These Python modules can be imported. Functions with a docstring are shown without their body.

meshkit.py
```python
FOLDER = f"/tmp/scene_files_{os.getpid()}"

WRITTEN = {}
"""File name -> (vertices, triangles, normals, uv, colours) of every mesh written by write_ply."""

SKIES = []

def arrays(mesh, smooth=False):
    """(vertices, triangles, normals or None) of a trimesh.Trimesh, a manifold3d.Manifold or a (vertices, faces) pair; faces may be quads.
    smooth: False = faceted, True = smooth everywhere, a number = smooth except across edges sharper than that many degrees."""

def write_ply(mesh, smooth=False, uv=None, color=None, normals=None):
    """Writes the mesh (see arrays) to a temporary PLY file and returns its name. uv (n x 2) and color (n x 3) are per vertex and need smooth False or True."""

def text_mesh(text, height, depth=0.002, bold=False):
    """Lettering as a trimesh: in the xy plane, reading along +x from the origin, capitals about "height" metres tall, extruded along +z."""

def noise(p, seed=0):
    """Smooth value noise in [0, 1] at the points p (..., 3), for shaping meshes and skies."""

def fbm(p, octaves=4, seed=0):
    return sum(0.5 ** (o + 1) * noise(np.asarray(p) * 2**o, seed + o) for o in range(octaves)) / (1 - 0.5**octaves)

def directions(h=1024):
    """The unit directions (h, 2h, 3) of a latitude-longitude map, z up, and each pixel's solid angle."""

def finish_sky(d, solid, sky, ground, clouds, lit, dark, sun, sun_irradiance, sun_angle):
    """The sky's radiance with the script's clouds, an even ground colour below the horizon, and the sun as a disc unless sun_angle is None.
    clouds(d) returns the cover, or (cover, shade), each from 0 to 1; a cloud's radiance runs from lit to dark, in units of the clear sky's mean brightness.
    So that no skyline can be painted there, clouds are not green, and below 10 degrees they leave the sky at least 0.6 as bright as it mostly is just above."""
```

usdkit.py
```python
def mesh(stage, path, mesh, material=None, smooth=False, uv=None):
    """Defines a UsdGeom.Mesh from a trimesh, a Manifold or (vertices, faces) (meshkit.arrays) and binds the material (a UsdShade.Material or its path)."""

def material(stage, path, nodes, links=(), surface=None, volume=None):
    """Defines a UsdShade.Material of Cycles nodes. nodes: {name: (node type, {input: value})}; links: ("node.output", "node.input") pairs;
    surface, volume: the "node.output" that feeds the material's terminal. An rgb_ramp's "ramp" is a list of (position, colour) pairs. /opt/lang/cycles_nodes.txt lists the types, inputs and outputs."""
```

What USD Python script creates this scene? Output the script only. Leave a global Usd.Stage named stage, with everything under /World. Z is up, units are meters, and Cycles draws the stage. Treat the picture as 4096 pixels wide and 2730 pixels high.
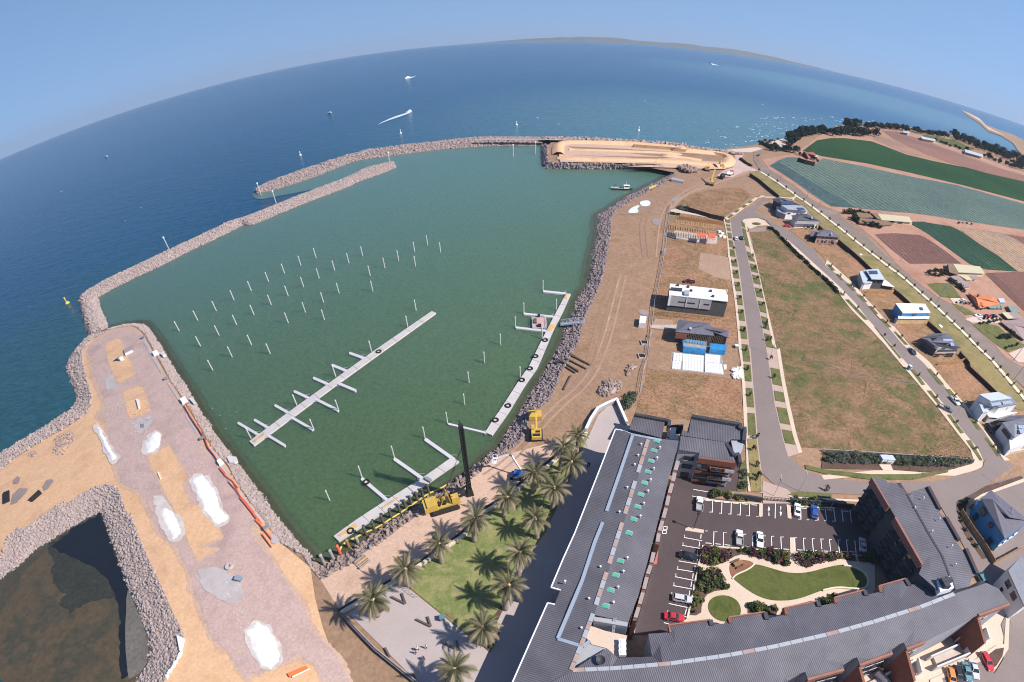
import math, re, random, numpy as np, trimesh, shapely, usdkit, meshkit
from shapely.geometry import Polygon, LineString, Point
from scipy.spatial import Delaunay
from pxr import Usd, UsdGeom, UsdLux, UsdShade, Gf, Sdf, Vt
random.seed(5); RNG=np.random.default_rng(5)
stage=Usd.Stage.CreateInMemory(); UsdGeom.SetStageUpAxis(stage,'Z'); UsdGeom.SetStageMetersPerUnit(stage,1.0)
stage.SetDefaultPrim(UsdGeom.Xform.Define(stage,'/World').GetPrim()); UsdGeom.Scope.Define(stage,'/World/Looks')
# ---------------------------------------------------------------- camera, sky, sun, exposure
H_CAM=190.0
B=np.array([[9.99236947e-01,-3.90579571e-02,0.0],[-3.10396783e-02,-7.94101783e-01,6.06991678e-01],[-2.37078549e-02,-6.06528511e-01,-7.94708187e-01]])
F_PX,CX,CY=3400.0,2048.0,1365.0
PITCH,DIP=0.91852668,0.58014974
cam=UsdGeom.Camera.Define(stage,'/World/camera')
cam.CreateHorizontalApertureAttr(36.0); cam.CreateFocalLengthAttr(36.0*F_PX/4096); cam.CreateClippingRangeAttr(Gf.Vec2f(1.0,200000.0))
m=np.eye(4); m[0,:3]=B[:,0]; m[1,:3]=-B[:,1]; m[2,:3]=-B[:,2]; m[3,:3]=(0,0,H_CAM)
UsdGeom.Xformable(cam).AddTransformOp().Set(Gf.Matrix4d(m.tolist()))
cam.CreateExposureAttr(0.38)
SUN_EL,SUN_AZ=math.radians(50.5),math.radians(101)
SUN=np.array([math.cos(SUN_EL)*math.sin(SUN_AZ),math.cos(SUN_EL)*math.cos(SUN_AZ),math.sin(SUN_EL)])
sun=UsdLux.DistantLight.Define(stage,'/World/sun'); sun.CreateIntensityAttr(1.2); sun.CreateAngleAttr(0.53); sun.CreateNormalizeAttr(True) if hasattr(sun,'CreateNormalizeAttr') else None
sun.CreateColorAttr(Gf.Vec3f(1.0,0.94,0.87))
zx=np.cross([0,0,1.0],SUN); zx/=np.linalg.norm(zx); zy=np.cross(SUN,zx); m=np.eye(4); m[0,:3]=zx; m[1,:3]=zy; m[2,:3]=SUN
UsdGeom.Xformable(sun).AddTransformOp().Set(Gf.Matrix4d(m.tolist()))
# the sea's rim lies well below the level of the eye here, so the sky reaches down to it
SKY_DROP=0.71; HAZE=6e-5
usdkit.material(stage,'/World/Looks/sky',{
 'tc':('geometry',{}),'up':('vector_math',{'math_type':'add','vector2':(0,0,SKY_DROP)}),'nn':('vector_math',{'math_type':'normalize'}),
 'sky':('sky_texture',{'sky_type':'single_scattering','sun_disc':False,'sun_elevation':SUN_EL,'sun_rotation':SUN_AZ,'altitude':100.0,'air_density':1.0,'aerosol_density':0.4,'ozone_density':5.0}),
 'bg':('background_shader',{'strength':0.115})},
 [('tc.position','up.vector1'),('up.vector','nn.vector1'),('nn.vector','sky.vector'),('sky.color','bg.color')],surface='bg.background')
dome=UsdLux.DomeLight.Define(stage,'/World/sky'); UsdShade.MaterialBindingAPI.Apply(dome.GetPrim()).Bind(UsdShade.Material.Get(stage,'/World/Looks/sky'))
dome.GetPrim().SetCustomDataByKey('kind','structure')
# ---------------------------------------------------------------- lie of the land: level below the camera, falling away ever more steeply
_s=np.linspace(-1365,1365,4001); _b=PITCH+np.arctan(_s/F_PX); _a=math.radians(33.42187)+_s/2051.0; _i=_b>DIP
_bt=np.r_[_b[_i],np.linspace(_b[-1],math.pi/2,400)[1:]]; _al=np.r_[_a[_i],np.linspace(_a[-1],math.pi/2,400)[1:]]
_m=np.maximum((_al[:-1]+_al[1:])/2,1e-4); _l=np.r_[np.cumsum((np.diff(_bt)/np.tan(_m))[::-1])[::-1],0]
RHO=np.exp(_l)*H_CAM; _r=(RHO*np.cos(_bt))[::-1]; _z=(H_CAM-RHO*np.sin(_bt))[::-1]; _t=np.gradient(_z,_r)
def ground_z(r): return np.interp(r,_r,_z)
def normal(p):
    p=np.atleast_2d(p); r=np.hypot(p[:,0],p[:,1]); t=np.interp(r,_r,_t)
    n=np.c_[-t*p[:,0]/np.maximum(r,1e-9),-t*p[:,1]/np.maximum(r,1e-9),np.ones(len(p))]
    return n/np.linalg.norm(n,axis=1)[:,None]
def at(P,h=0.0):
    """points of the photograph (4096 wide) -> points in the place, h metres above sea level"""
    P=np.atleast_2d(np.asarray(P,float)); v=np.c_[P-[CX,CY],np.full(len(P),F_PX)]
    v=(v/np.linalg.norm(v,axis=1)[:,None])@B.T
    b=np.arcsin(-v[:,2]); rho=np.interp(b,_bt,RHO); h=np.broadcast_to(h,rho.shape)
    if np.any(h!=0):
        for _ in range(14):
            q=v*rho[:,None]; q[:,2]+=H_CAM; r=np.hypot(q[:,0],q[:,1]); t=np.interp(r,_r,_t)
            hh=(q[:,2]-ground_z(r))/np.sqrt(1+t*t)
            rho=rho+np.clip((hh-h)/np.maximum(-(v*normal(q)).sum(1),0.05),-30,30)
    q=v*rho[:,None]; q[:,2]+=H_CAM
    return q
def lift(p,h): return p+normal(p)*np.broadcast_to(np.reshape(h,(-1,1)),(len(np.atleast_2d(p)),1))
def pix(p):
    v=(np.atleast_2d(p)-[0,0,H_CAM])@B
    return v[:,:2]/v[:,2:]*F_PX+[CX,CY]
FR={'S':(0,0,1),'G':(0,0,1.7407),'T1':(0,0,.595),'T2':(1348,0,.595),'T3':(2696,0,.595),'N1':(2500,500,.34),'N2':(3000,600,.2551),'N3':(3496,700,.2551),'N4':(3496,1050,.2551),
 'N5':(3300,900,.2551),'N6':(2500,1000,.2551),'N7':(2500,1300,.2551),'L1':(0,900,.4274),'L2':(0,1500,.3891),'L3':(0,2000,.4675),'L4':(300,1250,.2998),'L5':(500,1650,.3444),
 'L6':(900,1200,.3827),'L7':(1700,1100,.3444),'L8':(1200,1650,.3444),'B1':(1200,2130,.3827),'B2':(1700,1600,.3444),'B3':(2300,1600,.3444),'B4':(2000,2130,.3827),
 'B5':(2600,1900,.3827),'B6':(2900,2130,.3826),'B7':(3496,1450,.5021),'B8':(3396,1850,.9818)}
def P(*a):
    """P('G',x,y,x,y,...,'T1',x,y,...) -> pixels of the 4096-wide photograph"""
    out=[];f=(0,0,1);buf=[]
    for q in a:
        if isinstance(q,str): f=FR[q]
        else:
            buf.append(q)
            if len(buf)==2: out.append((f[0]+buf[0]*f[2],f[1]+buf[1]*f[2])); buf=[]
    return np.array(out)
# ---------------------------------------------------------------- scene helpers
_names={}
def numbered(path):
    n=_names[path]=_names.get(path,-1)+1
    return path if n==0 else f'{path}_{n:03d}'
def tag(prim,label=None,category=None,group=None,kind=None):
    prim=prim if isinstance(prim,Usd.Prim) else prim.GetPrim()
    for k,v in (('label',label),('category',category),('group',group),('kind',kind)):
        if v: prim.SetCustomDataByKey(k,v)
    return prim
def obj(name,mesh,m,parent=None,smooth=False,**tags):
    base=(str(parent.GetPath()) if parent else '/World')+'/'+name
    p=usdkit.mesh(stage,numbered(base),mesh,MAT(m),smooth).GetPrim()
    if tags: tag(p,**tags)
    return p
def MAT(m): return m if m is None or isinstance(m,UsdShade.Material) else UsdShade.Material.Get(stage,'/World/Looks/'+m)
def thing(name,label,cat,M4=None,group=None,kind=None):
    x=UsdGeom.Xform.Define(stage,numbered('/World/'+name))
    if M4 is not None: x.AddTransformOp().Set(Gf.Matrix4d(np.asarray(M4).T.tolist()))
    return tag(x.GetPrim(),label,cat,group,kind)
def copy_of(root,M4,label=None,group=None):
    was=root.GetCustomData()
    r=thing(re.sub(r'_\d{3}$','',root.GetName()),label or was.get('label'),was.get('category'),M4,group or was.get('group'))
    r.GetReferences().AddInternalReference(root.GetPath()); r.SetInstanceable(True)
    return r
def place(p,toward,scale=1.0):
    """4x4 matrix: origin p, z along the terrain's normal, x towards the point toward"""
    p=np.asarray(p,float).reshape(3); z=normal(p)[0]; x=np.asarray(toward,float).reshape(3)-p; x-=z*(x@z); x/=np.linalg.norm(x); y=np.cross(z,x)
    m=np.eye(4); m[:3,0]=x*scale; m[:3,1]=y*scale; m[:3,2]=z*scale; m[:3,3]=p
    return m
def spot(px,toward_px,h=2.5,scale=1.0): return place(at([px],h)[0],at([toward_px],h)[0],scale)
def to_local(M4,p): return (np.atleast_2d(p)-M4[:3,3])@np.linalg.inv(M4[:3,:3]).T
def cat(*ms):
    ms=[m for m in ms if m is not None]
    return trimesh.util.concatenate(ms)
def box(x0,x1,y0,y1,z0,z1):
    b=trimesh.creation.box((abs(x1-x0),abs(y1-y0),abs(z1-z0))); b.apply_translation(((x0+x1)/2,(y0+y1)/2,(z0+z1)/2)); return b
def cyl(p0,p1,r,r1=None,n=8):
    p0,p1=np.asarray(p0,float),np.asarray(p1,float); d=p1-p0; L=np.linalg.norm(d); d/=L
    a=np.cross(d,[0,0,1.0] if abs(d[2])<.9 else [1.0,0,0]); a/=np.linalg.norm(a); b=np.cross(d,a); t=np.arange(n)*2*math.pi/n
    c=np.cos(t)[:,None]*a+np.sin(t)[:,None]*b; r1=r if r1 is None else r1
    v=np.vstack([p0+c*r,p1+c*r1,[p0],[p1]]); i=np.arange(n); j=(i+1)%n
    f=np.vstack([np.c_[i,j,i+n],np.c_[j,j+n,i+n],np.c_[j,i,np.full(n,2*n)],np.c_[i+n,j+n,np.full(n,2*n+1)]])
    return trimesh.Trimesh(v,f,process=False)
def bar(p0,p1,w,h):
    """a beam of rectangular section between two points"""
    p0,p1=np.asarray(p0,float),np.asarray(p1,float); d=p1-p0; L=np.linalg.norm(d); x=d/L
    y=np.cross([0,0,1.0],x) if abs(x[2])<.95 else np.cross([1.0,0,0],x); y/=np.linalg.norm(y); z=np.cross(x,y)
    b=trimesh.creation.box((L,w,h)); T=np.eye(4); T[:3,0]=x; T[:3,1]=y; T[:3,2]=z; T[:3,3]=(p0+p1)/2; b.apply_transform(T); return b
def prism(pts,z0,z1):
    """polygon in the xy plane extruded from z0 to z1 (z may be per-vertex sequences for the top)"""
    pts=np.asarray(pts,float); g=Polygon(pts); g=g if g.is_valid else g.buffer(0)
    m=trimesh.creation.extrude_polygon(g,1.0,engine='earcut'); v=m.vertices.copy(); v[:,2]=np.where(v[:,2]>.5,z1,z0); return trimesh.Trimesh(v,m.faces,process=False)
def poly_of(px): g=Polygon(px); return g if g.is_valid else g.buffer(0)
def dens(line,step,closed=False):
    line=np.asarray(line,float)
    if closed: line=np.vstack([line,line[:1]])
    d=np.r_[0,np.cumsum(np.linalg.norm(np.diff(line,axis=0),axis=1))]; n=max(2,int(math.ceil(d[-1]/step))+1)
    s=np.unique(np.r_[d,np.linspace(0,d[-1],n)]); out=np.c_[np.interp(s,d,line[:,0]),np.interp(s,d,line[:,1])]
    return out[:-1] if closed else out
def resample(line,n):
    line=np.asarray(line,float); d=np.r_[0,np.cumsum(np.linalg.norm(np.diff(line,axis=0),axis=1))]; s=np.linspace(0,d[-1],n)
    return np.stack([np.interp(s,d,line[:,k]) for k in range(line.shape[1])],1)
def smooth_line(line,n=None,closed=False,it=2):
    """corner-cutting (Chaikin)"""
    l=np.asarray(line,float)
    for _ in range(it):
        a=np.vstack([l,l[:1]]) if closed else l
        q=.75*a[:-1]+.25*a[1:]; r=.25*a[:-1]+.75*a[1:]; o=np.empty((2*len(q),2)); o[0::2]=q; o[1::2]=r
        l=o if closed else np.vstack([l[:1],o,l[-1:]])
    return l
def flat(g,step=26.0):
    """(pixel points, triangles) of a polygon of the photograph, on one lattice for all layers"""
    pts=[];
    for gg in getattr(g,'geoms',[g]):
        if gg.area<1: continue
        for ring in [gg.exterior,*gg.interiors]: pts.append(dens(np.array(ring.coords)[:-1],step*.7,True))
    x0,y0,x1,y1=g.bounds; X,Y=np.meshgrid(np.arange(math.floor(x0/step),math.ceil(x1/step)+1)*step,np.arange(math.floor(y0/step),math.ceil(y1/step)+1)*step)
    q=np.c_[X.ravel(),Y.ravel()]; inner=g.buffer(-step*.3); q=q[shapely.contains_xy(inner,q[:,0],q[:,1])] if not inner.is_empty else q[:0]
    p=np.unique(np.round(np.vstack(pts+[q]),2),axis=0); t=Delaunay(p).simplices; c=p[t].mean(1); t=t[shapely.contains_xy(g.buffer(.05),c[:,0],c[:,1])]
    a=p[t]; area=np.cross(a[:,1]-a[:,0],a[:,2]-a[:,0]); t=t[abs(area)>1e-3]; area=area[abs(area)>1e-3]; t[area>0]=t[area>0][:,::-1]
    return p,t
def sheet(name,px,m,h,step=26.0,parent=None,holes=(),hf=None,smooth=True,**tags):
    g=px if hasattr(px,'geom_type') else poly_of(px)
    for q in holes: g=g.difference(q if hasattr(q,'geom_type') else poly_of(q))
    p,t=flat(g,step); hh=h if hf is None else h+hf(p,g)
    v=at(p,hh)
    if not tags: tags={'kind':'structure'}
    return obj(name,(v,t),m,parent,smooth,**tags)
def rough(px,amp,seed=0,sc=22.0):
    """a polygon with a ragged outline"""
    q=dens(np.array(px),7.0,True); n=np.stack([meshkit.fbm(np.c_[q/sc,np.full(len(q),seed+k*9.5)],4)-.5 for k in (0,1)],1); return poly_of(q+n*2.6*amp)
def ribbon(line_px,w,m0=None):
    """pixel outline of a strip w metres wide along a pixel line (returned as a polygon of pixels)"""
    c=at(line_px,2.5); d=np.gradient(c,axis=0); n=normal(c); s=np.cross(n,d); s/=np.linalg.norm(s,axis=1)[:,None]
    return np.vstack([pix(c+s*w/2),pix(c-s*w/2)[::-1]])
# ---------------------------------------------------------------- materials
def soil(name,cols,big,small,rough=.95,bump=.25,contrast=.35,mid=None,spec=.2,stretch=None,bdist=.1):
    """ground-like material: two sizes of noise in world space; cols = colours of the large patches"""
    n=len(cols); lo,hi=.32,.68; ramp=[(lo+(hi-lo)*k/max(n-1,1),c) for k,c in enumerate(cols)]
    nodes={'g':('geometry',{}),'n1':('noise_texture',{'scale':1/big,'detail':7.0,'roughness':.62,'distortion':.4}),'r1':('rgb_ramp',{'ramp':ramp}),
     'n2':('noise_texture',{'scale':1/small,'detail':4.0,'roughness':.7}),'r2':('rgb_ramp',{'ramp':[(.25,(1-contrast,)*3),(.75,(1+contrast,)*3)]}),
     'mx':('mix',{'mix_type':'multiply','fac':1.0}),'b':('bump',{'strength':bump,'distance':bdist}),'p':('principled_bsdf',{'roughness':rough,'specular_ior_level':spec})}
    links=[('n1.fac','r1.fac'),('n2.fac','r2.fac'),('r1.color','mx.color1'),('r2.color','mx.color2'),('mx.color','p.base_color'),('n2.fac','b.height'),('b.normal','p.normal')]
    if stretch:
        nodes['mp']=('mapping',{'rotation':stretch[0],'scale':stretch[1]}); links+=[('g.position','mp.vector'),('mp.vector','n1.vector'),('mp.vector','n2.vector')]
    else: links+=[('g.position','n1.vector'),('g.position','n2.vector')]
    if bump<=0: links.remove(('b.normal','p.normal'))
    return usdkit.material(stage,'/World/Looks/'+name,nodes,links,surface='p.BSDF')
def plain(name,c,rough=.6,metal=0.0,var=.12,size=1.5,spec=.4,coat=0.0):
    nodes={'g':('geometry',{}),'n':('noise_texture',{'scale':1/size,'detail':5.0,'roughness':.65}),'r':('rgb_ramp',{'ramp':[(.3,tuple(x*(1-var) for x in c)),(.7,tuple(min(1,x*(1+var)) for x in c))]}),
      'p':('principled_bsdf',{'roughness':rough,'metallic':metal,'specular_ior_level':spec,'coat_weight':coat})}
    return usdkit.material(stage,'/World/Looks/'+name,nodes,[('g.position','n.vector'),('n.fac','r.fac'),('r.color','p.base_color')],surface='p.BSDF')

def slab(name,px,m,h0,h1,parent=None,step=26.0,holes=(),smooth=False,**tags):
    """solid of a polygon of the photograph (traced at height h1), from h1 down to h0"""
    g=px if hasattr(px,'geom_type') else poly_of(px)
    for q in holes: g=g.difference(q if hasattr(q,'geom_type') else poly_of(q))
    return obj(name,slab_mesh(g,h0,h1,step),m,parent,smooth,**tags)
def slab_mesh(g,h0,h1,step=26.0):
    g=g if hasattr(g,'geom_type') else poly_of(g)
    p,t=flat(g,step); v=at(p,h1); vs=[v]; fs=[t]; n=len(v)
    for gg in getattr(g,'geoms',[g]):
        for ring in [gg.exterior,*gg.interiors]:
            r=dens(np.array(ring.coords)[:-1],step*.7,True)
            if not ring.is_ccw: r=r[::-1]
            top=at(r,h1); k=len(r); a=np.arange(k); b=(a+1)%k
            vs+=[top,lift(top,h0-h1)]; fs+=[np.c_[b+n,a+n,a+n+k],np.c_[b+n,a+n+k,b+n+k]]; n+=2*k
    return trimesh.Trimesh(np.vstack(vs),np.vstack(fs)[:,::-1] if False else np.vstack(fs),process=False)
def panels(name,a,b,n,m,h0,h1,parent,gap=.012,smooth=False):
    """a strip between two pixel lines as n separate pieces with joints between them"""
    a=resample(a,n*2+1); b=resample(b,n*2+1)
    for k in range(n):
        A=a[2*k:2*k+3].copy(); Bq=b[2*k:2*k+3].copy()
        A[0]+=(A[1]-A[0])*gap; Bq[0]+=(Bq[1]-Bq[0])*gap
        slab(name,np.vstack([A,Bq[::-1]]),m[k%len(m)] if isinstance(m,(list,tuple)) else m,h0,h1,parent,step=60)
# ================================================================ SETTING
def water(name,cols,big,rough,wave,strength,shallow_or_sheen=None,stretch=(1,1,1),rot=0.0,dist=.6,amp=.28,sss=0.0):
    nodes={'g':('geometry',{}),'mp':('mapping',{'rotation':(0,0,rot),'scale':stretch}),'n1':('noise_texture',{'scale':1/big,'detail':5.0,'roughness':.55}),
      'r1':('rgb_ramp',{'ramp':[(.35+.3*k/max(len(cols)-1,1),c) for k,c in enumerate(cols)]}),
      'n2':('noise_texture',{'scale':1/wave,'detail':3.0,'roughness':.6,'distortion':.3}),'n3':('noise_texture',{'scale':1/(wave*5),'detail':2.0}),'ad':('math',{'math_type':'multiply_add','value2':1.5}),
      'b':('bump',{'strength':strength,'distance':dist}),'p':('principled_bsdf',{'roughness':rough,'ior':1.33,'specular_ior_level':.42,'subsurface_weight':sss,'subsurface_radius':(1.2,1.6,1.2),'subsurface_scale':1.0})}
    links=[('g.position','n1.vector'),('n1.fac','r1.fac'),('g.position','mp.vector'),('mp.vector','n2.vector'),('mp.vector','n3.vector'),('n3.fac','ad.value1'),('n2.fac','ad.value3'),('ad.value','b.height'),('b.normal','p.normal')]
    src='r1.color'
    for k,(pt,r0,r1,c) in enumerate(shallow_or_sheen or []):
        nodes[f'd{k}']=('vector_math',{'math_type':'distance','vector2':tuple(pt)}); nodes[f'w{k}']=('map_range',{'range_type':'smoothstep','from_min':r0,'from_max':r1,'to_min':1.0,'to_max':0.0,'clamp':True}); nodes[f'm{k}']=('mix',{'color2':c})
        links+=[('g.position',f'd{k}.vector1'),(f'd{k}.value',f'w{k}.value'),(f'w{k}.result',f'm{k}.fac'),(src,f'm{k}.color1')]; src=f'm{k}.color'
    # ripples: brighter crests are painted into the water colour, as if catching more light
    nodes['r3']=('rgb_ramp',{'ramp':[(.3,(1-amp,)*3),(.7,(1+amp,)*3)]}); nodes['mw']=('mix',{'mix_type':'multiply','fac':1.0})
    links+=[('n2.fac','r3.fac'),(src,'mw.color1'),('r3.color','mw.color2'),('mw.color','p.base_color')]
    return usdkit.material(stage,'/World/Looks/'+name,nodes,links,surface='p.BSDF')
coast=at(P('T3',600,960),0)[0]; coast2=at(P('T3',1500,700),0)[0]
water('sea_water',[(.003,.060,.128),(.006,.072,.145)],160,.16,3.2,.55,shallow_or_sheen=[(tuple(coast),60,330,(.070,.165,.195)),(tuple(coast2),150,480,(.060,.150,.190)),(tuple(at(P('S',150,1700),0)[0]),40,190,(.020,.085,.105))],stretch=(1,2.6,1),rot=.35,dist=1.0)
m0=at(P('S',1300,1000),0)[0]; m1=at(P('S',1700,1900),0)[0]
water('harbour_water',[(.066,.110,.044),(.074,.121,.052)],90,.25,1.0,.06,shallow_or_sheen=[(tuple(at(P('S',1200,620),0)[0]),60,420,(.090,.180,.155))],dist=.25,amp=.17,sss=.7)  # teal towards the mouth is painted in, partly for the sky's reflection
soil('pond_bed',[(.070,.058,.034),(.105,.076,.044),(.062,.058,.038),(.115,.082,.048)],12,1.2,rough=.35,bump=.05,contrast=.25,spec=.3)
soil('pond_shelf',[(.13,.12,.105),(.17,.15,.13)],8,.8,rough=.5,bump=.1)
plain('pond_deep',(.012,.014,.018),rough=.1,size=5,spec=.5)  # near-black colour holds the rock wall's shadow as well as deep water
soil('sand',[(0.598,0.362,0.205),(0.676,0.425,0.254),(0.546,0.33,0.198)],14,.8,contrast=.16)
soil('gravel',[(0.445,0.315,0.28),(0.509,0.365,0.325),(0.403,0.285,0.255)],12,.6,contrast=.2)
soil('site_soil',[(0.244,0.141,0.084),(0.311,0.196,0.126),(0.274,0.17,0.108),(0.326,0.215,0.147)],16,1.1,contrast=.25)
soil('red_soil',[(0.306,0.157,0.106),(0.391,0.23,0.166),(0.34,0.187,0.132)],22,1.0,contrast=.2)
soil('lot_grass',[(0.266,0.142,0.0806),(0.311,0.175,0.105),(0.215,0.135,0.0682),(0.333,0.191,0.121)],12,.9,contrast=.45)
usdkit.material(stage,'/World/Looks/dry_grass',{'g':('geometry',{}),'n1':('noise_texture',{'scale':1/38,'detail':3.0,'roughness':.55}),'n2':('noise_texture',{'scale':1/6,'detail':6.0,'roughness':.7}),'ad':('math',{'math_type':'multiply_add','value2':.75}),'r':('rgb_ramp',{'ramp':[(.70,(.26,.16,.10)),(.80,(.225,.14,.085)),(.88,(.185,.13,.07)),(.97,(.13,.115,.05)),(1.0,(.105,.11,.045))]}),
 'n3':('noise_texture',{'scale':1.1,'detail':5.0,'roughness':.75}),'r3':('rgb_ramp',{'ramp':[(.28,(.48,)*3),(.72,(1.52,1.5,1.45))]}),'mx':('mix',{'mix_type':'multiply','fac':1.0}),'b':('bump',{'strength':.4,'distance':.2}),'p':('principled_bsdf',{'roughness':.95,'specular_ior_level':.1})},
 [('g.position','n1.vector'),('g.position','n2.vector'),('g.position','n3.vector'),('n1.fac','ad.value1'),('n2.fac','ad.value3'),('ad.value','r.fac'),('r.color','mx.color1'),('n3.fac','r3.fac'),('r3.color','mx.color2'),('mx.color','p.base_color'),('n3.fac','b.height'),('b.normal','p.normal')],surface='p.BSDF')
soil('lawn',[(.17,.20,.065),(.26,.245,.105),(.145,.18,.055),(.31,.27,.13)],9,.6,contrast=.25)
soil('green_lawn',[(0.0703,0.09,0.0209),(0.0999,0.108,0.0303),(0.0577,0.0778,0.0176)],5,.5,contrast=.22)
soil('verge_grass',[(0.0675,0.099,0.027),(0.144,0.135,0.054),(0.054,0.0855,0.0252)],4,.5,contrast=.35)
soil('strip_grass',[(0.187,0.164,0.0638),(0.255,0.197,0.09),(0.145,0.139,0.0525)],10,.7,contrast=.25)
soil('asphalt',[(0.205,0.164,0.155),(0.227,0.184,0.173)],12,.4,contrast=.1,bump=.1)
soil('old_road',[(0.24,0.188,0.172),(0.2,0.16,0.132),(0.264,0.208,0.192)],10,.5,contrast=.16,bump=.1)
soil('carpark_asphalt',[(0.0775,0.0575,0.0587),(0.09,0.0676,0.0681)],8,.3,contrast=.16,bump=.15)
soil('concrete',[(0.54,0.423,0.333),(0.594,0.473,0.378)],6,.5,contrast=.07,bump=.05)
soil('paving',[(0.394,0.332,0.316),(0.426,0.361,0.344)],7,.4,contrast=.06,bump=.05)
soil('drive_paving',[(0.399,0.293,0.246),(0.442,0.327,0.281)],6,.4,contrast=.07,bump=.05)
soil('mulch',[(0.085,0.0527,0.0425),(0.128,0.0765,0.0595)],3,.3,contrast=.35)
def fieldmat(name,c,a,b,pitch,depth,patch,noise=.4):
    d=at([b],2.5)[0]-at([a],2.5)[0]; ang=math.atan2(d[1],d[0])+math.pi/2
    nodes={'g':('geometry',{}),'mp':('mapping',{'rotation':(0,0,-ang)}),'w':('wave_texture',{'scale':.314/pitch,'distortion':1.2,'detail':2.0,'detail_scale':.6,'bands_direction':'x'}),'r':('rgb_ramp',{'ramp':[(.1,tuple(x*(1-depth) for x in c)),(.6,c),(.9,tuple(x*(1+depth*.5) for x in c))]}),
     'n1':('noise_texture',{'scale':1/patch,'detail':6.0,'roughness':.6}),'r1':('rgb_ramp',{'ramp':[(.3,(.78,.80,.84)),(.5,(1,1,1)),(.7,(1.28,1.16,1.0))]}),'n2':('noise_texture',{'scale':.55,'detail':5.0,'roughness':.75}),'r2':('rgb_ramp',{'ramp':[(.28,(1-noise,)*3),(.72,(1+noise,)*3)]}),'m1':('mix',{'mix_type':'multiply','fac':1.0}),'m2':('mix',{'mix_type':'multiply','fac':1.0}),'b':('bump',{'strength':.4,'distance':.3}),'p':('principled_bsdf',{'roughness':.95,'specular_ior_level':.1})}
    return usdkit.material(stage,'/World/Looks/'+name,nodes,[('g.position','mp.vector'),('mp.vector','w.vector'),('w.fac','r.fac'),('g.position','n1.vector'),('n1.fac','r1.fac'),('g.position','n2.vector'),('n2.fac','r2.fac'),('r.color','m1.color1'),('r1.color','m1.color2'),('m1.color','m2.color1'),('r2.color','m2.color2'),('m2.color','p.base_color'),('n2.fac','b.height'),('b.normal','p.normal')],surface='p.BSDF')
fieldmat('field_teal',(.105,.150,.130),P('T3',655,1118)[0],P('T3',1065,1388)[0],3.4,.30,70,.45)
fieldmat('field_green',(0.0272,0.0669,0.0276),P('T3',900,1000)[0],P('T3',2000,1250)[0],4.0,.22,90,.35)
fieldmat('field_green2',(0.034,0.0736,0.0434),P('N3',720,850)[0],P('N3',1500,1400)[0],3.0,.35,40,.45)
fieldmat('field_brown',(0.174,0.0935,0.0765),P('N4',1745,180)[0],P('N4',2340,760)[0],2.2,.16,35,.3)
fieldmat('field_mauve',(0.23,0.132,0.106),P('T3',1500,890)[0],P('T3',2300,1180)[0],4.0,.15,70,.3)
fieldmat('field_pink',(0.306,0.191,0.14),P('T3',1500,890)[0],P('T3',2300,1180)[0],4.0,.12,60,.3)
fieldmat('field_mixed',(.30,.215,.155),P('N3',1230,800)[0],P('N3',2270,1515)[0],2.6,.22,30,.45)
soil('beach',[(.50,.40,.34),(.56,.45,.38)],12,.8,contrast=.12)
soil('limestone',[(.80,.75,.69),(.90,.87,.84),(.72,.66,.61)],2.2,.35,contrast=.14,bump=.5)
soil('limestone_thin',[(.50,.42,.385),(.66,.59,.555)],3,.4,contrast=.15)
soil('ash_patch',[(.42,.37,.36),(.50,.45,.44)],4,.4,contrast=.08)
soil('dark_patch',[(.27,.21,.20),(.31,.25,.24)],4,.4,contrast=.1)
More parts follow.
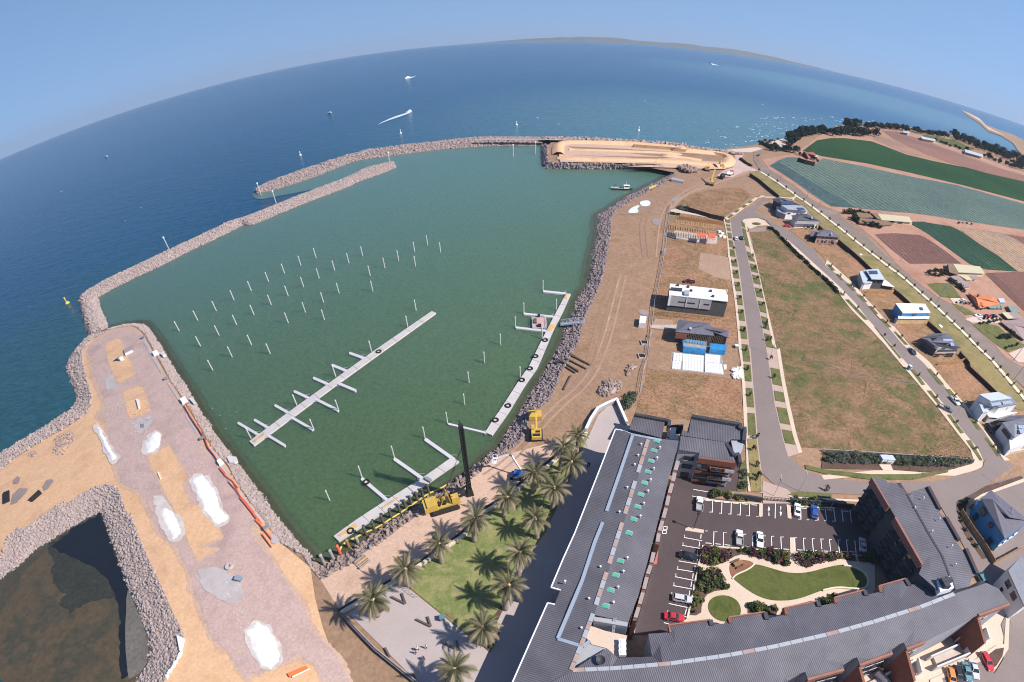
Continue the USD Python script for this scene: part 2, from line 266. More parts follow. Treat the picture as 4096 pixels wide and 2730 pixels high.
soil('hills',[(.10,.12,.09),(.16,.15,.11)],400,60,contrast=.2)
LAND=2.5
# --- sea: rings of the whole horizon
NA,rings=720,np.r_[np.linspace(0,400,41)[1:],np.geomspace(410,16000,130)]
aa=np.linspace(0,2*math.pi,NA,endpoint=False); v=[np.array([[0,0,0.]])]
for r in rings: v.append(np.c_[r*np.sin(aa),r*np.cos(aa),np.full(NA,float(ground_z(r)))])
v=np.vstack(v); f=[np.c_[np.zeros(NA,int),1+(np.arange(NA)+1)%NA,1+np.arange(NA)]]
for k in range(len(rings)-1):
    a=1+k*NA+np.arange(NA); b=1+k*NA+(np.arange(NA)+1)%NA; f+=[np.c_[a,b,b+NA],np.c_[a,b+NA,a+NA]]
obj('sea',(v,np.vstack(f)),'sea_water',smooth=True,kind='structure')
# --- the lines where stone meets water (w) and where stone meets the land (c)
arm_in=P('S',432,1316,'L1',990,890,940,780,915,680,1060,600,1280,490,1500,390,1800,235,2050,120,2290,0,'T1',1700,1515,1900,1430,2100,1350,2353,1255,'T2',150,1220,300,1170,395,1130)
arm_out=P('S',360,1345,'L1',810,970,790,900,760,790,735,710,760,670,810,635,900,580,1000,525,1200,430,1500,290,1800,150,2120,0,'T1',1700,1450,2000,1330,2353,1195,'T2',200,1135,370,1100)
up_in=P('T1',1735,1302,1850,1278,2100,1197,2353,1097,'T2',140,1082,380,1045,740,1002,1000,985,1372,980)
up_out=P('T1',1718,1290,1800,1235,2000,1160,2200,1095,2353,1052,'T2',200,1018,450,985,700,960,900,936,1050,930,1380,934)
out_w=P('L1',830,1035,750,1110,680,1190,630,1300,625,1350,650,1440,700,1560,'L2',770,130,785,250,750,330,640,400,480,510,240,650,100,740,0,795,'S',-340,2010)
out_c=P('L1',1000,1000,880,1060,800,1140,770,1190,780,1300,800,1400,845,1540,'L2',910,100,945,220,940,300,900,390,760,490,640,560,480,650,300,760,120,880,20,970,'S',-300,2090)
head_w=P('L4',440,222,520,198,650,163,800,148,930,152,1000,220,1080,330,1180,490,1250,620,1370,810,1480,960,1600,1170,1700,1350,1830,1500,'L5',1000,170,1200,440,1290,540,1400,690,1600,950,1800,1230,2050,1560,'B1',60,175,150,290)
head_c=P('L4',440,240,560,208,680,186,780,178,850,212,930,290,1000,400,1060,510,1120,620,1200,760,1260,880,1330,1000,1420,1120,1520,1260,1600,1400,1680,1540,'L5',900,215,1000,370,1110,520,1200,610,1260,740,1340,880,1450,1030,1560,1180,1640,1280,1720,1400,1810,1520,'B1',30,230,110,370)
rev_w=P('B1',150,290,180,338,280,312,380,265,470,210,560,150,'L8',730,1490,850,1400,1000,1300,1180,1200,1330,1120,1400,1055,1640,900,'B2',400,905,540,815,690,672,830,560,930,400,1020,280,1110,120,1180,0,'L7',1230,1360,1330,1200,1450,1010,1545,830,1620,620,1700,490,1760,300,1870,130,1905,0,'T2',1745,1560,1750,1450,1850,1390,1950,1320,2220,1190)
rev_c=P('B1',110,370,210,490,260,480,330,430,430,380,560,310,640,232,720,180,830,110,950,30,'L8',1120,1370,1260,1270,1400,1180,1540,1090,1700,1010,1850,900,1990,770,2120,640,2323,505,'B2',1000,560,1110,480,1170,400,1185,280,1230,180,1330,90,1450,0,'L7',1520,1300,1570,1150,1640,1040,1720,900,1790,780,1820,600,1870,470,1920,360,1990,220,2040,100,2075,0,'T2',1842,1560,1842,1480,1870,1420,1940,1372,2050,1312,2200,1232,2285,1165)
bund_w=P('T2',1372,981,1378,1060,1386,1132,1500,1136,1800,1138,2000,1136,2225,1140)
bund_c=P('T2',1418,978,1420,1040,1424,1092,1520,1098,1800,1100,2000,1108,2225,1126)
pond_w=P('S',-300,2520,'L3',0,690,60,650,180,560,260,470,400,380,500,310,620,240,740,170,860,115,890,200,940,350,1000,520,1050,660,1090,770,1130,850,1165,930,1210,1040,1250,1150,1270,1300,1260,1400,1200,1480,1150,1562,'S',440,3000)
pond_c=P('S',-300,2400,'L3',0,500,60,330,130,255,230,230,400,110,560,0,'L2',580,1390,720,1300,850,1210,980,1150,1060,1125,1150,1130,1210,1165,1245,1230,1290,1380,1340,1500,'L3',1110,100,1160,230,1240,440,1330,630,1410,800,1460,920,1530,1060,1570,1150,1560,1240,1540,1300,1490,1400,1420,1500,1400,1562,'S',600,3000)
coast_c=P('T2',1418,978,1440,958,1700,962,2000,968,'N1',0,226,300,250,600,275,900,300,1100,318,1160,300,1200,277,1500,242,1560,222,1650,192,1850,162,1900,152,'T3',850,890,980,880,1080,860,1085,845,1140,840,1180,830,1230,845,1400,850,1560,850,1700,875,1850,905,1950,930,2100,975,2250,1030,2353,1057,'S',4750,900)
land_px=np.vstack([out_c[::-1],head_c[1:],rev_c[1:],bund_c[::-1][1:],coast_c[1:],P('S',5000,3500,600,3500),pond_c[::-1]])
# holes in order: out_c reversed ends at the causeway root
sheet('ground',land_px,'site_soil',LAND,step=30)
# marina and pond water
marina=np.vstack([arm_in,P('S',1586,672,1050,775),up_in,bund_w[1:],rev_w[::-1],head_w[::-1]])
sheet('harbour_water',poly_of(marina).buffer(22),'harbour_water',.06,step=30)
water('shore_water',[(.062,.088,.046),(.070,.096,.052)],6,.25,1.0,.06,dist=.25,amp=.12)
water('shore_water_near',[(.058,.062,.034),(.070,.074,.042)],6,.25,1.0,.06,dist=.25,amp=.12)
for ln,ww_ in ((rev_w,5.5),(head_w,5),(rev_w,3),(head_w,2.6)):
    rb=[ribbon(dens(ln,25)+np.array([dx,dy]),ww_) for dx,dy in ((0,0),)]
    for k,q in enumerate(rb): sheet('shallow_water',rough(q,5,30+k).intersection(poly_of(marina).buffer(15)),'shore_water' if ww_>4 else 'shore_water_near',.11+(.03 if ww_<4 else 0),step=30)
pond=poly_of(np.vstack([pond_w]))
sheet('pond_water',pond.buffer(4),'pond_bed',.06,step=30)
soil('pond_mid',[(.036,.038,.028),(.046,.046,.034)],6,1.0,rough=.3,bump=.05,spec=.3)
sheet('pond_mid',rough(P('L3',400,380,620,240,740,170,862,112,895,200,945,350,1005,520,1055,660,1095,770,1080,900,960,830,840,860,700,900,600,960,520,900,560,800,460,720,420,600,470,520),16,11),'pond_mid',.10,step=20)
sheet('pond_deep',rough(P('L3',440,395,620,250,740,178,862,112,895,200,945,350,1005,520,1055,660,1095,775,1085,1000,1075,1300,1095,1500,1040,1540,1020,1300,1030,1050,1000,840,920,680,820,580,640,500,520,450),7,12),'pond_deep',.14,step=18)  # deep water and the rocks' cast shadow, painted as one dark sheet
sheet('pond_shelf',P('L3',1095,770,1130,850,1165,930,1210,1040,1250,1150,1270,1300,1255,1400,1200,1480,1100,1540,1090,1450,1075,1300,1070,1100,1080,950,1080,850),'pond_shelf',.19,step=16)
# --- surfaces of the headland
HL=LAND+.08
sheet('sand',np.vstack([P('S',-300,2110,'L2',20,970,120,880,300,760,480,650,640,560,760,490,900,390,940,300,945,220,910,100),P('L1',845,1540,800,1400,780,1300,770,1190,800,1140,880,1060,1000,1000,'L4',560,208,680,186,780,178,850,212,930,290,1000,400,1060,510,1200,760,1330,1000,1520,1260,1680,1540),P('L5',900,215,1110,520,1260,740,1450,1030,1640,1280,1810,1520,'B1',110,370,160,700,240,1000,330,1250,420,1500),P('S',1420,2800,1500,3300,600,3300),pond_c[::-1]]),'sand',HL,step=26)
gravel=[P('L4',700,212,740,215,850,262,890,330,940,420,1060,640,1190,880,1310,1090,1400,1220,1480,1350,1560,1490,1620,1568,'L5',760,60,840,240,850,290,880,360,960,470,1080,600,1170,750,1280,930,1400,1110,1500,1260,1480,1400,1600,1568,'B1',60,800,130,1000,300,1180,400,1300,480,1450,540,1568,220,1568,180,1400,0,1300,'L3',2100,1540,1950,1300,1800,1180,1740,1000,1650,800,1600,600,1490,400,1330,250,1280,100,1200,-50,'L2',1230,1100,1180,930,1190,850,1130,700,1090,600,1100,480,1000,430,1060,370,1060,300,1020,180,960,0,'L4',230,760,200,700,240,640,190,590,175,520,200,450,270,400,420,290,560,235)]
soil('gravel_sand',[(0.506,0.336,0.25),(0.55,0.378,0.285),(0.473,0.31,0.22)],9,.6,contrast=.2)
sheet('gravel_margin',rough(gravel[0],14,1).buffer(11),'gravel_sand',HL+.05,step=26)
sheet('gravel_yard',rough(gravel[0],11,2).buffer(-4),'gravel',HL+.10,step=26)
isl=[P('L4',415,440,440,400,560,350,600,365,640,450,700,580,750,720,790,830,600,945,565,930,480,740,430,560),P('L4',640,1080,700,1040,850,990,895,1010,915,1075,780,1130,660,1180),P('L4',670,1190,800,1150,915,1095,950,1120,1000,1310,860,1370,740,1420,700,1340),P('L5',260,500,390,440,500,390,560,470,720,740,660,860,760,1060,900,1110,1080,1350,1130,1450,850,1568,'L3',1870,420,1690,520,1640,420,1540,180,'L5',430,870,380,760,310,640)]
for q in isl: sheet('island_margin',rough(q,7,3).buffer(7),'gravel_sand',HL+.13,step=20,kind='structure'); sheet('sand_island',rough(q,5,4),'sand',HL+.16,step=20,kind='structure')
for q in (P('L4',385,880,500,810,560,960,540,1010,430,1040),P('L4',830,1440,900,1400,1010,1390,1030,1430,990,1480,960,1568,790,1568,780,1520),P('L5',100,120,160,60,290,55,320,70,280,170,190,240,160,260,120,190)): sheet('pale_patch',rough(q,7,5),'ash_patch',HL+.17,step=16,kind='structure')
for q in (P('L2',130,1080,180,1040,205,1060,190,1110,140,1125),P('L2',130,1230,200,1165,290,1165,260,1220,180,1310,110,1340),P('L2',440,1150,480,1080,530,1070,548,1095,500,1160,450,1195)): sheet('gravel_patch',rough(q,4,6),'dark_patch',HL+.17,step=16,kind='structure')
# --- bund with terraces
bt=P('T2',1485,975,1520,958,1990,985,'N1',300,262,600,290,900,305,1130,330,1240,350,1280,420,1270,470,1180,520,1000,520,700,510,400,500,0,490,'T2',2200,1105,1800,1095,1500,1090,1490,1030)
sheet('bund_top',bt,'gravel_sand',LAND+.6,step=16)
for q,dz in ((P('T2',1550,985,1900,1000,2350,1030,'N1',300,300,900,345,1210,370,1180,440,900,420,0,330,'T2',2353,1040,1600,1000),.65),(P('T2',1560,1045,2353,1060,'N1',300,400,900,440,1100,460,500,440,0,380),.66)): sheet('bund_floor',q,'site_soil',LAND+dz,step=14,kind='structure')
# --- right side: lots, street surfaces
lotA=P('N1',560,985,720,830,1160,740,1370,740,1500,830,1180,1080,950,1020,700,940)
sheet('rough_grass',rough(lotA,9,8,40),'lot_grass',LAND+.08,step=20)
lotB=P('N1',520,1060,650,1050,1160,1130,1200,1330,1230,1568,'N6',1640,200,1690,600,1740,900,1760,1200,1790,1568,'N7',1830,600,1850,1200,1870,1568,160,1400,350,750,380,300,420,0,'N6',400,1200,480,700,560,300,610,0,'N1',480,1400)
sheet('rough_grass',rough(lotB,9,7,40),'lot_grass',LAND+.08,step=26)
blk_px=P('N1',1460,1240,1560,1220,1680,1210,1750,1240,1900,1400,2060,1568,'N5',0,870,210,1090,'B7',230,0,'B7',360,170,520,380,680,580,800,760,'G',2232,1052,1840,1028,1790,880,1762,750,1735,600,'N1',1500,1350)
sheet('grass_block',blk_px,'dry_grass',LAND+.09,step=30)
sheet('rough_grass',P('N2',600,1250,760,1230,1080,1260,'N2',1390,1480,1560,1568,'N5',700,650,1330,1220,'N4',590,640,880,930,1060,1100,'N4',1450,1480,1600,1568,'B7',770,0,990,240,'B7',1000,400,720,330,'N4',600,1300,250,1000,0,700,'N5',500,1000,200,760,'N2',1000,1540),'lot_grass',LAND+.07,step=26)
sheet('grass_strip',P('N2',0,360,160,345,350,460,690,690,1000,920,1300,1130,1600,1350,1880,1568,'N4',250,90,600,370,1000,720,1420,1120,1860,1560,'B7',1100,90,1195,260,1195,390,1130,370,980,235,780,30,'N4',1450,1480,1060,1100,880,920,570,635,330,400,'N5',1080,990,720,690,220,230,'N2',1390,1400,1090,1180,880,900,680,760,460,720,230,560,0,400),'strip_grass',LAND+.12,step=26)
# farmland
farm=P('N2',170,130,300,300,540,460,800,640,1000,800,1200,900,1330,950,1450,1050,1700,1200,1880,1340,2100,1540,'N4',330,0,700,330,1000,545,1200,655,1400,835,1600,1025,1900,1310,2140,1568,'S',4300,1750,4700,1700,4750,960,'T3',2353,1160,1900,1000,1650,910,1500,880,1220,855,1000,900,860,1000,780,1040,600,1070)
sheet('farmland',farm,'red_soil',LAND+.08,step=30)
fl=LAND+.16
sheet('crop_field',P('T3',640,1115,700,1080,760,1058,820,1060,960,1100,1000,1066,1250,1115,1600,1190,1900,1245,2353,1372,'S',4500,960,4500,990,'N3',2353,862,1600,752,1200,692,1000,655,900,640,600,600,300,578,0,550,'T3',1200,1398,1060,1388,1000,1355,900,1290,800,1210),'field_teal',fl,step=30)
sheet('crop_field',P('T3',865,1015,960,945,1050,930,1150,930,1330,952,1420,985,1560,1040,1750,1085,1950,1125,2353,1220,'S',4500,830,4500,940,'T3',2353,1355,1950,1248,1600,1165,1300,1100,1000,1052),'field_green',fl,step=30)
sheet('crop_field',P('T3',1350,870,1500,885,1650,930,1950,1040,2353,1190,'S',4500,800,4500,825,'T3',2353,1215,1950,1120,1700,1062,1560,1030,1430,975,1340,940),'field_pink',fl,step=30)
sheet('crop_field',P('T3',1400,880,1500,887,1700,955,1980,1060,2110,1108,2353,1180,2353,1222,2100,1165,1850,1095,1700,1040,1560,975,1470,930),'field_mauve',fl+.08,step=24)
sheet('farm_lawn',P('T3',1670,907,1760,920,1900,950,2020,1005,1960,1012,1830,967,1720,942),'green_lawn',fl+.08,step=16)
sheet('crop_field',P('N3',10,935,150,920,330,915,720,945,870,1020,1100,1180,1375,1392,570,1395,480,1330,250,1150),'field_brown',fl,step=24)
sheet('crop_field',P('N3',600,735,760,735,900,760,1200,805,1400,900,1650,1080,1950,1270,2260,1520,1760,1485,1500,1400,1000,1020,720,850,600,785),'field_green2',fl,step=24)
sheet('crop_field',P('N3',1230,800,1600,850,2000,910,2353,965,'S',4500,985,4500,1200,'N3',2353,1540,2270,1515,1980,1270,1680,1080,1430,900),'field_mixed',fl-.02,step=24)
sheet('crop_field',P('N3',2050,930,2353,975,'S',4400,1000,4400,1090,'N3',2353,1090,2200,990),'field_brown',fl+.06,step=24)
sheet('crop_field',P('N4',1760,180,1900,160,2353,148,'S',4400,1080,4400,1450,'N4',2353,760,2100,520),'field_brown',fl,step=24)
for q in (P('N4',830,340,1000,320,1200,330,1370,560,1180,560,1050,540),P('N4',1210,640,1300,660,1480,740,1620,820,1430,830),P('N4',1540,970,1700,950,1950,1000,2080,1120,2353,1290,2353,1330,2100,1410,1900,1280)): sheet('garden_lawn',q,'verge_grass',fl+.02,step=20)
for q in (P('N4',1430,890,1560,850,1900,850,2000,900,1950,960,1530,945),P('N4',1190,560,1340,560,1420,640,1250,650),P('N4',2110,1430,2353,1330,2353,1568,2260,1568)): sheet('drive',q,'beach',fl+.06,step=16)
sheet('beach',P('N1',1150,300,1250,290,1560,262,1620,285,1480,325,1330,320),'beach',LAND+.1,step=14)
sheet('beach_car_park',P('N1',1690,255,1720,200,1860,160,1930,190,1900,235,1820,290,1720,270),'beach',LAND+.1,step=14)
# streets
RD=LAND+.16
road1=np.vstack([P('N1',1600,925,1480,965,1365,1030,1280,1090,1240,1140,1250,1250,1280,1400,1310,1568,'N6',1770,200,1810,500,1850,800,1890,1100,1920,1300,1945,1568,'N7',1950,300,1975,550,2000,900,2030,1200,2060,1568,'B3',2100,200,2120,500,2145,700,2170,850,2180,1080,2260,1120,'B5',1180,200,1180,238,1460,238,1460,140,1560,165,1900,190,2300,205),P('S',3500,1982),P('B8',160,140,250,118,330,110,375,180,450,300,530,450,600,520,640,600,713,740),P('S',4300,2700,4300,1880,'B8',713,52,600,75,545,90),P('B7',1000,790,880,835,850,840,800,870),P('G',2270,1085,2240,1095,2150,1112,2000,1112,1900,1098,1850,1083,1815,1052,1795,1010,1782,950,1770,900,1762,860,1748,790,1738,750,1728,690,1718,640,1708,590,1703,540,1700,520)])
road1=np.vstack([P('N1',1600,925,1480,965,1365,1030,1280,1090,1240,1140,1250,1250,1280,1400,1310,1568,'N6',1770,200,1810,500,1850,800,1890,1100,1920,1300,1945,1568,'N7',1950,300,1975,550,2000,900,2030,1200,2060,1568,'B3',2100,200,2120,500,2145,700,2170,850),P('B5',1210,20,1260,70,1330,120,1460,180,1620,180,1900,196,2300,210),P('B8',100,115,250,118,330,110,380,190,450,310,530,450,600,520,640,600,713,740),P('S',4300,2700,4300,1880),P('B8',713,52,620,72,560,95,450,130,425,160,440,200,470,250,560,390,600,460,640,560,713,690)[:3],P('B7',1120,815,1040,790,960,690),P('B7',875,800,870,830,850,850,800,868),P('G',2258,1080,2150,1107,2000,1110,1900,1098,1850,1083,1815,1052,1800,1010,1786,950),P('N7',2330,1150,2310,950,2280,750,2240,480,2200,250,2145,0,'N6',2180,1350,2150,1150,2110,950,2060,750,2010,500,1945,200,1905,0,'N1',1430,1480,1400,1350,1375,1230,1365,1150,1400,1110,1480,1100)])
sheet('street',road1,'asphalt',RD,step=24)
road2=P('N1',1480,1100,1560,1092,1660,1120,'N2',330,1200,480,1330,650,1460,770,1568,'N5',220,960,480,1230,680,1490,740,1568,'N4',220,1230,500,1568,'B7',420,170,560,340,720,560,830,690,875,780,960,760,960,680,870,540,720,360,560,190,390,0,'N4',450,1290,230,1030,0,810,'N5',780,1380,560,1130,370,920,0,630,'N2',1000,1568,760,1390,600,1260,450,1190,300,1110,150,1010,70,970,'N1',1520,1030,1560,980,1640,900,1720,870,1720,850,1640,850,1560,920,1400,1030)
sheet('street',road2,'asphalt',RD+.03,step=24)
sheet('side_street',P('B8',380,190,425,160,440,200,470,250,560,390,600,460,640,560,713,660,'S',4250,2650,4250,2900,'B8',713,780,640,610,600,530,530,450,450,310),'asphalt',RD+.03,step=24)
sheet('side_street',P('B8',640,620,713,760,'S',4300,2800,4000,3000,'B8',560,896,600,850,630,800,640,740,620,660),'asphalt',RD+.06,step=24)
sheet('coast_road',P('N2',60,170,170,340,330,440,520,560,740,700,1000,900,1300,1120,1600,1350,1880,1568,'N4',290,60,430,170,620,340,830,540,1000,690,1220,890,1440,1090,1660,1320,1880,1530,'S',4150,1600,4150,1500,'N4',2080,1500,1900,1320,1600,1030,1400,850,1200,670,1000,560,700,340,560,200,330,10,'N2',1800,1330,1450,1070,1290,950,1200,915,1000,815,800,655,540,475,330,315,150,200,110,70,200,20,150,0,60,60),'old_road',RD,step=24)
sheet('dirt_road',P('N1',1290,340,1400,335,1370,400,1480,500,1580,540,1400,560,1250,620,1080,600,1150,540,1270,500,1300,420),'gravel',LAND+.12,step=18)

# --- the air: one even layer that lies over land and sea and follows them down to the rim
hz=np.r_[np.linspace(0,400,9)[1:],np.geomspace(450,16500,40)]; nA=180; ah=np.linspace(0,2*math.pi,nA,endpoint=False); v=[]
for r in hz: v.append(np.c_[r*np.sin(ah),r*np.cos(ah),np.full(nA,float(ground_z(r))-4)])
for r in hz: v.append(np.c_[r*np.sin(ah),r*np.cos(ah),np.full(nA,float(ground_z(r))+215)])
K=len(hz); v=np.vstack(v+[[[0,0,-4.0]],[[0,0,215.0]]]); f=[]; i=np.arange(nA); j=(i+1)%nA
for k in range(K-1): f+=[np.c_[k*nA+i,(k+1)*nA+j,k*nA+j],np.c_[k*nA+i,(k+1)*nA+i,(k+1)*nA+j],np.c_[(K+k)*nA+i,(K+k)*nA+j,(K+k+1)*nA+j],np.c_[(K+k)*nA+i,(K+k+1)*nA+j,(K+k+1)*nA+i]]
f+=[np.c_[i,j,np.full(nA,2*K*nA)],np.c_[K*nA+j,K*nA+i,np.full(nA,2*K*nA+1)],np.c_[(K-1)*nA+i,(2*K-1)*nA+j,(K-1)*nA+j],np.c_[(K-1)*nA+i,(2*K-1)*nA+i,(2*K-1)*nA+j]]
usdkit.material(stage,'/World/Looks/haze_air',{'v':('principled_volume',{'color':(.74,.85,.98),'density':HAZE,'anisotropy':.2})},[],volume='v.volume')
hm=trimesh.Trimesh(v,np.vstack(f),process=False); hm.fix_normals(); obj('haze',hm,'haze_air',kind='stuff')
# ================================================================ ROCK WALLS
def rockmat(name,c,v):
    nodes={'g':('geometry',{}),'o':('object_info',{}),'n':('noise_texture',{'scale':.35,'detail':3.0}),'n2':('noise_texture',{'scale':3.0,'detail':3.0}),'ad':('math',{'math_type':'add'}),'r':('rgb_ramp',{'ramp':[(.35,tuple(x*(1-v) for x in c)),(.6,c),(.85,tuple(min(1,x*(1+v)) for x in (c[0],c[1]*.98,c[2]*.95)))]}),'hf':('math',{'math_type':'multiply','value2':.5}),
      'p':('principled_bsdf',{'roughness':.9,'specular_ior_level':.2})}
    return usdkit.material(stage,'/World/Looks/'+name,nodes,[('g.position','n.vector'),('n.fac','ad.value1'),('g.random_per_island','ad.value2'),('ad.value','hf.value1'),('hf.result' if False else 'hf.value','r.fac'),('r.color','p.base_color')],surface='p.BSDF')
rockmat('rock_pale',(.46,.37,.345),.17); rockmat('rock_mauve',(.44,.35,.33),.28); rockmat('rock_dark',(.36,.285,.28),.25); rockmat('rock_tan',(.42,.315,.27),.3)
plain('rock_core',(.36,.285,.265),rough=.95,var=.3,size=1.0); plain('rock_core_dark',(.22,.17,.17),rough=.95,var=.3,size=1.0)
def rock_mesh(seed,n=15):
    r=np.random.default_rng(seed); q=r.normal(size=(n,3)); q/=np.linalg.norm(q,axis=1)[:,None]; q*=r.uniform(.72,1.05,(n,1)); q*=[.62,.5,.42]
    return trimesh.convex.convex_hull(q)
ROCKS=[rock_mesh(k) for k in range(6)]
def rand_rot(r,n):
    q=r.normal(size=(n,4)); q/=np.linalg.norm(q,axis=1)[:,None]; w,x,y,z=q.T
    return np.stack([np.stack([1-2*(y*y+z*z),2*(x*y-z*w),2*(x*z+y*w)],-1),np.stack([2*(x*y+z*w),1-2*(x*x+z*z),2*(y*z-x*w)],-1),np.stack([2*(x*z-y*w),2*(y*z+x*w),1-2*(x*x+y*y)],-1)],1),np.c_[x,y,z,w]
def instancer(parent,name,pos,quat,scale,meshes,mats,pick):
    pi=UsdGeom.PointInstancer.Define(stage,str(parent.GetPath())+'/'+name); pr=[]
    for k,(me,ma) in enumerate(zip(meshes,mats)):
        pth=f'{pi.GetPath()}/proto_rock_{k:03d}'; usdkit.mesh(stage,pth,me,MAT(ma)); pr.append(pth)
    pi.CreatePrototypesRel().SetTargets(pr); pi.CreateProtoIndicesAttr(Vt.IntArray.FromNumpy(pick.astype(np.int32))); pi.CreatePositionsAttr(Vt.Vec3fArray.FromNumpy(pos.astype(np.float32)))
    pi.CreateOrientationsAttr(Vt.QuathArray([Gf.Quath(float(q[3]),float(q[0]),float(q[1]),float(q[2])) for q in quat])); pi.CreateScalesAttr(Vt.Vec3fArray.FromNumpy(np.repeat(scale[:,None],3,1).astype(np.float32)))
    tag(pi.GetPrim(),kind='stuff'); return pi
def scatter(parent,V,F,size,cover,m,seed,single=0,jit=.28,bury=.1):
    """rocks strewn over a surface; the single ones that show largest are parts of their own"""
    r=np.random.default_rng(seed); a=V[F]; cr=np.cross(a[:,1]-a[:,0],a[:,2]-a[:,0]); ar=np.linalg.norm(cr,axis=1)/2
    n=int(ar.sum()*cover/(size*size*.75)); f=r.choice(len(F),n,p=ar/ar.sum()); u=r.random((n,2)); fl=u.sum(1)>1; u[fl]=1-u[fl]
    p=a[f,0]+(a[f,1]-a[f,0])*u[:,:1]+(a[f,2]-a[f,0])*u[:,1:]; nn=cr[f]/np.linalg.norm(cr[f],axis=1)[:,None]
    p=p+nn*size*bury; R,q=rand_rot(r,n); sc=size*np.clip(r.lognormal(0,jit,n),.5,1.9); pick=r.integers(0,6,n)
    big=np.argsort(-sc/np.linalg.norm(p-[0,0,H_CAM],axis=1)); q2=pix(p); ok=(q2[:,0]>0)&(q2[:,0]<4096)&(q2[:,1]>0)&(q2[:,1]<2730); big=big[ok[big]][:single]
    for k in big: obj('rock',((ROCKS[pick[k]].vertices*sc[k])@R[k].T+p[k],ROCKS[pick[k]].faces),m,parent)
    rest=np.setdiff1d(np.arange(n),big)
    if len(rest): instancer(parent,'rocks',p[rest],q[rest],sc[rest],ROCKS,[m]*6,pick[rest])
    return n
def grid_mesh(rows):
    K,N=len(rows),len(rows[0]); V=np.vstack(rows); F=[]
    for k in range(K-1):
        i=k*N+np.arange(N-1); F+=[np.c_[i,i+1,i+1+N],np.c_[i,i+1+N,i+N]]
    F=np.vstack(F); c=V[F]; n=np.cross(c[:,1]-c[:,0],c[:,2]-c[:,0])
    if (n*normal(c.mean(1))).sum()<0: F=F[:,::-1]
    return V,F
def rock_slope(name,label,w,c,hw,hc,size,cover,m,core,seed,single=0,n=90):
    w,c=resample(w,n),resample(c,n); ks=np.linspace(0,1,5); rows=[at(w+(c-w)*k,hw+(hc-hw)*k) for k in ks]; rows[0]=lift(rows[0],-.4)
    V,F=grid_mesh(rows); t=thing(name,label,'rock wall',group=None); obj('core',(V,F),core,t,True); print(name,scatter(t,V,F,size,cover,m,seed,single)); return t
def rock_arm(name,label,a,b,height,size,cover,m,core,seed,single=0,n=140):
    A,Bq=at(resample(a,n),0),at(resample(b,n),0); rows=[lift(A+(Bq-A)*k,h) for k,h in ((-.03,-.5),(.16,height*.55),(.34,height),(.66,height),(.84,height*.55),(1.03,-.5))]
    V,F=grid_mesh(rows); F=np.vstack([F,[[k*n+0,0,(k+1)*n] for k in range(1,5)],[[0+n-1,k*n+n-1,(k+1)*n+n-1] for k in range(1,5)]])
    t=thing(name,label,'breakwater'); obj('core',(V,F),core,t,True); print(name,scatter(t,V,F,size,cover,m,seed,single)); return t
rock_arm('breakwater','long grey rock breakwater joining the headland, between the sea and the harbour',arm_out,arm_in,1.9,.82,1.7,'rock_pale','rock_core',1,300,n=160)
rock_arm('breakwater','outer rock breakwater curving across the harbour mouth towards the earth bund',up_out,up_in,1.8,1.15,1.6,'rock_mauve','rock_core',2,60,n=110)
rock_slope('rock_wall','pale rock slope on the seaward edge of the sandy headland',out_w,out_c,0,LAND+.3,.78,1.7,'rock_pale','rock_core',3,300,n=110)
rock_slope('rock_wall','rock slope on the harbour side of the headland, below the orange barrier',head_w,head_c,0,LAND+.2,0.66,1.7,'rock_pale','rock_core',4,300,n=120)
rock_slope('rock_wall','tan tumbled rock slope along the near shore by the piling rig',rev_w[:16],rev_c[:19],0,LAND+.2,1.05,1.3,'rock_tan','rock_core',9,300,n=90)
rock_slope('rock_wall','dark mauve rock slope along the harbour shore beside the building site',rev_w[15:],rev_c[18:],0,LAND+.2,.82,1.7,'rock_dark','rock_core_dark',5,300,n=160)
rock_slope('rock_wall','short rock slope round the foot of the terraced earth bund',bund_w,bund_c,0,LAND+.5,1.2,1.5,'rock_dark','rock_core',6,0,n=60)
rock_slope('rock_wall','wide rock slope round the brown pond at the near left corner',pond_w,pond_c,0,LAND+.2,0.68,1.7,'rock_pale','rock_core',7,300,n=120)
sea_c=P('T2',1380,938,1700,946,2000,962,2353,988,'N1',300,248,600,272,900,298,1150,322,1290,345,1400,345); sea_w=P('T2',1380,926,1700,934,2000,950,2353,976,'N1',300,224,600,250,900,280,1080,300,1200,312,1330,325)
rock_slope('rock_wall','thin rock line on the seaward side of the earth bund',sea_w,sea_c,0,LAND+.6,1.8,1.3,'rock_mauve','rock_core',8,0,n=60)
# pale path on the crest of the outer wall
sheet('crest_path',np.vstack([P('T2',930,938,1050,934,1380,935,1700,944,2000,960,2353,984,'N1',300,244,600,268),P('N1',600,273,300,249,'T2',2353,990,2000,966,1700,950,1380,941,1050,940,930,943)]),'paving',LAND+1.2,step=20)
def heap(name,label,px,h0,hmax,m,size=None,cover=1.3,seed=1,single=0,catg='heap',step=14,rockm=None,lump=.25,rag=0):
    g=poly_of(px); g=rough(px,rag) if rag else g; p,t=flat(g,step); d=np.array([g.exterior.distance(Point(*q)) for q in p]); d=d/max(d.max(),1e-6); hh=h0+hmax*np.sqrt(np.clip(d*(2-d),0,1))*(1-lump/2+lump*(meshkit.fbm(np.c_[p/28.0,np.full(len(p),seed)],3)))-.1
    V=at(p,hh)
    if size is None: return obj(name,(V,t),m,None,True,label=label,category=catg)
    th=thing(name,label,catg); obj('core',(V,t),m,th,True); scatter(th,V,t,size,cover,rockm,seed,single); return th
heap('rock_pile','pile of quarried rock at the end of the earth bund',P('N1',610,490,700,485,790,510,880,530,880,570,790,560,690,545,630,520),LAND,2.2,'rock_core',1.6,1.5,11,120,'rock pile',10,'rock_tan')
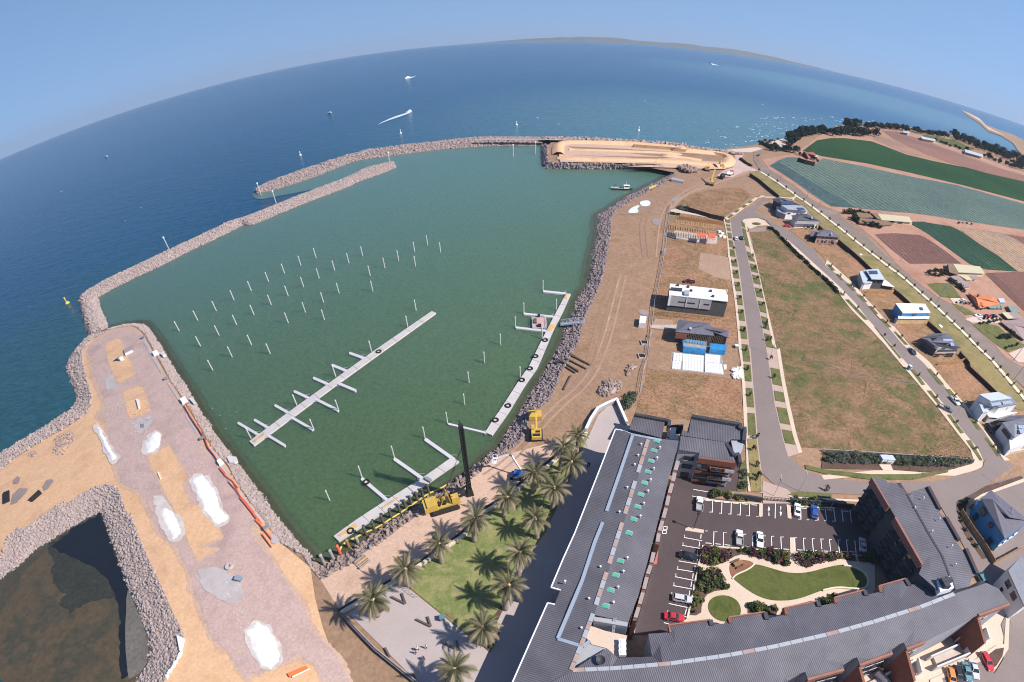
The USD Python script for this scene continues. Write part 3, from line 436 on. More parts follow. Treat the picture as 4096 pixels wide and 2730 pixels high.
heap('rock_pile','small round pile of tan rock on the bare ground beside the promenade corner',P('L7',1990,1360,2040,1300,2060,1240,2150,1215,2250,1235,2290,1300,2240,1360,2150,1400,2060,1410),LAND,1.2,'rock_core',.8,1.5,12,200,'rock pile',10,'rock_tan')
heap('rock_pile','loose scatter of tan rock by the dark fence line of the empty lot',P('N7',20,680,60,640,180,630,190,670,110,710,60,740,60,810,15,810),LAND,.7,'rock_core',.8,1.3,13,60,'rock pile',10,'rock_tan')
heap('rock_pile','flat patch of brown rubble on the sandy headland',P('L2',545,660,620,610,700,580,780,590,760,680,690,770,660,820,580,835,540,780,560,720),HL,.25,'sand',.55,.7,14,100,'rock pile',12,'rock_mauve')
heap('rock_pile','small patch of grey rubble near the seaward rocks on the headland',P('L2',310,800,350,785,390,800,370,850,330,870,300,845),HL,.25,'sand',.55,.8,15,40,'rock pile',12,'rock_mauve')
# ================================================================ PONTOONS, PILES
plain('pontoon_deck',(.52,.48,.47),rough=.75,var=.09,size=3); plain('finger_deck',(.56,.53,.55),rough=.7,var=.06,size=3); plain('pile_white',(.50,.51,.48),rough=.5,var=.1,size=.8); plain('pile_cap',(.62,.64,.62),rough=.4)
plain('timber_pile',(.11,.085,.07),rough=.9,var=.3,size=.6); plain('timber_grey',(.30,.28,.27),rough=.9,var=.2); plain('timber_brown',(.30,.16,.07),rough=.8,var=.2); plain('timber_pale',(.50,.35,.20),rough=.8,var=.2)
plain('steel_grey',(.30,.33,.37),rough=.5,metal=.3); plain('galvanised',(.52,.55,.60),rough=.45,metal=.4); plain('rubber',(.015,.015,.015),rough=.7); plain('yellow_float',(.62,.46,.10),rough=.5); plain('white_paint',(.78,.78,.77),rough=.4,var=.05); plain('orange_ply',(.62,.38,.16),rough=.7)
plain('orange_plastic',(.80,.20,.05),rough=.5); plain('red_orange',(.66,.13,.07),rough=.6); plain('yellow_paint',(.54,.36,.07),rough=.45,coat=.2); plain('black_steel',(.022,.02,.02),rough=.6,var=.3,size=.5); plain('blue_paint',(.03,.12,.42),rough=.4,coat=.2); plain('dark_glass',(.02,.025,.032),rough=.08,spec=.7,var=.05)
def finger_px(a,b,w):
    a,b=np.array(a,float),np.array(b,float); d=(b-a)/np.linalg.norm(b-a); n=np.array([-d[1],d[0]])*w/2; tip=[a+n*np.cos(q)*1-d*abs(w/2)*np.sin(q)*.7 for q in np.linspace(math.pi,0,7)]
    return np.vstack([[b-n],tip,[b+n]])
def pontoon(label,ea,eb,n,fingers,fr,w,extra=()):
    t=thing('pontoon',label,'pontoon'); panels('deck_panel',ea,eb,n,'pontoon_deck',-.3,.62,t,gap=.05)
    for q in fingers:
        f0,a,b=q[0],q[1:3],q[3:5]; A,Bq=P(f0,*a)[0],P(f0,*b)[0]; slab('finger',finger_px(A,Bq,w),'finger_deck',-.2,.56,t,step=60)
        d=(Bq-A)/np.linalg.norm(Bq-A); nn=np.array([-d[1],d[0]])
        for s in (1,-1):
            p0=at([Bq-d*w*1.6+nn*s*w*.4],.4)[0]; p1=at([Bq-d*w*.1+nn*s*w*1.5],.4)[0]; obj('brace',bar(p0,p1,.18,.18),'steel_grey',t)
    return t
ptA=pontoon('longest floating pontoon, lying free in mid-harbour with fingers on both sides',P('L6',250,1480,660,1175,1090,868,1545,540,2160,118),P('L6',298,1525,720,1212,1150,893,1605,565,2205,135),14,
 [('L6',140,1287,352,1412),('L6',310,1255,452,1337),('L6',525,1103,662,1180),('L6',727,957,872,1024),('L6',928,817,1077,882),('L6',1122,682,1272,743),('L6',1305,556,1457,611),('L6',622,1520,438,1410),('L6',912,1352,690,1224),('L6',1178,1153,945,1034),('L6',1362,946,1178,868)],'L6',10.5)
ptB=pontoon('long bent pontoon beside the dark rock slope, reached by the gangway',np.vstack([P('L7',1640,213,1520,440,1420,630,1310,850,1215,1050,1100,1215,1000,1370),P('B2',870,120,790,230,700,375)]),np.vstack([P('L7',1695,218,1600,430,1490,640,1390,880,1310,1070,1210,1210,1130,1330),P('B2',980,130,880,270,780,412)]),13,
 [('L7',1378,189,1640,216),('L7',1152,450,1495,485),('L7',1058,610,1412,650),('B2',275,278,712,382)],'L7',7.0)
ptC=pontoon('broad pontoon with three fingers parallel to the near shore',P('L8',385,1440,620,1268,960,1045,1440,748,1762,520),P('L8',447,1502,850,1237,1230,1010,1530,790,1848,570),8,
 [('L8',722,772,1015,1022),('L8',1100,542,1418,765),('L8',1460,315,1790,548)],'L8',13.5)
for q,m in ((P('L8',440,1425,640,1290,675,1325,480,1440),'orange_ply'),(P('L8',950,1100,1120,985,1150,995,960,1118),'timber_pale')): slab('board_stack',q,m,.62,.78,ptC)
for q,m in ((P('L7',1420,650,1462,572,1516,574,1470,652),'orange_ply'),(P('L7',1618,275,1640,215,1660,217,1650,278),'orange_ply')): slab('deck_plate',q,m,.62,.75,ptB)
slab('board_stack',P('L6',285,1475,400,1390,425,1400,320,1480),'timber_pale',.62,.8,ptA)
slab('deck_plate',P('L8',1445,765,1470,740,1528,775,1505,800),'steel_grey',.62,1.3,ptC)
def torus(R,r,n=14,k=6): return trimesh.creation.torus(R,r,major_sections=n,minor_sections=k)
for f,x,y,t,nm in (('L7',1395,760,ptB,'B'),('L7',1283,946,ptB,'B'),('L7',1218,1088,ptB,'B'),('L7',1125,1222,ptB,'B'),('L7',964,1520,ptB,'B'),('B2',818,235,ptB,'B'),('L8',770,808,ptC,'C'),('L8',587,1376,ptC,'C'),('L6',1606,540,ptA,'A')):
    g=torus(.75,.27); M=spot(P(f,x,y)[0],P(f,x+10,y)[0],.72); o=obj('tyre',g,'rubber',None); UsdGeom.Xformable(o).AddTransformOp().Set(Gf.Matrix4d(M.T.tolist()))
    k=globals().setdefault('_ty',{}); k[nm]=k.get(nm,0)+1
    tag(o,{'B':f'black tyre lying on the bent pontoon by the rocks, {["nearest the gangway","second from the gangway","third from the gangway","fourth from the gangway","fifth from the gangway","at the near corner"][min(k[nm]-1,5)]}','C':['black tyre on the tip of the left finger of the near pontoon','black tyre beside the boards on the near pontoon end'][min(k[nm]-1,1)],'A':'black tyre lying on the free mid-harbour pontoon'}[nm],'tyre','tyres on the pontoons')
pile0=None
def pile(base,h,label,group,m='pile_white',r=.19,name='mooring_pile'):
    global pile0
    M=place(base,base+np.array([1.0,0,0]))
    key=(m,round(h,1))
    if key not in PILES:
        t=thing(name,label,'pile',M,group); obj('shaft',cyl((0,0,-1.5),(0,0,h),r,n=10),m,t); obj('cap',cyl((0,0,h),(0,0,h+.45),r*1.12,.05,n=10),'pile_cap' if m=='pile_white' else m,t); PILES[key]=t
    else: copy_of(PILES[key],M,label,group)
PILES={}
FREE=[(981,553),(1011,569),(951,568),(914,588),(953,601),(831,578),(799,594),(882,605),(848,623),(766,611),(723,582),(730,629),(776,663),(854,658),(688,600),(694,649),(740,684),(650,618),(658,669),(698,707),(742,724),(613,637),(619,690),(658,731),(573,658),(579,713),(533,679),(539,736),(616,802),(492,704),(498,760),(573,782),(449,726),(455,785),(528,809),(406,750),(483,840)]
rowname=['in the row nearest the breakwater','in the second row off the breakwater','in the third row off the breakwater','in the row farthest from the breakwater']
# rows run parallel to the long breakwater
G0=np.array(FREE,float); dirn=np.array([723-406,582-750.]); dirn/=np.linalg.norm(dirn); off=(G0-[406,750])@np.array([-dirn[1],dirn[0]]); al=(G0-[406,750])@dirn
rk=np.clip(np.round(off/46.).astype(int),0,3)
ORD=['first','second','third','fourth','fifth','sixth','seventh','eighth','ninth','tenth','eleventh','twelfth','thirteenth','fourteenth','fifteenth','sixteenth','seventeenth','eighteenth','nineteenth','twentieth']
def free_base(c,h): p=at([c],h/2)[0]; return lift(p,-h/2)[0]
for r_ in range(4):
    idx=[i for i in np.argsort(al) if rk[i]==r_]
    for j,i in enumerate(idx): pile(free_base(G0[i]*1.7407,4.2),3.9,f'lone white harbour pile, {ORD[j]} from the left {rowname[r_]}','white piles standing in rows in the harbour')
for c,l in ((P('G',954,702)[0],'beyond the far end of the free pontoon'),(P('L7',874,751)[0],'nearest the gangway in the line off the bent pontoon'),(P('L7',686,960)[0],'second from the gangway in the line off the bent pontoon'),(P('L7',504,1191)[0],'third from the gangway in the line off the bent pontoon'),(P('L7',453,1447)[0],'last and nearest in the line off the bent pontoon'),(P('L8',320,967)[0],'left of the near pontoon')):
    pile(free_base(c,4.2),3.9,'lone white pile '+l,'lone white piles off the pontoons')
for f,x,y,l in (('L6',272,1450,'the near end'),('L6',752,1105,'the second finger pair'),('L6',1158,805,'the middle left side'),('L6',1533,545,'beyond the last finger'),('L6',1910,285,'towards the far end'),('L6',930,1362,'the tip of the second right finger'),('L6',1190,1163,'the tip of the third right finger')):
    pile(at(P(f,x,y),0)[0],4.0,'white pile holding the free pontoon at '+l,'piles of the free pontoon')
for f,x,y,l in (('L7',1369,190,'the tip of the far finger'),('L7',1148,455,'the tip of the second finger'),('L7',1050,615,'the tip of the third finger'),('L7',1523,412,'its side above the second finger'),('L7',1358,742,'its side below the third finger'),('L7',1105,1197,'the bend'),('B2',262,275,'the tip of the near finger')):
    pile(at(P(f,x,y),0)[0],4.0,'white pile holding the bent pontoon at '+l,'piles of the bent pontoon')
for f,x,y,l in (('L8',720,757,'left'),('L8',1095,527,'middle'),('L8',1452,305,'right')): pile(at(P(f,x,y),0)[0],4.2,f'white pile at the tip of the {l} finger of the near pontoon','piles of the near pontoon')
for k,(x,y) in enumerate(((1497,945),(1430,990),(1365,1030),(1295,1075),(1230,1120),(1165,1170),(1062,1230),(970,1300),(865,1365),(770,1430))):
    pile(at(P('L8',x,y),0)[0],3.4,f'dark timber pile between the near pontoon and the yellow boom, {ORD[k]} from the piling rig','dark timber piles along the yellow boom','timber_pile',.36,'timber_pile')
pile(at(P('L8',675,1520),0)[0],2.4,'grey timber pile at the left end of the dark pile row',None,'timber_grey',.4,'timber_pile')
pile(at(P('L8',570,1568),0)[0],3.0,'brown timber pile inside the bend of the yellow boom',None,'timber_brown',.4,'timber_pile')
pile(at(P('B1',420,222),.2)[0],3.3,'orange topped pile at the end of the yellow boom',None,'red_orange',.4,'timber_pile')
pile(at(P('B1',355,292),.2)[0],4.2,'leaning weathered pile in the near corner of the harbour, right of a pair',None,'timber_grey',.42,'timber_pile')
pile(at(P('B1',258,335),.4)[0],4.0,'leaning weathered pile in the near corner of the harbour, left of a pair',None,'timber_grey',.42,'timber_pile')
def tube_line(pts,r,n=6):
    pts=np.asarray(pts,float); t=np.gradient(pts,axis=0); t/=np.linalg.norm(t,axis=1)[:,None]; a=np.cross(t,[0,0,1.0]); a/=np.linalg.norm(a,axis=1)[:,None]; b=np.cross(t,a); q=np.arange(n)*2*math.pi/n
    v=(pts[:,None]+r*(np.cos(q)[None,:,None]*a[:,None]+np.sin(q)[None,:,None]*b[:,None])).reshape(-1,3); N=len(pts); i,j=np.meshgrid(np.arange(N-1),np.arange(n),indexing='ij'); i=i.ravel(); j=j.ravel(); k=(j+1)%n
    f=np.vstack([np.c_[i*n+j,i*n+k,(i+1)*n+k],np.c_[i*n+j,(i+1)*n+k,(i+1)*n+j]]); return v,f
boom=at(dens(P('L8',1725,830,1640,880,1500,942,1430,985,1300,1075,1170,1165,1060,1230,960,1300,860,1355,740,1405,620,1465,540,1500,'B1',440,135,420,175,405,250),9),.15)
bt_=thing('floating_boom','yellow floating silt boom along the foot of the near rocks','boom')
for k in range(0,len(boom)-3,3): obj('float',tube_line(boom[k:k+4]*1.0,.24,6),'yellow_float',bt_)
# gangway
t=thing('gangway','grey truss gangway from the bent pontoon up to the rocks','gangway'); a0,a1=at(P('L7',1575,575),.9)[0],at(P('L7',1855,545),LAND+.4)[0]; M=place(a0,a1); L=np.linalg.norm(a1-a0); top=to_local(M,a1)[0]
obj('deck',bar((0,0,0),top,2.0,.15),'galvanised',t)
for s in (-1.05,1.05):
    o=np.array([0,s,1.15]); obj('handrail',bar(o,top+o,.14,.14),'galvanised',t)
    for k in range(12): obj('truss_bar',bar(top*k/12+[0,s,.05 if k%2 else 1.15],top*(k+1)/12+[0,s,1.15 if k%2 else .05],.09,.09),'galvanised',t)
UsdGeom.Xformable(t).AddTransformOp().Set(Gf.Matrix4d(M.T.tolist()))
# ================================================================ BOATS, BUOYS, FOAM
def hull(L,W,D,n=9,full=.55,sheer=.25):
    v=[];
    for k in range(n):
        s=k/(n-1); x=(s-.5)*L; w=W/2*(1-max(0,(s-full)/(1-full))**2.2*.97); z=D*(1+sheer*max(0,s-.5)*2*.6); b=w*.6; v+=[(x,-w,z),(x,-b,-.25),(x,b,-.25),(x,w,z)]
    f=[]
    for k in range(n-1):
        for j in range(3): a=4*k+j; f+=[(a,a+1,a+5),(a,a+5,a+4)]
        f+=[(4*k,4*k+4,4*k+7),(4*k,4*k+7,4*k+3)]
    f+=[(0,3,2),(0,2,1),(4*n-4,4*n-3,4*n-2),(4*n-4,4*n-2,4*n-1)]
    m=trimesh.Trimesh(v,f,process=False); m.fix_normals(); return m
def xf(prim,M): UsdGeom.Xformable(prim).AddTransformOp().Set(Gf.Matrix4d(np.asarray(M).T.tolist()))
plain('hull_dark',(.03,.035,.04),rough=.4); plain('hull_white',(.8,.8,.78),rough=.35); plain('boat_deck',(.40,.38,.36),rough=.7)
t=thing('work_boat','small dark hulled tug with a white wheelhouse near the rock shore','boat',spot(P('T2',1915,1276)[0],P('T2',1990,1280)[0],0,.42))
obj('hull',hull(24,6,1.7),'hull_dark',t); obj('deck',prism([(-12.5,-2.7),(3,-2.8),(8,-1.9),(8,1.9),(3,2.8),(-12.5,2.7)],1.86,2.02),'boat_deck',t); w=obj('wheelhouse',cat(box(2,8,-2,2,2,5),box(1.6,8.4,-2.3,2.3,5,5.2)),'hull_white',t); obj('window',box(7.95,8.06,-1.7,1.7,3.5,4.6),'dark_glass',w); obj('window',cat(box(2.5,7.5,2,2.07,3.5,4.5),box(2.5,7.5,-2.07,-2,3.5,4.5)),'dark_glass',w)
obj('mast',cyl((4.5,0,5.2),(4.5,0,9.5),.14),'white_paint',t); obj('winch',cyl((-2,-1,2.4),(-2,1,2.4),.8,n=12),'black_steel',t); obj('crane_post',cat(cyl((-9,0,2),(-9,0,5),.2),bar((-9,0,5),(-5.5,0,5.6),.25,.25)),'black_steel',t)
t=thing('barge','small pink decked work barge moored between two fingers of the bent pontoon','barge',spot(P('L7',1325,575)[0],P('L7',1320,500)[0],0))
obj('hull',cat(box(-3.6,3.2,-2.4,2.4,-.3,.75),prism([(3.2,-2.4),(4.4,-1.4),(4.4,1.4),(3.2,2.4)],-.2,.75)),'steel_grey',t); plain('pink_deck',(.55,.33,.31),rough=.7); obj('deck',box(-3.3,3.0,-2.1,2.1,.75,.85),'pink_deck',t); obj('bollard',cyl((3.4,0,.75),(3.4,0,1.8),.45),'black_steel',t); obj('engine',box(-3.2,-2.0,-.6,.6,.85,1.5),'rubber',t); obj('crate',box(-1,1.5,.8,1.8,.85,1.5),'timber_pile',t)
for s in (-1,1): obj('side_rail',cat(bar((-3.4,s*2.3,1.5),(3,s*2.3,1.5),.08,.08),*[cyl((x,s*2.3,.75),(x,s*2.3,1.5),.05,n=5) for x in (-3.3,-1,1,3)]),'white_paint',t)
def motor_boat(px,to,label,L=8.0,wake=None):
    t=thing('motor_boat',label,'boat',spot(px,to,0)); obj('hull',hull(L,L*.33,L*.12),'hull_white',t); c=obj('cabin',prism([(-L*.1,-L*.11),(L*.18,-L*.09),(L*.18,L*.09),(-L*.1,L*.11)],L*.11,L*.24),'hull_white',t); obj('windscreen',box(L*.175,L*.19,-L*.08,L*.08,L*.16,L*.22),'dark_glass',c)
soil('foam',[(.50,.58,.62),(.70,.76,.79)],2.5,.5,contrast=.2)
motor_boat(P('T2',488,756)[0],P('T2',520,745)[0],'white motor boat at the head of the long wake out at sea',7); motor_boat(P('T2',474,527)[0],P('T2',460,530)[0],'small white motor boat farthest out with a short wake',9); motor_boat(P('T1',718,1057)[0],P('T1',760,1050)[0],'white boat alone on the open sea left of the breakwaters',6); motor_boat(P('T1',2220,765)[0],P('T1',2260,765)[0],'white boat on the sea above the harbour mouth',6); motor_boat(P('T3',248,433)[0],P('T3',235,431)[0],'tiny white boat towards the horizon on the right',8)
def foam(name,label,poly,h=.12,catg='wake'): sheet(name,poly,'foam',h,step=12,label=label,category=catg,kind='stuff')
foam('wake','long white wake trailing left behind the nearer motor boat',P('T2',486,752,440,768,390,784,350,800,300,824,270,842,300,828,355,808,400,793,445,778,488,762)); foam('wake','short white wake behind the farther motor boat',P('T2',478,523,505,518,535,509,508,523,478,530)); foam('wake','thin white wake behind the tiny boat near the horizon',P('T3',255,432,275,434,298,441,275,439,255,436))
rs=np.random.default_rng(9); vs=[];fs=[];n=0
def strand(p,w,hh):
    global n
    q=np.array([p+[-w,0],p+[-w*.3,-hh],p+[w*.4,-hh*.7],p+[w,hh*.2],p+[w*.2,hh],p+[-w*.5,hh*.6]]); q+=rs.normal(size=q.shape)*[w*.15,hh*.3]; v=at(q,.15); vs.append(v); fs.append(np.array([[0,2,1],[0,3,2],[0,4,3],[0,5,4]])+n); n+=6
reg=poly_of(P('T3',60,965,300,900,600,780,900,760,1150,790,1500,830,1500,850,1100,840,1000,860,800,890,700,930,550,975,300,990))
while n<6*150:
    p=np.array([rs.uniform(2700,3600),rs.uniform(440,590)])
    if reg.contains(Point(*p)):
        for _ in range(rs.integers(1,4)): strand(p+rs.normal(size=2)*[14,2],rs.uniform(1.5,5.5),rs.uniform(.35,.9))
for (x,y,w) in ((2150,470,5),(2235,497,5),(1430,322,3),(2350,250,3),(2580,405,3),(3050,420,5),(500,885,3),(565,830,4),(245,767,3),(120,1228,2)): strand(np.array([x,y],float),w*.8,.8)
obj('whitecaps',(np.vstack(vs),np.vstack(fs)),'foam',None,label='scattered white wave crests on the shallows off the beach',category='foam',kind='stuff')
def buoy(px,label,m,s=1.0):
    t=thing('buoy',label,'buoy',spot(px,px+np.array([20,0]),0,s)); obj('float',trimesh.creation.revolve(np.array([(0,-.4),(.9,-.4),(1.2,.1),(.9,.6),(.25,1.0),(.25,2.6),(0,2.8)]),sections=12),m,t); obj('top_mark',box(-.35,.35,-.35,.35,2.7,3.3),m,t)
buoy(P('L1',632,735)[0],'yellow buoy on the sea beside the causeway','yellow_float',.9)
for x,y,l in ((1603,534,'white marker buoy outside the harbour mouth'),(2067,500,'white marker buoy beyond the middle of the outer breakwater'),(2555,523,'white marker buoy off the seaward end of the earth bund'),(1202,622,'white marker buoy left of the outer breakwater tip')): buoy(np.array([x,y],float),l,'white_paint',.7)
for f,x0,y0,x1,y1,l in (('T2',1185,1055,1185,1010,'inside the outer breakwater'),('T2',1335,1036,1334,1015,'by the corner of the earth bund'),('T2',356,1105,354,1070,'on the tip of the long breakwater'),('T1',1857,1368,1853,1330,'behind the long breakwater'),('L1',1585,235,1570,175,'on the seaward side of the long breakwater'),('T1',1755,1312,1752,1290,'at the tip of the outer breakwater')):
    b=at(P(f,x0,y0),0)[0]; h=6.0; t=thing('marker_pole','thin white marker pole '+l,'pole',place(b,b+[1,0,0])); obj('pole',cyl((0,0,-1),(0,0,h),.22),'pile_white',t); obj('light',cyl((0,0,h),(0,0,h+.7),.4,n=8),'white_paint',t)
# far coast across the bay, spit on the right
hx=np.linspace(1850,3350,90); r=np.random.default_rng(2); prof=20+45*meshkit.fbm(np.c_[hx/160,np.zeros(90),np.zeros(90)],4); prof*=np.clip(np.minimum((hx-1850)/500,(3350-hx)/400),0,1)
az=[]; 
base=[]; 
for x in hx:
    yy=np.interp(x,[1348,1764,2181,2450,2748,3112,3400],[238,196,176,176,200,242,306]); base.append((x,yy))
c=at(base,0); r0=np.hypot(c[:,0],c[:,1])[:,None]; R0=9000.0; d=c[:,:2]/r0; g0=np.c_[d*R0,np.full(90,ground_z(R0))]; g1=np.c_[d*(R0+900),np.full(90,ground_z(R0+900))]; top=np.c_[d*(R0+450),np.full(90,ground_z(R0+450))+prof*1.5]
obj('far_hills',grid_mesh([g0,top,g1]),'hills',None,True,kind='structure')
sheet('spit',P('T3',1930,742,1990,760,2060,800,2100,840,2200,880,2280,905,2353,945,'S',4500,640,4500,720,'T3',2353,1055,2310,1010,2280,965,2200,915,2110,885,2060,835,1990,790),'field_mixed',.5,step=14)
sheet('spit_sand',P('T3',1925,738,2050,795,2100,850,2210,905,2300,985,2353,1040,2353,1000,2290,955,2200,905,2110,870,2055,815),'beach',.9,step=10)
# ================================================================ BUILDINGS
def ribbed(name,c,px_a,px_b,pitch,depth=.35,rough=.6,spec=.35,var=.2,tile=0.0):
    """roof covering with ribs lying across the line a-b"""
    d=at([px_b],10)[0]-at([px_a],10)[0]; ang=math.atan2(d[1],d[0])
    nodes={'g':('geometry',{}),'mp':('mapping',{'rotation':(0,0,-ang)}),'w':('wave_texture',{'scale':.314/pitch,'distortion':0.0,'bands_direction':'x'}),'r':('rgb_ramp',{'ramp':[(.15,tuple(x*(1-depth) for x in c)),(.55,c),(.9,tuple(x*(1+depth*.45) for x in c))]}),
     'n':('noise_texture',{'scale':.16,'detail':7.0,'roughness':.65}),'r2':('rgb_ramp',{'ramp':[(.3,(1-var,)*3),(.7,(1+var,)*3)]}),'mx':('mix',{'mix_type':'multiply','fac':1.0}),'b':('bump',{'strength':.5,'distance':.05}),'p':('principled_bsdf',{'roughness':rough,'specular_ior_level':spec})}
    return usdkit.material(stage,'/World/Looks/'+name,nodes,[('g.position','mp.vector'),('mp.vector','w.vector'),('w.fac','r.fac'),('g.position','n.vector'),('n.fac','r2.fac'),('r.color','mx.color1'),('r2.color','mx.color2'),('mx.color','p.base_color'),('w.fac','b.height'),('b.normal','p.normal')],surface='p.BSDF')
ribbed('roof_west_wing',(0.112,0.107,0.125),P('B3',600,300)[0],P('B3',200,1500)[0],.42,.28); ribbed('roof_south_wing',(0.115,0.109,0.13),P('B6',100,1100)[0],P('B6',2000,700)[0],.42,.42); ribbed('roof_east_wing',(0.126,0.119,0.14),P('B8',150,70)[0],P('B8',450,520)[0],.42,.25); ribbed('roof_north_block',(0.119,0.112,0.13),P('B3',1300,300)[0],P('B3',1900,420)[0],.42,.35)
plain('roof_dark',(.085,.085,.10),rough=.6,var=.15,size=1); plain('roof_slate',(.12,.115,.145),rough=.65,var=.15,size=1); plain('roof_grey',(.20,.21,.24),rough=.55,var=.1); plain('roof_white',(.74,.74,.75),rough=.5,var=.04); plain('roof_pale',(.45,.50,.56),rough=.5,var=.06); plain('roof_zinc',(.34,.36,.40),rough=.45,var=.08)
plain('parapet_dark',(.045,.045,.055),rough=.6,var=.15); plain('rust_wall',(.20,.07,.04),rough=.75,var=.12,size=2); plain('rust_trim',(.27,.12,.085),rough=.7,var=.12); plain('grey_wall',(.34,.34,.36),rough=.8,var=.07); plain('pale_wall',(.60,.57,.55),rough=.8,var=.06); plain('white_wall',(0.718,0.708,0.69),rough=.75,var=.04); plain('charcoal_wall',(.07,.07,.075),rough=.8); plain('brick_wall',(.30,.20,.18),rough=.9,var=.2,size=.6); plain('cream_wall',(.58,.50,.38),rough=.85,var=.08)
plain('gutter_blue',(.33,.38,.45),rough=.4,metal=.2,var=.05); plain('gutter_white',(.76,.76,.78),rough=.45,var=.04); plain('ridge_cap',(.34,.25,.22),rough=.7,var=.25,size=3); plain('skylight_green',(.10,.36,.25),rough=.15,spec=.6,var=.15); plain('parapet_pink',(.33,.26,.25),rough=.8,var=.1); plain('canopy_red',(.42,.14,.12),rough=.6,var=.12); plain('blue_wrap',(.03,.22,.48),rough=.45,var=.22,size=1.2); plain('solar_blue',(.05,.065,.14),rough=.2,spec=.6,var=.2,size=.6); plain('solar_pale',(.35,.42,.52),rough=.25,spec=.6); plain('tile_orange',(.55,.19,.08),rough=.8,var=.15,size=.8); plain('tile_red',(.40,.10,.08),rough=.8,var=.15); plain('roof_brown',(.21,.135,.085),rough=.85,var=.2); plain('roof_cream',(.50,.45,.30),rough=.7,var=.06); plain('roof_mauve',(.30,.22,.21),rough=.8,var=.15); plain('iron_green',(.20,.25,.22),rough=.6)
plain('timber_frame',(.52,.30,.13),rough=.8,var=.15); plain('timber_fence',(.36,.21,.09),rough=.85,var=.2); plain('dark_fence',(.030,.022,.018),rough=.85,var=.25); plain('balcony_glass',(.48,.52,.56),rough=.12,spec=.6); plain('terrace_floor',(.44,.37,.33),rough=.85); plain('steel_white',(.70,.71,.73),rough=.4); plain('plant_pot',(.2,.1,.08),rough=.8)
def between(p,e,r,he,hr):
    E_,R_=LineString(e),LineString(r); de=shapely.distance(shapely.points(p),E_); dr=shapely.distance(shapely.points(p),R_); return he+(hr-he)*de/np.maximum(de+dr,1e-6)
def roof_face(name,px,e,r,he,hr,m,parent,thick=.18,step=60):
    """one slope of a roof, from its eave line up to its ridge line"""
    g=poly_of(px); p,t=flat(g,step); h=between(p,e,r,he,hr); v=at(p,h); vs=[v];fs=[t];n=len(v)
    ring=dens(np.array(g.exterior.coords)[:-1],step*.7,True); ring=ring if g.exterior.is_ccw else ring[::-1]
    tp=at(ring,between(ring,e,r,he,hr)); k=len(ring); a=np.arange(k); b=(a+1)%k; vs+=[tp,lift(tp,-thick)]; fs+=[np.c_[b+n,a+n,a+n+k],np.c_[b+n,a+n+k,b+n+k]]
    return obj(name,(np.vstack(vs),np.vstack(fs)),m,parent)
def strip(name,line,w_m,h0,h1,m,parent):
    q=dens(line,40); c=at(q,h1 if np.ndim(h1)==0 else np.interp(np.linspace(0,1,len(q)),np.linspace(0,1,len(h1)),h1)); d=np.gradient(c,axis=0); n=normal(c); s=np.cross(n,d); s/=np.linalg.norm(s,axis=1)[:,None]; a,b=c+s*w_m/2,c-s*w_m/2; k=len(c); V=np.vstack([a,b,lift(a,h0),lift(b,h0)]); i=np.arange(k-1)
    F=np.vstack([np.c_[i,i+1+k,i+1],np.c_[i,i+k,i+1+k],np.c_[i,i+1,i+1+2*k],np.c_[i,i+1+2*k,i+2*k],np.c_[i+k,i+1+3*k,i+1+k],np.c_[i+k,i+3*k,i+1+3*k],[[0,2*k,3*k],[0,3*k,k],[k-1,2*k-1,4*k-1],[k-1,4*k-1,3*k-1]]]); return obj(name,(V,F),m,parent)
def wins(parent,a,b,h,lst,m='dark_glass',name='window',th=.22,frame=None):
    A,Bq=at([a],h)[0],at([b],h)[0]; d=(Bq-A); L=np.linalg.norm(d); d/=L
    for u0,u1,v0,v1 in lst:
        p0=A+d*L*u0; p1=A+d*L*u1; n=normal(p0)[0]; o=np.cross(d,n); q=[]
        for s in (-th/2,th/2): q+=[p0+n*(v0-h)+o*s,p1+n*(v0-h)+o*s,p1+n*(v1-h)+o*s,p0+n*(v1-h)+o*s]
        w=obj(name,trimesh.convex.convex_hull(np.array(q)),m,parent)
        if frame: obj('sill',bar(p0+n*(v0-h-.06),p1+n*(v0-h-.06),th*1.5,.1),frame,w)
def small(parent,name,f,x,y,h,mesh,m,to=(10,0)):
    M=spot(P(f,x,y)[0],P(f,x,y)[0]+np.array(to,float),h); v=mesh.vertices@M[:3,:3].T+M[:3,3]; return obj(name,(v,mesh.faces),m,parent)
# ---- west wing
EV=13.5; RG=14.9
ww=thing('apartment_building','long grey roofed apartment wing with green skylights beside the palm lawn','building')
eaveW=P('B3',470,338,235,940,0,1540,'B4',660,275,535,572,632,600,572,752,497,737,320,1135,130,1568,'S',1990,2850)
ridge=P('B3',868,458,700,1000,530,1540,'B4',1125,430,985,862,880,1140,760,1440)
eaveE=P('B3',1205,475,1180,600,1155,665,1078,970,1010,1240,925,1568,'B4',1590,120,1545,300,1510,420,1450,650,1340,940)
wallpx=np.vstack([eaveW,P('S',2260,2900,'B4',985,870),eaveE[::-1],P('B3',1005,455,670,398,545,350)])
base=poly_of(np.vstack([eaveW,P('S',2140,2900,'B4',1230,1310,1115,1213,960,1172,870,1140,985,870,1340,940),eaveE[::-1],P('B3',1005,455,670,398,545,350)]))
slab('wall',base.buffer(-2),'grey_wall',LAND-.5,EV-.2,ww,step=60)
roof_face('roof',np.vstack([eaveW,P('S',2180,2850),ridge[::-1],P('B3',670,398,545,350)]),eaveW,ridge,EV,RG,'roof_west_wing',ww)
roof_face('roof',np.vstack([ridge[:5],P('B4',1330,938),eaveE[::-1],P('B3',1005,455)]),eaveE,ridge,EV,RG,'roof_west_wing',ww)
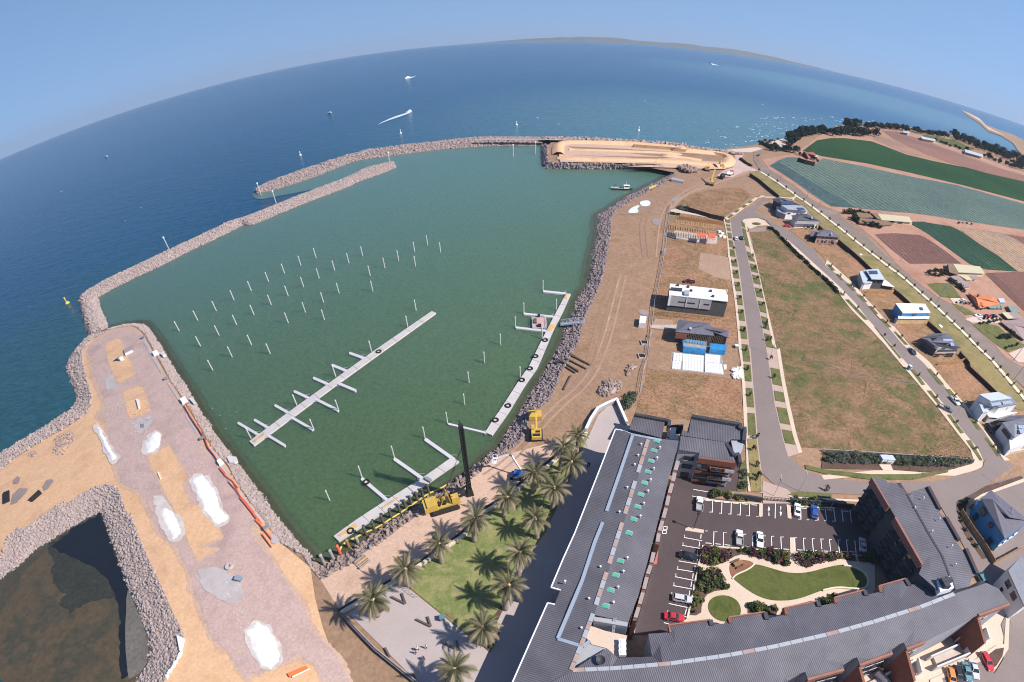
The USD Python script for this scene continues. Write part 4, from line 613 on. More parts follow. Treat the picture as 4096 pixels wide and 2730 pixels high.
strip('gutter',P('B3',470,338,235,940,0,1540,'B4',660,275,535,572),.28,-.35,EV+.12,'gutter_white',ww); strip('gutter',P('B4',497,737,320,1135,130,1568,'S',1990,2850),.28,-.35,EV+.12,'gutter_white',ww); strip('gutter',P('B4',532,574,634,602),.28,-.35,EV+.13,'gutter_white',ww); strip('gutter',P('B4',495,737,574,752),.28,-.35,EV+.13,'gutter_white',ww)
strip('gutter',P('B3',470,338,545,352,670,398),.25,-.35,EV+.3,'gutter_white',ww)
strip('box_gutter',P('B3',672,402,520,850,367,1292),.75,-.6,[EV+1.05,EV+.98,EV+.95],'gutter_blue',ww); strip('box_gutter',P('B3',322,1420,230,1650,'B4',860,500,603,1110),.75,-.6,EV+.97,'gutter_blue',ww); strip('box_gutter',P('B3',672,402,840,435,1005,465),.7,-.5,[EV+1.1,EV+1.4,EV+1.0],'gutter_blue',ww); strip('box_gutter',P('B4',603,1112,868,1192),.7,-.5,[EV+1.0,EV+1.45],'gutter_blue',ww); strip('box_gutter',P('B4',868,1192,940,1130),.6,-.5,EV+1.4,'gutter_blue',ww)
rl=resample(ridge,29)
for k in range(28):
    if k in (4,9,15,20): continue
    a,b=rl[k]+(rl[k+1]-rl[k])*.03,rl[k+1]-(rl[k+1]-rl[k])*.03; strip('ridge_cap',np.array([a,b])-[6,0],.95,-.1,RG+.06,['ridge_cap','roof_zinc'][0 if k in(0,1,2,12,26,27) else k%2],ww)
sky_=[('B3',945,480),('B3',914,592),('B3',880,714),('B3',844,840),('B3',803,968),('B3',762,1103),('B3',723,1244),('B3',680,1390),('B3',625,1547),('B4',1345,12),('B4',1257,301),('B4',1208,449),('B4',1155,606),('B4',1102,771)]
for f,x,y in sky_:
    fr=small(ww,'skylight',f,x,y,EV+.95,prism([(-.85,-.55),(.85,-.55),(.85,.55),(-.85,.55)],-.4,.22),'roof_zinc',to=(40,12)); small(fr,'pane',f,x,y,EV+1.17,prism([(-.75,-.46),(.75,-.46),(.75,.46),(-.75,.46)],-.02,.06),'skylight_green',to=(40,12))
for f,x,y in (('B3',983,575),('B3',950,697),('B3',912,820),('B3',876,950),('B3',845,1082),('B3',797,1224),('B3',757,1372),('B4',1330,285),('B4',1288,425),('B4',1233,590),('B4',1185,748),('B3',765,540),('B3',730,668),('B3',690,775),('B3',604,1040),('B3',514,1325),('B4',850,1015),('B4',1048,378),('B4',680,530),('B4',930,708)):
    small(ww,'vent_pipe',f,x,y,EV+.8,cat(cyl((0,0,0),(0,0,.8),.14,n=7),cyl((0,0,.8),(0,0,1.0),.24,n=7)),'steel_white')
bx=[('B3',1170,712,1112),('B3',1140,835,0),('B3',1110,965,0),('B3',1072,1100,0),('B3',1040,1245,0),('B3',1002,1390,0),('B3',958,1530,0)]
E1=P('B3',1180,690,1142,830,1112,955,1072,1095,1040,1240,1000,1385,955,1535,'B4',1625,110,1590,190,1560,330,1520,445,1480,610,1435,765,1390,905); E2=E1+np.array([14.5,1.5])
for k in range(len(E1)-1):
    if k in (7,): continue
    a0,a1=E1[k]+(E1[k+1]-E1[k])*.1,E1[k+1]-(E1[k+1]-E1[k])*.14; o=np.array([15,3.5]); slab('balcony_wall',np.array([a0,a0+o,a1+o,a1]),'parapet_pink',LAND-.3,EV-1.0,ww,step=80); wins(ww,a0+o,a1+o,EV-1.0,[(.1,.9,3.4,5.4),(.1,.9,6.4,8.4),(.1,.9,9.4,11.2)],'dark_glass','window')
    q0=E1[k+1]-(E1[k+1]-E1[k])*.14; q1=E1[k+1]+(E1[k+1]-E1[k])*.1; slab('balcony_end',np.array([q0,q0+o,q1+o,q1]),'rust_wall',LAND-.3,EV-1.6,ww,step=80)
slab('canopy',P('B4',1590,200,1655,200,1640,330,1585,340),'canopy_red',4.6,4.9,ww); slab('canopy',P('B4',1580,345,1618,345,1605,430,1575,430),'charcoal_wall',4.2,4.4,ww)
strip('kerb_wall',P('B3',1150,900,1075,1220,990,1568,'B4',1560,470,1480,740,1395,1055),.3,-1.2,LAND+1.3,'gutter_white',ww)
slab('recess_floor',P('B4',985,990,1100,1030,1330,1080,1315,1140,1250,1120,1250,1290,1225,1305,1118,1213,960,1172,900,1100,950,980),'concrete',EV-1.6,EV-1.2,ww,step=60)
slab('end_wall',P('B4',985,868,1332,940,1330,985,978,925),'grey_wall',LAND,EV+.35,ww)
for k in range(3): small(ww,'air_conditioner','B4',1275,1165+k*55,EV-1.2,cat(box(-.75,.75,-.6,.6,0,1.1),cyl((0,0,1.1),(0,0,1.2),.42,n=10)),'steel_white')
small(ww,'satellite_dish','B4',1045,1362,EV+.6,cat(cyl((0,0,0),(0,0,1.0),.08,n=6),trimesh.creation.revolve(np.array([(0,1.0),(.6,1.15),(1.0,1.5),(.95,1.55),(.5,1.22),(0,1.07)]),sections=14)),'parapet_dark')
lad=[]
A,Bq=at(P('B4',1190,890),EV+1)[0],at(P('B4',1170,1050),EV-1.2)[0]; sx=(at(P('B4',1215,890),EV+1)[0]-A)
lad=cat(bar(A,Bq,.08,.08),bar(A+sx,Bq+sx,.08,.08),*[bar(A+(Bq-A)*k/13,A+sx+(Bq-A)*k/13,.06,.06) for k in range(1,13)]); obj('ladder',lad,'galvanised',ww)
# ---- south wing
sw=thing('apartment_building','grey roofed apartment wing along the bottom edge with stepped rust parapets','building')
ridS=P('B4',760,1440,1210,1420,1780,1370,'B6',0,1290,510,1195,1100,1060,1570,930,2045,780,'B8',430,535,560,492)
eaN=P('B4',1230,1312,1590,1300,1550,1062,1780,1045,1765,968,2200,912,2215,965,2340,955,'B6',42,885,420,832,440,905,640,858,632,788,970,716,987,770,1160,735,1150,680,1460,602,1480,655,1630,620,1615,560,1890,482,1930,552,2065,516,'B8',290,456,340,442,365,525,410,517,490,505,540,480)
eaS=P('B8',655,575,530,620,'B6',2091,1142,1900,1217,1870,1152,1735,1200,1752,1260,1410,1385,1380,1306,1225,1355,1245,1430,865,1535,838,1460,640,1510,660,1575,300,1690,'B4',1950,1900,'S',2300,2960,2020,2960)
body=poly_of(np.vstack([P('B4',760,1440,1115,1213),eaN,P('B8',610,515),eaS,P('S',1990,2850,'B4',560,1568)]))
slab('wall',body.buffer(-2),'grey_wall',LAND-.5,EV-.25,sw,step=60)
roof_face('roof',np.vstack([ridS[::-1],P('B4',1115,1213),eaN]),eaN,ridS,EV,RG,'roof_south_wing',sw)
roof_face('roof',np.vstack([ridS,P('B8',610,515),eaS,P('S',1990,2850)]),eaS,ridS,EV,RG,'roof_south_wing',sw)
rl=resample(ridS[:-1],33)
for k in range(32): a,b=rl[k]+(rl[k+1]-rl[k])*.02,rl[k+1]-(rl[k+1]-rl[k])*.02; strip('ridge_cap',np.array([a,b]),.8,-.1,RG+.08,'ridge_cap' if k%7==0 else 'roof_zinc',sw)
for a,b in ((P('B4',1780,1045)[0],P('B4',1765,966)[0]),(P('B4',1765,966)[0],P('B4',2200,910)[0]),(P('B6',42,885)[0],P('B6',420,830)[0]),(P('B6',632,786)[0],P('B6',970,714)[0]),(P('B6',1150,678)[0],P('B6',1460,600)[0]),(P('B6',1615,558)[0],P('B6',1890,480)[0]),(P('B8',290,454)[0],P('B8',340,440)[0])): strip('parapet',np.array([a,b]),.28,-1.2,EV+.5,'rust_trim',sw)
for f,q in (('B4',(2200,912,2217,968)),('B6',(420,832,442,908)),('B6',(970,716,989,772)),('B6',(1460,602,1482,657)),('B6',(1890,482,1932,554))): strip('parapet',P(f,*q),.9,-1.6,EV+.5,'parapet_dark',sw)
for f,q in (('B6',(42,885,58,948)),('B6',(632,788,642,860)),('B6',(1150,680,1162,738)),('B6',(1615,560,1632,622))): strip('parapet',P(f,*q),.6,-2.6,EV+.45,'rust_wall',sw)
for f,a,b in (('B8',(655,577),(530,622)),('B6',(1900,1218),(2091,1144)),('B6',(1410,1386),(1752,1262)),('B6',(865,1536),(1245,1432))): strip('parapet',P(f,*a,*b),.5,-1.3,EV+.35,'rust_trim',sw)
def outward(a,b):
    A,Bq=at([a],EV)[0],at([b],EV)[0]; d=(Bq-A)/np.linalg.norm(Bq-A); n=normal(A)[0]; o=np.cross(d,n); return o if (pix(A+o*3)-a)[0,1]>0 else -o
for f,q in (('B6',(1870,1152,1900,1217)),('B6',(1380,1306,1410,1385)),('B6',(838,1460,865,1535)),('B8',(530,620,523,612))):
    a,b=P(f,*q); o=outward(P(f,q[0],q[1]+0)[0]-[60,-20],a); A=at([b],EV)[0]; n=normal(A)[0]; pts=[]
    for s in (0,1):
        d=np.cross(n,o)*(.3 if s else -.3); pts+=[A+d-n*.2,A+d+o*5.5-n*3.6,A+d+o*5.5-n*11.5,A+d-n*11.5]
    obj('fin_wall',trimesh.convex.convex_hull(np.array(pts)),'rust_wall',sw)
for f,a,b in (('B6',(1405,1386),(1750,1263)),('B6',(865,1537),(1243,1434)),('B6',(1900,1219),(2085,1146)),('B8',(525,624),(600,596))): wins(sw,P(f,*a)[0],P(f,*b)[0],EV-.25,[(a_,b_,v_,v_+2.2) for v_ in (3.2,6.6,10.0) for a_,b_ in ((.06,.3),(.36,.62),(.7,.94))],'dark_glass','window',frame='pale_wall')
# courtyards in front of the south wing
for k,q in enumerate((P('B8',480,735,565,680,575,715,550,745,495,775),P('B8',345,795,470,735,490,770,360,830),P('B8',165,855,275,800,290,850,190,893),P('B8',60,905,150,862,180,905,90,940))):
    slab('terrace',q,['pale_wall','terrace_floor','terrace_floor','terrace_floor'][k],LAND,LAND+.9,sw,step=60)
for q in (P('B8',450,715,560,668),P('B8',560,668,575,715),P('B8',335,790,450,740),P('B8',475,730,495,775),P('B8',285,795,300,852),P('B8',150,862,275,803),P('B8',120,850,160,890),P('B8',360,832,495,776)): strip('courtyard_wall',q,.3,-2.2,LAND+2.6,'pale_wall',sw)
for k in range(5): strip('pergola_beam',P('B8',500+k*9,722-k*5,525+k*9,765-k*5),.12,-.15,LAND+3.2,'steel_white',sw)
# ---- east wing
EE=16.0; RE=17.0
ew=thing('apartment_building','grey roofed apartment wing on the right with a shaded balcony front over the car park','building')
stepl=P('B8',237,130,270,190,325,290,380,380,430,512)
wE=P('B8',95,63,165,182,190,225,300,415,285,455)
eE=P('B8',240,126,323,98,372,186,362,192,378,217,398,222,450,312,434,321,462,357,480,350,526,452,500,470,492,505)
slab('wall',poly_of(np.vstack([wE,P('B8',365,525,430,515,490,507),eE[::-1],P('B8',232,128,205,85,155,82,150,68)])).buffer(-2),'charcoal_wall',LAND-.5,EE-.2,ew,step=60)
roof_face('roof',np.vstack([wE,P('B8',365,525,425,512),stepl[::-1],P('B8',205,86,155,82,150,68)]),wE,stepl,EE,RE,'roof_east_wing',ew); roof_face('roof',np.vstack([stepl[::-1],eE,P('B8',435,518)]),eE,stepl,EE,RE-.5,'roof_east_wing',ew)
strip('parapet',P('B8',95,62,165,181),.35,-2.0,EE+.7,'rust_trim',ew); strip('parapet',P('B8',190,224,300,416),.55,-2.0,EE+.7,'rust_trim',ew)
for q in (P('B8',205,84,232,128),P('B8',325,98,372,186),P('B8',398,222,450,312),P('B8',480,350,526,452)): strip('parapet',q,.9,-1.0,EE+.7,'parapet_dark',ew); strip('parapet_edge',q+[6,-2],.25,-1.5,EE+.72,'rust_trim',ew)
strip('roof_step',stepl,.5,-.6,RE+.05,'parapet_dark',ew)
slab('roof_plant_floor',P('B8',362,480,412,462,428,512,372,528),'steel_white',EE-.5,EE+1.25,ew); 
for x,y in ((380,490),(400,485),(390,508)): small(ew,'air_conditioner','B8',x,y,EE+1.25,box(-.7,.7,-.5,.5,0,1.2),'parapet_dark')
for f,x,y in (('B8',265,190),('B8',335,285),('B8',365,235),('B8',415,345),('B8',300,150),('B8',430,420)): small(ew,'vent_pipe',f,x,y,EE+.8,cyl((0,0,0),(0,0,.8),.16,n=7),'steel_white')
for (a,b) in (((95,66),(165,184)),((190,228),(298,414))):
    A,Bq=P('B8',*a)[0],P('B8',*b)[0]; wins(ew,A,Bq,EE,[(u,u+.14,v,v+1.7) for u in (.05,.25,.45,.65,.82) for v in (3.6,7.0,10.4,13.2)],'dark_glass','window')
    w0,w1=at([A],EE)[0],at([Bq],EE)[0]; d=(w1-w0); n=normal(w0)[0]; o=np.cross(n,d); o/=np.linalg.norm(o); o=o if (pix(w0+o*3)-A)[0,0]<0 else -o
    for v in (6.0,9.4,12.4): 
        for u in (.08,.4,.72): obj('balcony',trimesh.convex.convex_hull(np.array([w0+d*uu+n*(vv-EE)+o*oo for uu in (u,u+.2) for vv in (v,v+.3) for oo in (0,1.3)])),'charcoal_wall',ew);  # balcony colour is darkened to carry the shade of this front
# ---- north block
nb=thing('apartment_building','brown and grey three storey block with glass balconies above the car park','building')
r1=P('B3',690,182,1040,262,1000,442,628,342); r2=P('B3',1352,202,1895,290,1890,318,1945,333,1932,462,1820,455,1795,475,1760,492,1235,412,1250,352,1318,385); r3=P('B3',1230,420,1520,462,1752,494,1800,560,1852,710,1440,652,1440,615,1205,580); r4=P('B3',1808,455,1972,480,1950,560,1925,625,1845,615)
NB=12.5
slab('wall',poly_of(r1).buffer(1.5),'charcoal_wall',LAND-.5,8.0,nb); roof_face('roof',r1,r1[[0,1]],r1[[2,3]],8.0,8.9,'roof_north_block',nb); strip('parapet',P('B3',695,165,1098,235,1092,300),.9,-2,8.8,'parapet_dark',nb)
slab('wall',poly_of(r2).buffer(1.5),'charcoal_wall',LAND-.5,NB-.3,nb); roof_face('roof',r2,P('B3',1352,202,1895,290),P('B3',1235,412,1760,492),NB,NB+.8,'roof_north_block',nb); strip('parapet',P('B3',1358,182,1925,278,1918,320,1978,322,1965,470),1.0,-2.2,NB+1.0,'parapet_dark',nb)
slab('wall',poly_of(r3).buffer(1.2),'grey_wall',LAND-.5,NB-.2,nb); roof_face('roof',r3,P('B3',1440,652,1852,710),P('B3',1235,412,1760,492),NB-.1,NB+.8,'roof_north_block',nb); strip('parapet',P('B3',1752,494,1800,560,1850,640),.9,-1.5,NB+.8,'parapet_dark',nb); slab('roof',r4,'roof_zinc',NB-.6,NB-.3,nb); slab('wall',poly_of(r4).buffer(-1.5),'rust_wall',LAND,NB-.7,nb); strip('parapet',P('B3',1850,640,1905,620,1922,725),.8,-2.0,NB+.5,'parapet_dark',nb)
fa,fb=P('B3',1440,655)[0],P('B3',1855,713)[0]
wins(nb,fa,fb,NB,[(0,1,10.2,12.0),(0,.55,6.6,7.4),(0,.4,3.4,4.0)],'rust_wall','cladding_panel',.5); wins(nb,fa,fb,NB,[(.02,.5,7.6,10.0),(.55,.95,7.4,10.0),(.02,.4,4.2,6.4),(.45,.95,4.2,6.6),(.05,.5,LAND,3.0+.2),(.55,.95,LAND,3.1)],'dark_glass','window',.4)
ga,gb=P('B3',1205,583)[0],P('B3',1438,618)[0]; wins(nb,ga,gb,NB,[(.35,.85,9.4,10.7),(.35,.85,6.4,7.7),(.4,.8,LAND,4.6)],'dark_glass','window',.3,frame='grey_wall')
w0,w1=at([fa],NB)[0],at([fb],NB)[0]; d=w1-w0; n=normal(w0)[0]; o=np.cross(d,n); o/=np.linalg.norm(o); o=o if (pix(w0+o*3)-fa)[0,1]>0 else -o
for v in (6.2,9.3):
    bal=obj('balcony',trimesh.convex.convex_hull(np.array([w0+d*uu+n*(vv-NB)+o*oo for uu in (.38,1.04) for vv in (v,v+.25) for oo in (0,1.5)])),'rust_wall',nb)
    for k in range(5): obj('glass_panel',trimesh.convex.convex_hull(np.array([w0+d*uu+n*(vv-NB)+o*oo for uu in (.38+k*.132,.5+k*.132) for vv in (v+.25,v+1.25) for oo in (1.4,1.5)])),'balcony_glass' if k>2 else 'dark_glass',bal)
slab('terrace',P('B3',1090,310,1178,322,1165,430,1210,405,1195,465,1065,455),'pale_wall',LAND,LAND+4.5,nb)
for k in range(5): small(nb,'terrace_chair','B3',1082-k*2,345+k*24,LAND+4.5,box(-.35,.35,-.3,.3,0,.8),'parapet_dark')
strip('yard_wall',P('B3',1100,300,1255,285,1240,420,1215,470),.3,-3.5,LAND+5.0,'parapet_dark',nb)
# ================================================================ HOUSES
def house(name,label,catg='house'): return thing(name,label,catg)
def block(t,px,h,base,wall,roof,over=2.0,inset=0.0,thick=.22):
    g=poly_of(px); slab('wall',g.buffer(-inset-.01),wall,base-1.0,h-.02,t,step=80)
    if roof: slab('roof',g.buffer(over,join_style='mitre'),roof,h-.02+0.0,h+thick,t,step=80)
def hip(t,c,rr,he,hr,wall,roof,base=LAND,over=2.5,walls=True):
    g=poly_of(c)
    if walls: slab('wall',g.buffer(-over),wall,base-1.0,he-.1,t,step=80)
    C=at(c,he); Rr=at(rr,hr); V=np.vstack([C,Rr,lift(C,-.2)]); n=len(c)
    F=[(0,1,5),(0,5,4),(1,2,5),(2,3,4),(2,4,5),(3,0,4)]+[q for k in range(4) for q in ((k,(k+1)%4+6,(k+1)%4),(k,k+6,(k+1)%4+6))]+[(6,8,7),(6,9,8)]
    m_=trimesh.Trimesh(V,F,process=False); m_.fix_normals(); return obj('roof',m_,roof,t)
def solar(t,px,h,nx,ny,m='solar_blue'):
    a,b,c,d=[np.array(q,float) for q in px]
    for i in range(nx):
        for j in range(ny):
            f=lambda u,v:(a*(1-u)+b*u)*(1-v)+(d*(1-u)+c*u)*v
            slab('solar_panel',np.array([f((i+.06)/nx,(j+.08)/ny),f((i+.94)/nx,(j+.08)/ny),f((i+.94)/nx,(j+.92)/ny),f((i+.06)/nx,(j+.92)/ny)]),m,h,h+.1,t,step=200)
b0=LAND
t=house('house','dark roofed house with blue solar panels at the top bend of the street'); hip(t,P('N2',352,775,452,738,800,868,490,872),P('N2',470,770,640,815),b0+3.9,b0+5.2,'charcoal_wall','roof_dark'); solar(t,P('N2',482,802,680,800,700,858,490,858),b0+5.2,9,3,'solar_blue')
t=house('house','white flat roofed house between two dark roofs near the street bend'); block(t,P('N2',490,862,812,880,905,952,592,928),b0+4.68,b0,'white_wall','roof_zinc',1.0); block(t,P('N2',420,893,540,900,590,950,560,1010,440,960),b0+2.6,b0,'grey_wall','roof_zinc',1.0); wins(t,P('N2',592,930)[0],P('N2',905,955)[0],b0+4.68,[(.08,.2,b0+2.6,b0+2.99),(.52,.6,b0+1.56,b0+3.12),(.66,.82,b0+2.6,b0+3.12)]); solar(t,P('N2',725,905,830,905,870,945,760,945),b0+5,7,2)
t=house('house','two storey house with dark hipped roof, skylight and white lower wall facing the lots'); hip(t,P('N2',650,1028,888,1000,1102,1118,722,1102),P('N2',790,1022,905,1060),b0+3.77,b0+4.81,'white_wall','roof_dark'); wins(t,P('N2',735,1108)[0],P('N2',1085,1120)[0],b0+3.77,[(.4,.44,b0+0.39,b0+1.56),(.55,.68,b0+0.52,b0+1.56),(.76,.86,b0,b0+1.69),(.92,.98,b0+0.52,b0+1.56)],frame='pale_wall'); wins(t,P('N2',735,1108)[0],P('N2',1085,1120)[0],b0+3.77,[(0,1,b0+2.27,b0+3.51)],'grey_wall','upper_wall'); solar(t,P('N2',955,1042,980,1042,990,1082,965,1082),b0+4.68,1,1,'solar_pale')
t=house('house','brick two storey house with a grey hipped roof and one skylight'); hip(t,P('N2',1042,1345,1092,1255,1255,1255,1412,1370),P('N2',1140,1275,1235,1290),b0+4.03,b0+5.07,'brick_wall','roof_slate'); wins(t,P('N2',1055,1352)[0],P('N2',1395,1372)[0],b0+4.03,[(.28,.32,b0+2.86,b0+3.64),(.45,.5,b0+2.86,b0+3.64),(.64,.68,b0+2.86,b0+3.64),(.88,.97,b0+2.86,b0+3.64),(.32,.36,b0+0.91,b0+1.95),(.42,.46,b0+0.91,b0+1.95),(.63,.67,b0+0.91,b0+1.95),(.76,.88,b0+0.52,b0+1.69)],frame='pale_wall'); block(t,P('N2',960,1280,1040,1275,1080,1300,1040,1350,950,1345),b0+2.21,b0,'charcoal_wall','roof_slate',1); solar(t,P('N2',1262,1298,1285,1298,1300,1335,1272,1335),b0+4.88,1,1,'solar_pale')
t=house('house','modern house with pale skillion roofs and solar panels behind a timber fence'); block(t,P('N5',650,712,832,695,932,852,735,842),b0+4.42,b0,'charcoal_wall','roof_pale',1.5); block(t,P('N5',545,735,648,712,730,800,625,892,600,900),b0+3.38,b0,'grey_wall','roof_pale',1.0); block(t,P('N5',625,890,730,800,742,905,620,915),b0+2.86,b0,'white_wall','roof_pale',.5); block(t,P('N5',900,940,932,855,1075,968),b0+1.82,b0,'charcoal_wall','roof_white',1); wins(t,P('N5',738,845)[0],P('N5',930,855)[0],b0+4.42,[(.1,.22,b0+2.99,b0+3.77),(.3,.5,b0+2.99,b0+3.77),(.6,.9,b0+2.99,b0+3.77)]); solar(t,P('N5',685,718,815,715,835,770,705,772),b0+4.81,6,2,'solar_blue')
t=house('house','unfinished house wrapped in blue sheeting under a white roof'); block(t,P('N4',345,642,800,655,880,785,455,790),b0+4.16,b0,'blue_wrap','roof_white',1.0); block(t,P('N4',380,842,470,850,590,852,870,845,862,880,380,880),b0+2.47,b0,'timber_pale','steel_white',.5); solar(t,P('N4',705,702,762,702,782,750,730,750),b0+4.55,1,2); wins(t,P('N4',458,793)[0],P('N4',875,788)[0],b0+4.16,[(.4,.52,b0+2.86,b0+3.9),(.05,.95,b0+0.26,b0+1.43)],'charcoal_wall','opening')
t=house('house','dark tiled house with two solar arrays and a courtyard fence by the second street'); hip(t,P('N4',885,1250,1010,1180,1200,1175,1372,1340),P('N4',1050,1225,1190,1270),b0+3.9,b0+5.07,'pale_wall','roof_slate'); hip(t,P('N4',742,1182,925,1112,1150,1115,1240,1190),P('N4',900,1150,1080,1140),b0+3.25,b0+4.16,'charcoal_wall','roof_slate'); hip(t,P('N4',742,1185,880,1190,1010,1345,985,1370),P('N4',830,1215,950,1310),b0+3.38,b0+4.03,'charcoal_wall','roof_slate'); solar(t,P('N4',1080,1195,1225,1200,1240,1240,1090,1240),b0+4.88,6,1,'solar_pale'); solar(t,P('N4',1190,1255,1245,1255,1265,1310,1210,1312),b0+4.55,2,1,'solar_pale'); wins(t,P('N4',1005,1352)[0],P('N4',1340,1345)[0],b0+3.9,[(.05,.95,b0+2.47,b0+3.25)],'charcoal_wall','upper_wall'); wins(t,P('N4',1005,1352)[0],P('N4',1340,1345)[0],b0+3.9,[(.1,.25,b0+0.39,b0+1.43),(.6,.9,b0+0.13,b0+1.69)])
t=house('house','white two storey house with stepped flat roofs and solar rows near the corner'); block(t,P('B7',845,256,990,237,1092,285,930,306),b0+6.5,b0,'white_wall','roof_pale',1); block(t,P('B7',920,322,1075,255,1142,330,1000,356),b0+5.72,b0,'white_wall','roof_grey',1); block(t,P('B7',820,285,850,262,935,310,915,395,870,400),b0+3.9,b0,'white_wall','roof_pale',.5); block(t,P('B7',895,395,940,400,1140,398,990,440,920,435),b0+2.47,b0,'pale_wall','roof_white',.5); solar(t,P('B7',930,325,1005,315,1015,340,940,350),b0+6.11,6,1,'solar_pale'); solar(t,P('B7',1020,312,1090,302,1105,328,1030,338),b0+6.11,6,1,'solar_pale'); wins(t,P('B7',930,350)[0],P('B7',1140,335)[0],b0+5.72,[(.05,.12,b0+3.77,b0+5.07),(.36,.4,b0+3.64,b0+4.29),(.6,.72,b0+3.77,b0+4.68)],frame='grey_wall')
t=house('house','large grey hipped house with solar panels cut off by the right edge'); hip(t,P('B7',1020,478,1130,462,1330,470,1120,605),P('B7',1120,488,1215,500),b0+4.94,b0+6.24,'white_wall','roof_grey'); hip(t,P('B7',985,462,1085,424,1250,420,1200,470),P('B7',1060,440,1180,440),b0+4.16,b0+5.07,'charcoal_wall','roof_slate'); solar(t,P('B7',1145,495,1195,490,1215,560,1165,565),b0+5.98,3,2,'solar_pale'); block(t,P('B7',1080,612,1195,590,1260,600,1195,655,1085,690),b0+3.25,b0,'white_wall','roof_white',.5); wins(t,P('B7',1030,485)[0],P('B7',1115,600)[0],b0+4.94,[(.2,.8,b0+2.99,b0+4.16)])
t=house('house','house shell in bright blue sheeting with grey hipped roof by side street'); hip(t,P('B8',538,148,578,112,735,240,635,312),P('B8',585,150,655,225),b0+5.98,b0+7.54,'blue_wrap','roof_slate'); hip(t,P('B8',628,190,668,182,680,215,640,225),P('B8',645,195,660,212),b0+6.5,b0+7.28,'blue_wrap','roof_slate'); wins(t,P('B8',542,155)[0],P('B8',632,310)[0],b0+5.98,[(.1,.28,b0+3.38,b0+5.2),(.5,.6,b0+3.64,b0+4.94),(.1,.2,b0+0.39,b0+2.34),(.75,.88,b0+0.65,b0+2.34)],'dark_glass'); wins(t,P('B8',638,312)[0],P('B8',725,250)[0],b0+5.98,[(.06,.2,b0+0.26,b0+2.47),(.3,.45,b0+0.26,b0+2.47),(.55,.7,b0+0.26,b0+2.47),(.8,.95,b0+0.26,b0+2.47)],'white_wall','white_panel')
for k in range(3): slab('material_stack',P('B8',490+k*17,150+k*4,507+k*17,146+k*4,520+k*17,166+k*4,500+k*17,172+k*4),['timber_pale','steel_white','timber_brown'][k],b0,b0+1.82,t)
t=house('house','white house at the right edge beyond the side street'); block(t,P('B8',650,442,700,385,760,420,760,560,715,585),b0+6.5,b0,'white_wall','roof_grey',1); wins(t,P('B8',652,446)[0],P('B8',714,586)[0],b0+6.5,[(.15,.35,b0+3.9,b0+5.46),(.5,.7,b0+3.9,b0+5.46),(.2,.3,b0+0.65,b0+2.6)])
# white flat roofed house and the others in the first row
t=house('house','big white flat roofed house with grey side wall and black lower storey'); fl_=P('N6',705,530,1580,628,1582,700,1612,705,1612,808,690,705); block(t,fl_,b0+6.24,b0,'charcoal_wall','roof_white',0); fw=P('N6',690,708,1360,782,1340,905,668,835)
A=at(P('N6',690,706),b0+6.24)[0]; Bq=at(P('N6',1360,780),b0+6.24)[0]; wins(t,P('N6',692,708)[0],P('N6',1362,782)[0],b0+6.24,[(0,1,b0+2.47,b0+6.17)],'grey_wall','upper_wall',.5); wins(t,P('N6',692,708)[0],P('N6',1362,782)[0],b0+6.24,[(.24,.42,b0+4.03,b0+4.42),(.45,.63,b0+4.03,b0+4.42),(.84,.97,b0+4.16,b0+4.55)],'dark_glass','window',.7); wins(t,P('N6',692,708)[0],P('N6',1362,782)[0],b0+6.24,[(.0,.05,b0+2.47,b0+6.17),(.415,.425,b0+2.47,b0+6.17),(.74,.75,b0+2.47,b0+6.17)],'white_wall','fin',.9)
slab('ledge',P('N6',668,832,1575,925,1570,940,668,845),'white_wall',b0+2.02,b0+2.27,t)
small(t,'corner_post','N6',1550,815,b0,box(-.2,.2,-.2,.2,0,4.7),'white_wall'); slab('roof_plant',P('N6',720,585,900,602,895,632,718,612),'parapet_dark',b0+6.5,b0+7.15,t); slab('roof_plant',P('N6',935,625,1010,640,1005,700,930,690),'roof_zinc',b0+6.5,b0+7.28,t)
for x,y in ((1035,650),(1340,655),(1378,738),(988,590),(825,565)): small(t,'roof_vent','N6',x,y,b0+6.5,box(-.35,.35,-.35,.35,0,.6),'parapet_dark')
t=house('house','purple grey roofed house under construction with exposed timber frame wall'); hip(t,P('N6',790,1285,835,1095,1330,1150,1400,1345),P('N6',985,1150,1160,1200),b0+4.68,b0+6.24,'charcoal_wall','roof_slate',over=5); hip(t,P('N6',1180,1225,1320,1205,1625,1265,1625,1380),P('N6',1250,1235,1520,1290),b0+4.16,b0+5.33,'charcoal_wall','roof_slate',over=5); solar(t,P('N6',1005,1185,1055,1190,1055,1250,1005,1245),b0+5.72,1,1,'solar_pale')
for k in range(22):
    x=975+k*27; a=at(P('N6',x,1318+k*2.2),b0+4.29)[0]; n=normal(a)[0]; obj('stud',bar(a,a-n*3.2,.1,.1),'timber_frame',t)
wins(t,P('N6',800,1295)[0],P('N6',960,1310)[0],b0+4.42,[(.0,.85,b0+2.34,b0+4.16),(.86,1.05,b0+2.34,b0+4.16)],'rust_wall','cladding_panel',.5)
slab('lower_roof',P('N6',900,1420,960,1400,1280,1440,1275,1568,920,1530),'blue_wrap',b0,b0+2.21,t); slab('lower_deck',P('N7',925,275,1275,330,1270,375,915,330),'timber_grey',b0,b0+2.24,t)
for k in range(13): x=970+k*25; a=at(P('N6',x,1400+k*3),b0+3.38)[0]; b=at(P('N6',x+4,1470+k*3),b0+2.27)[0]; obj('rafter',bar(a,b,.1,.14),'timber_pale',t)
slab('tarpaulin',P('N7',1345,290,1600,315,1580,405,1330,378),'blue_wrap',b0,b0+1.95,t)
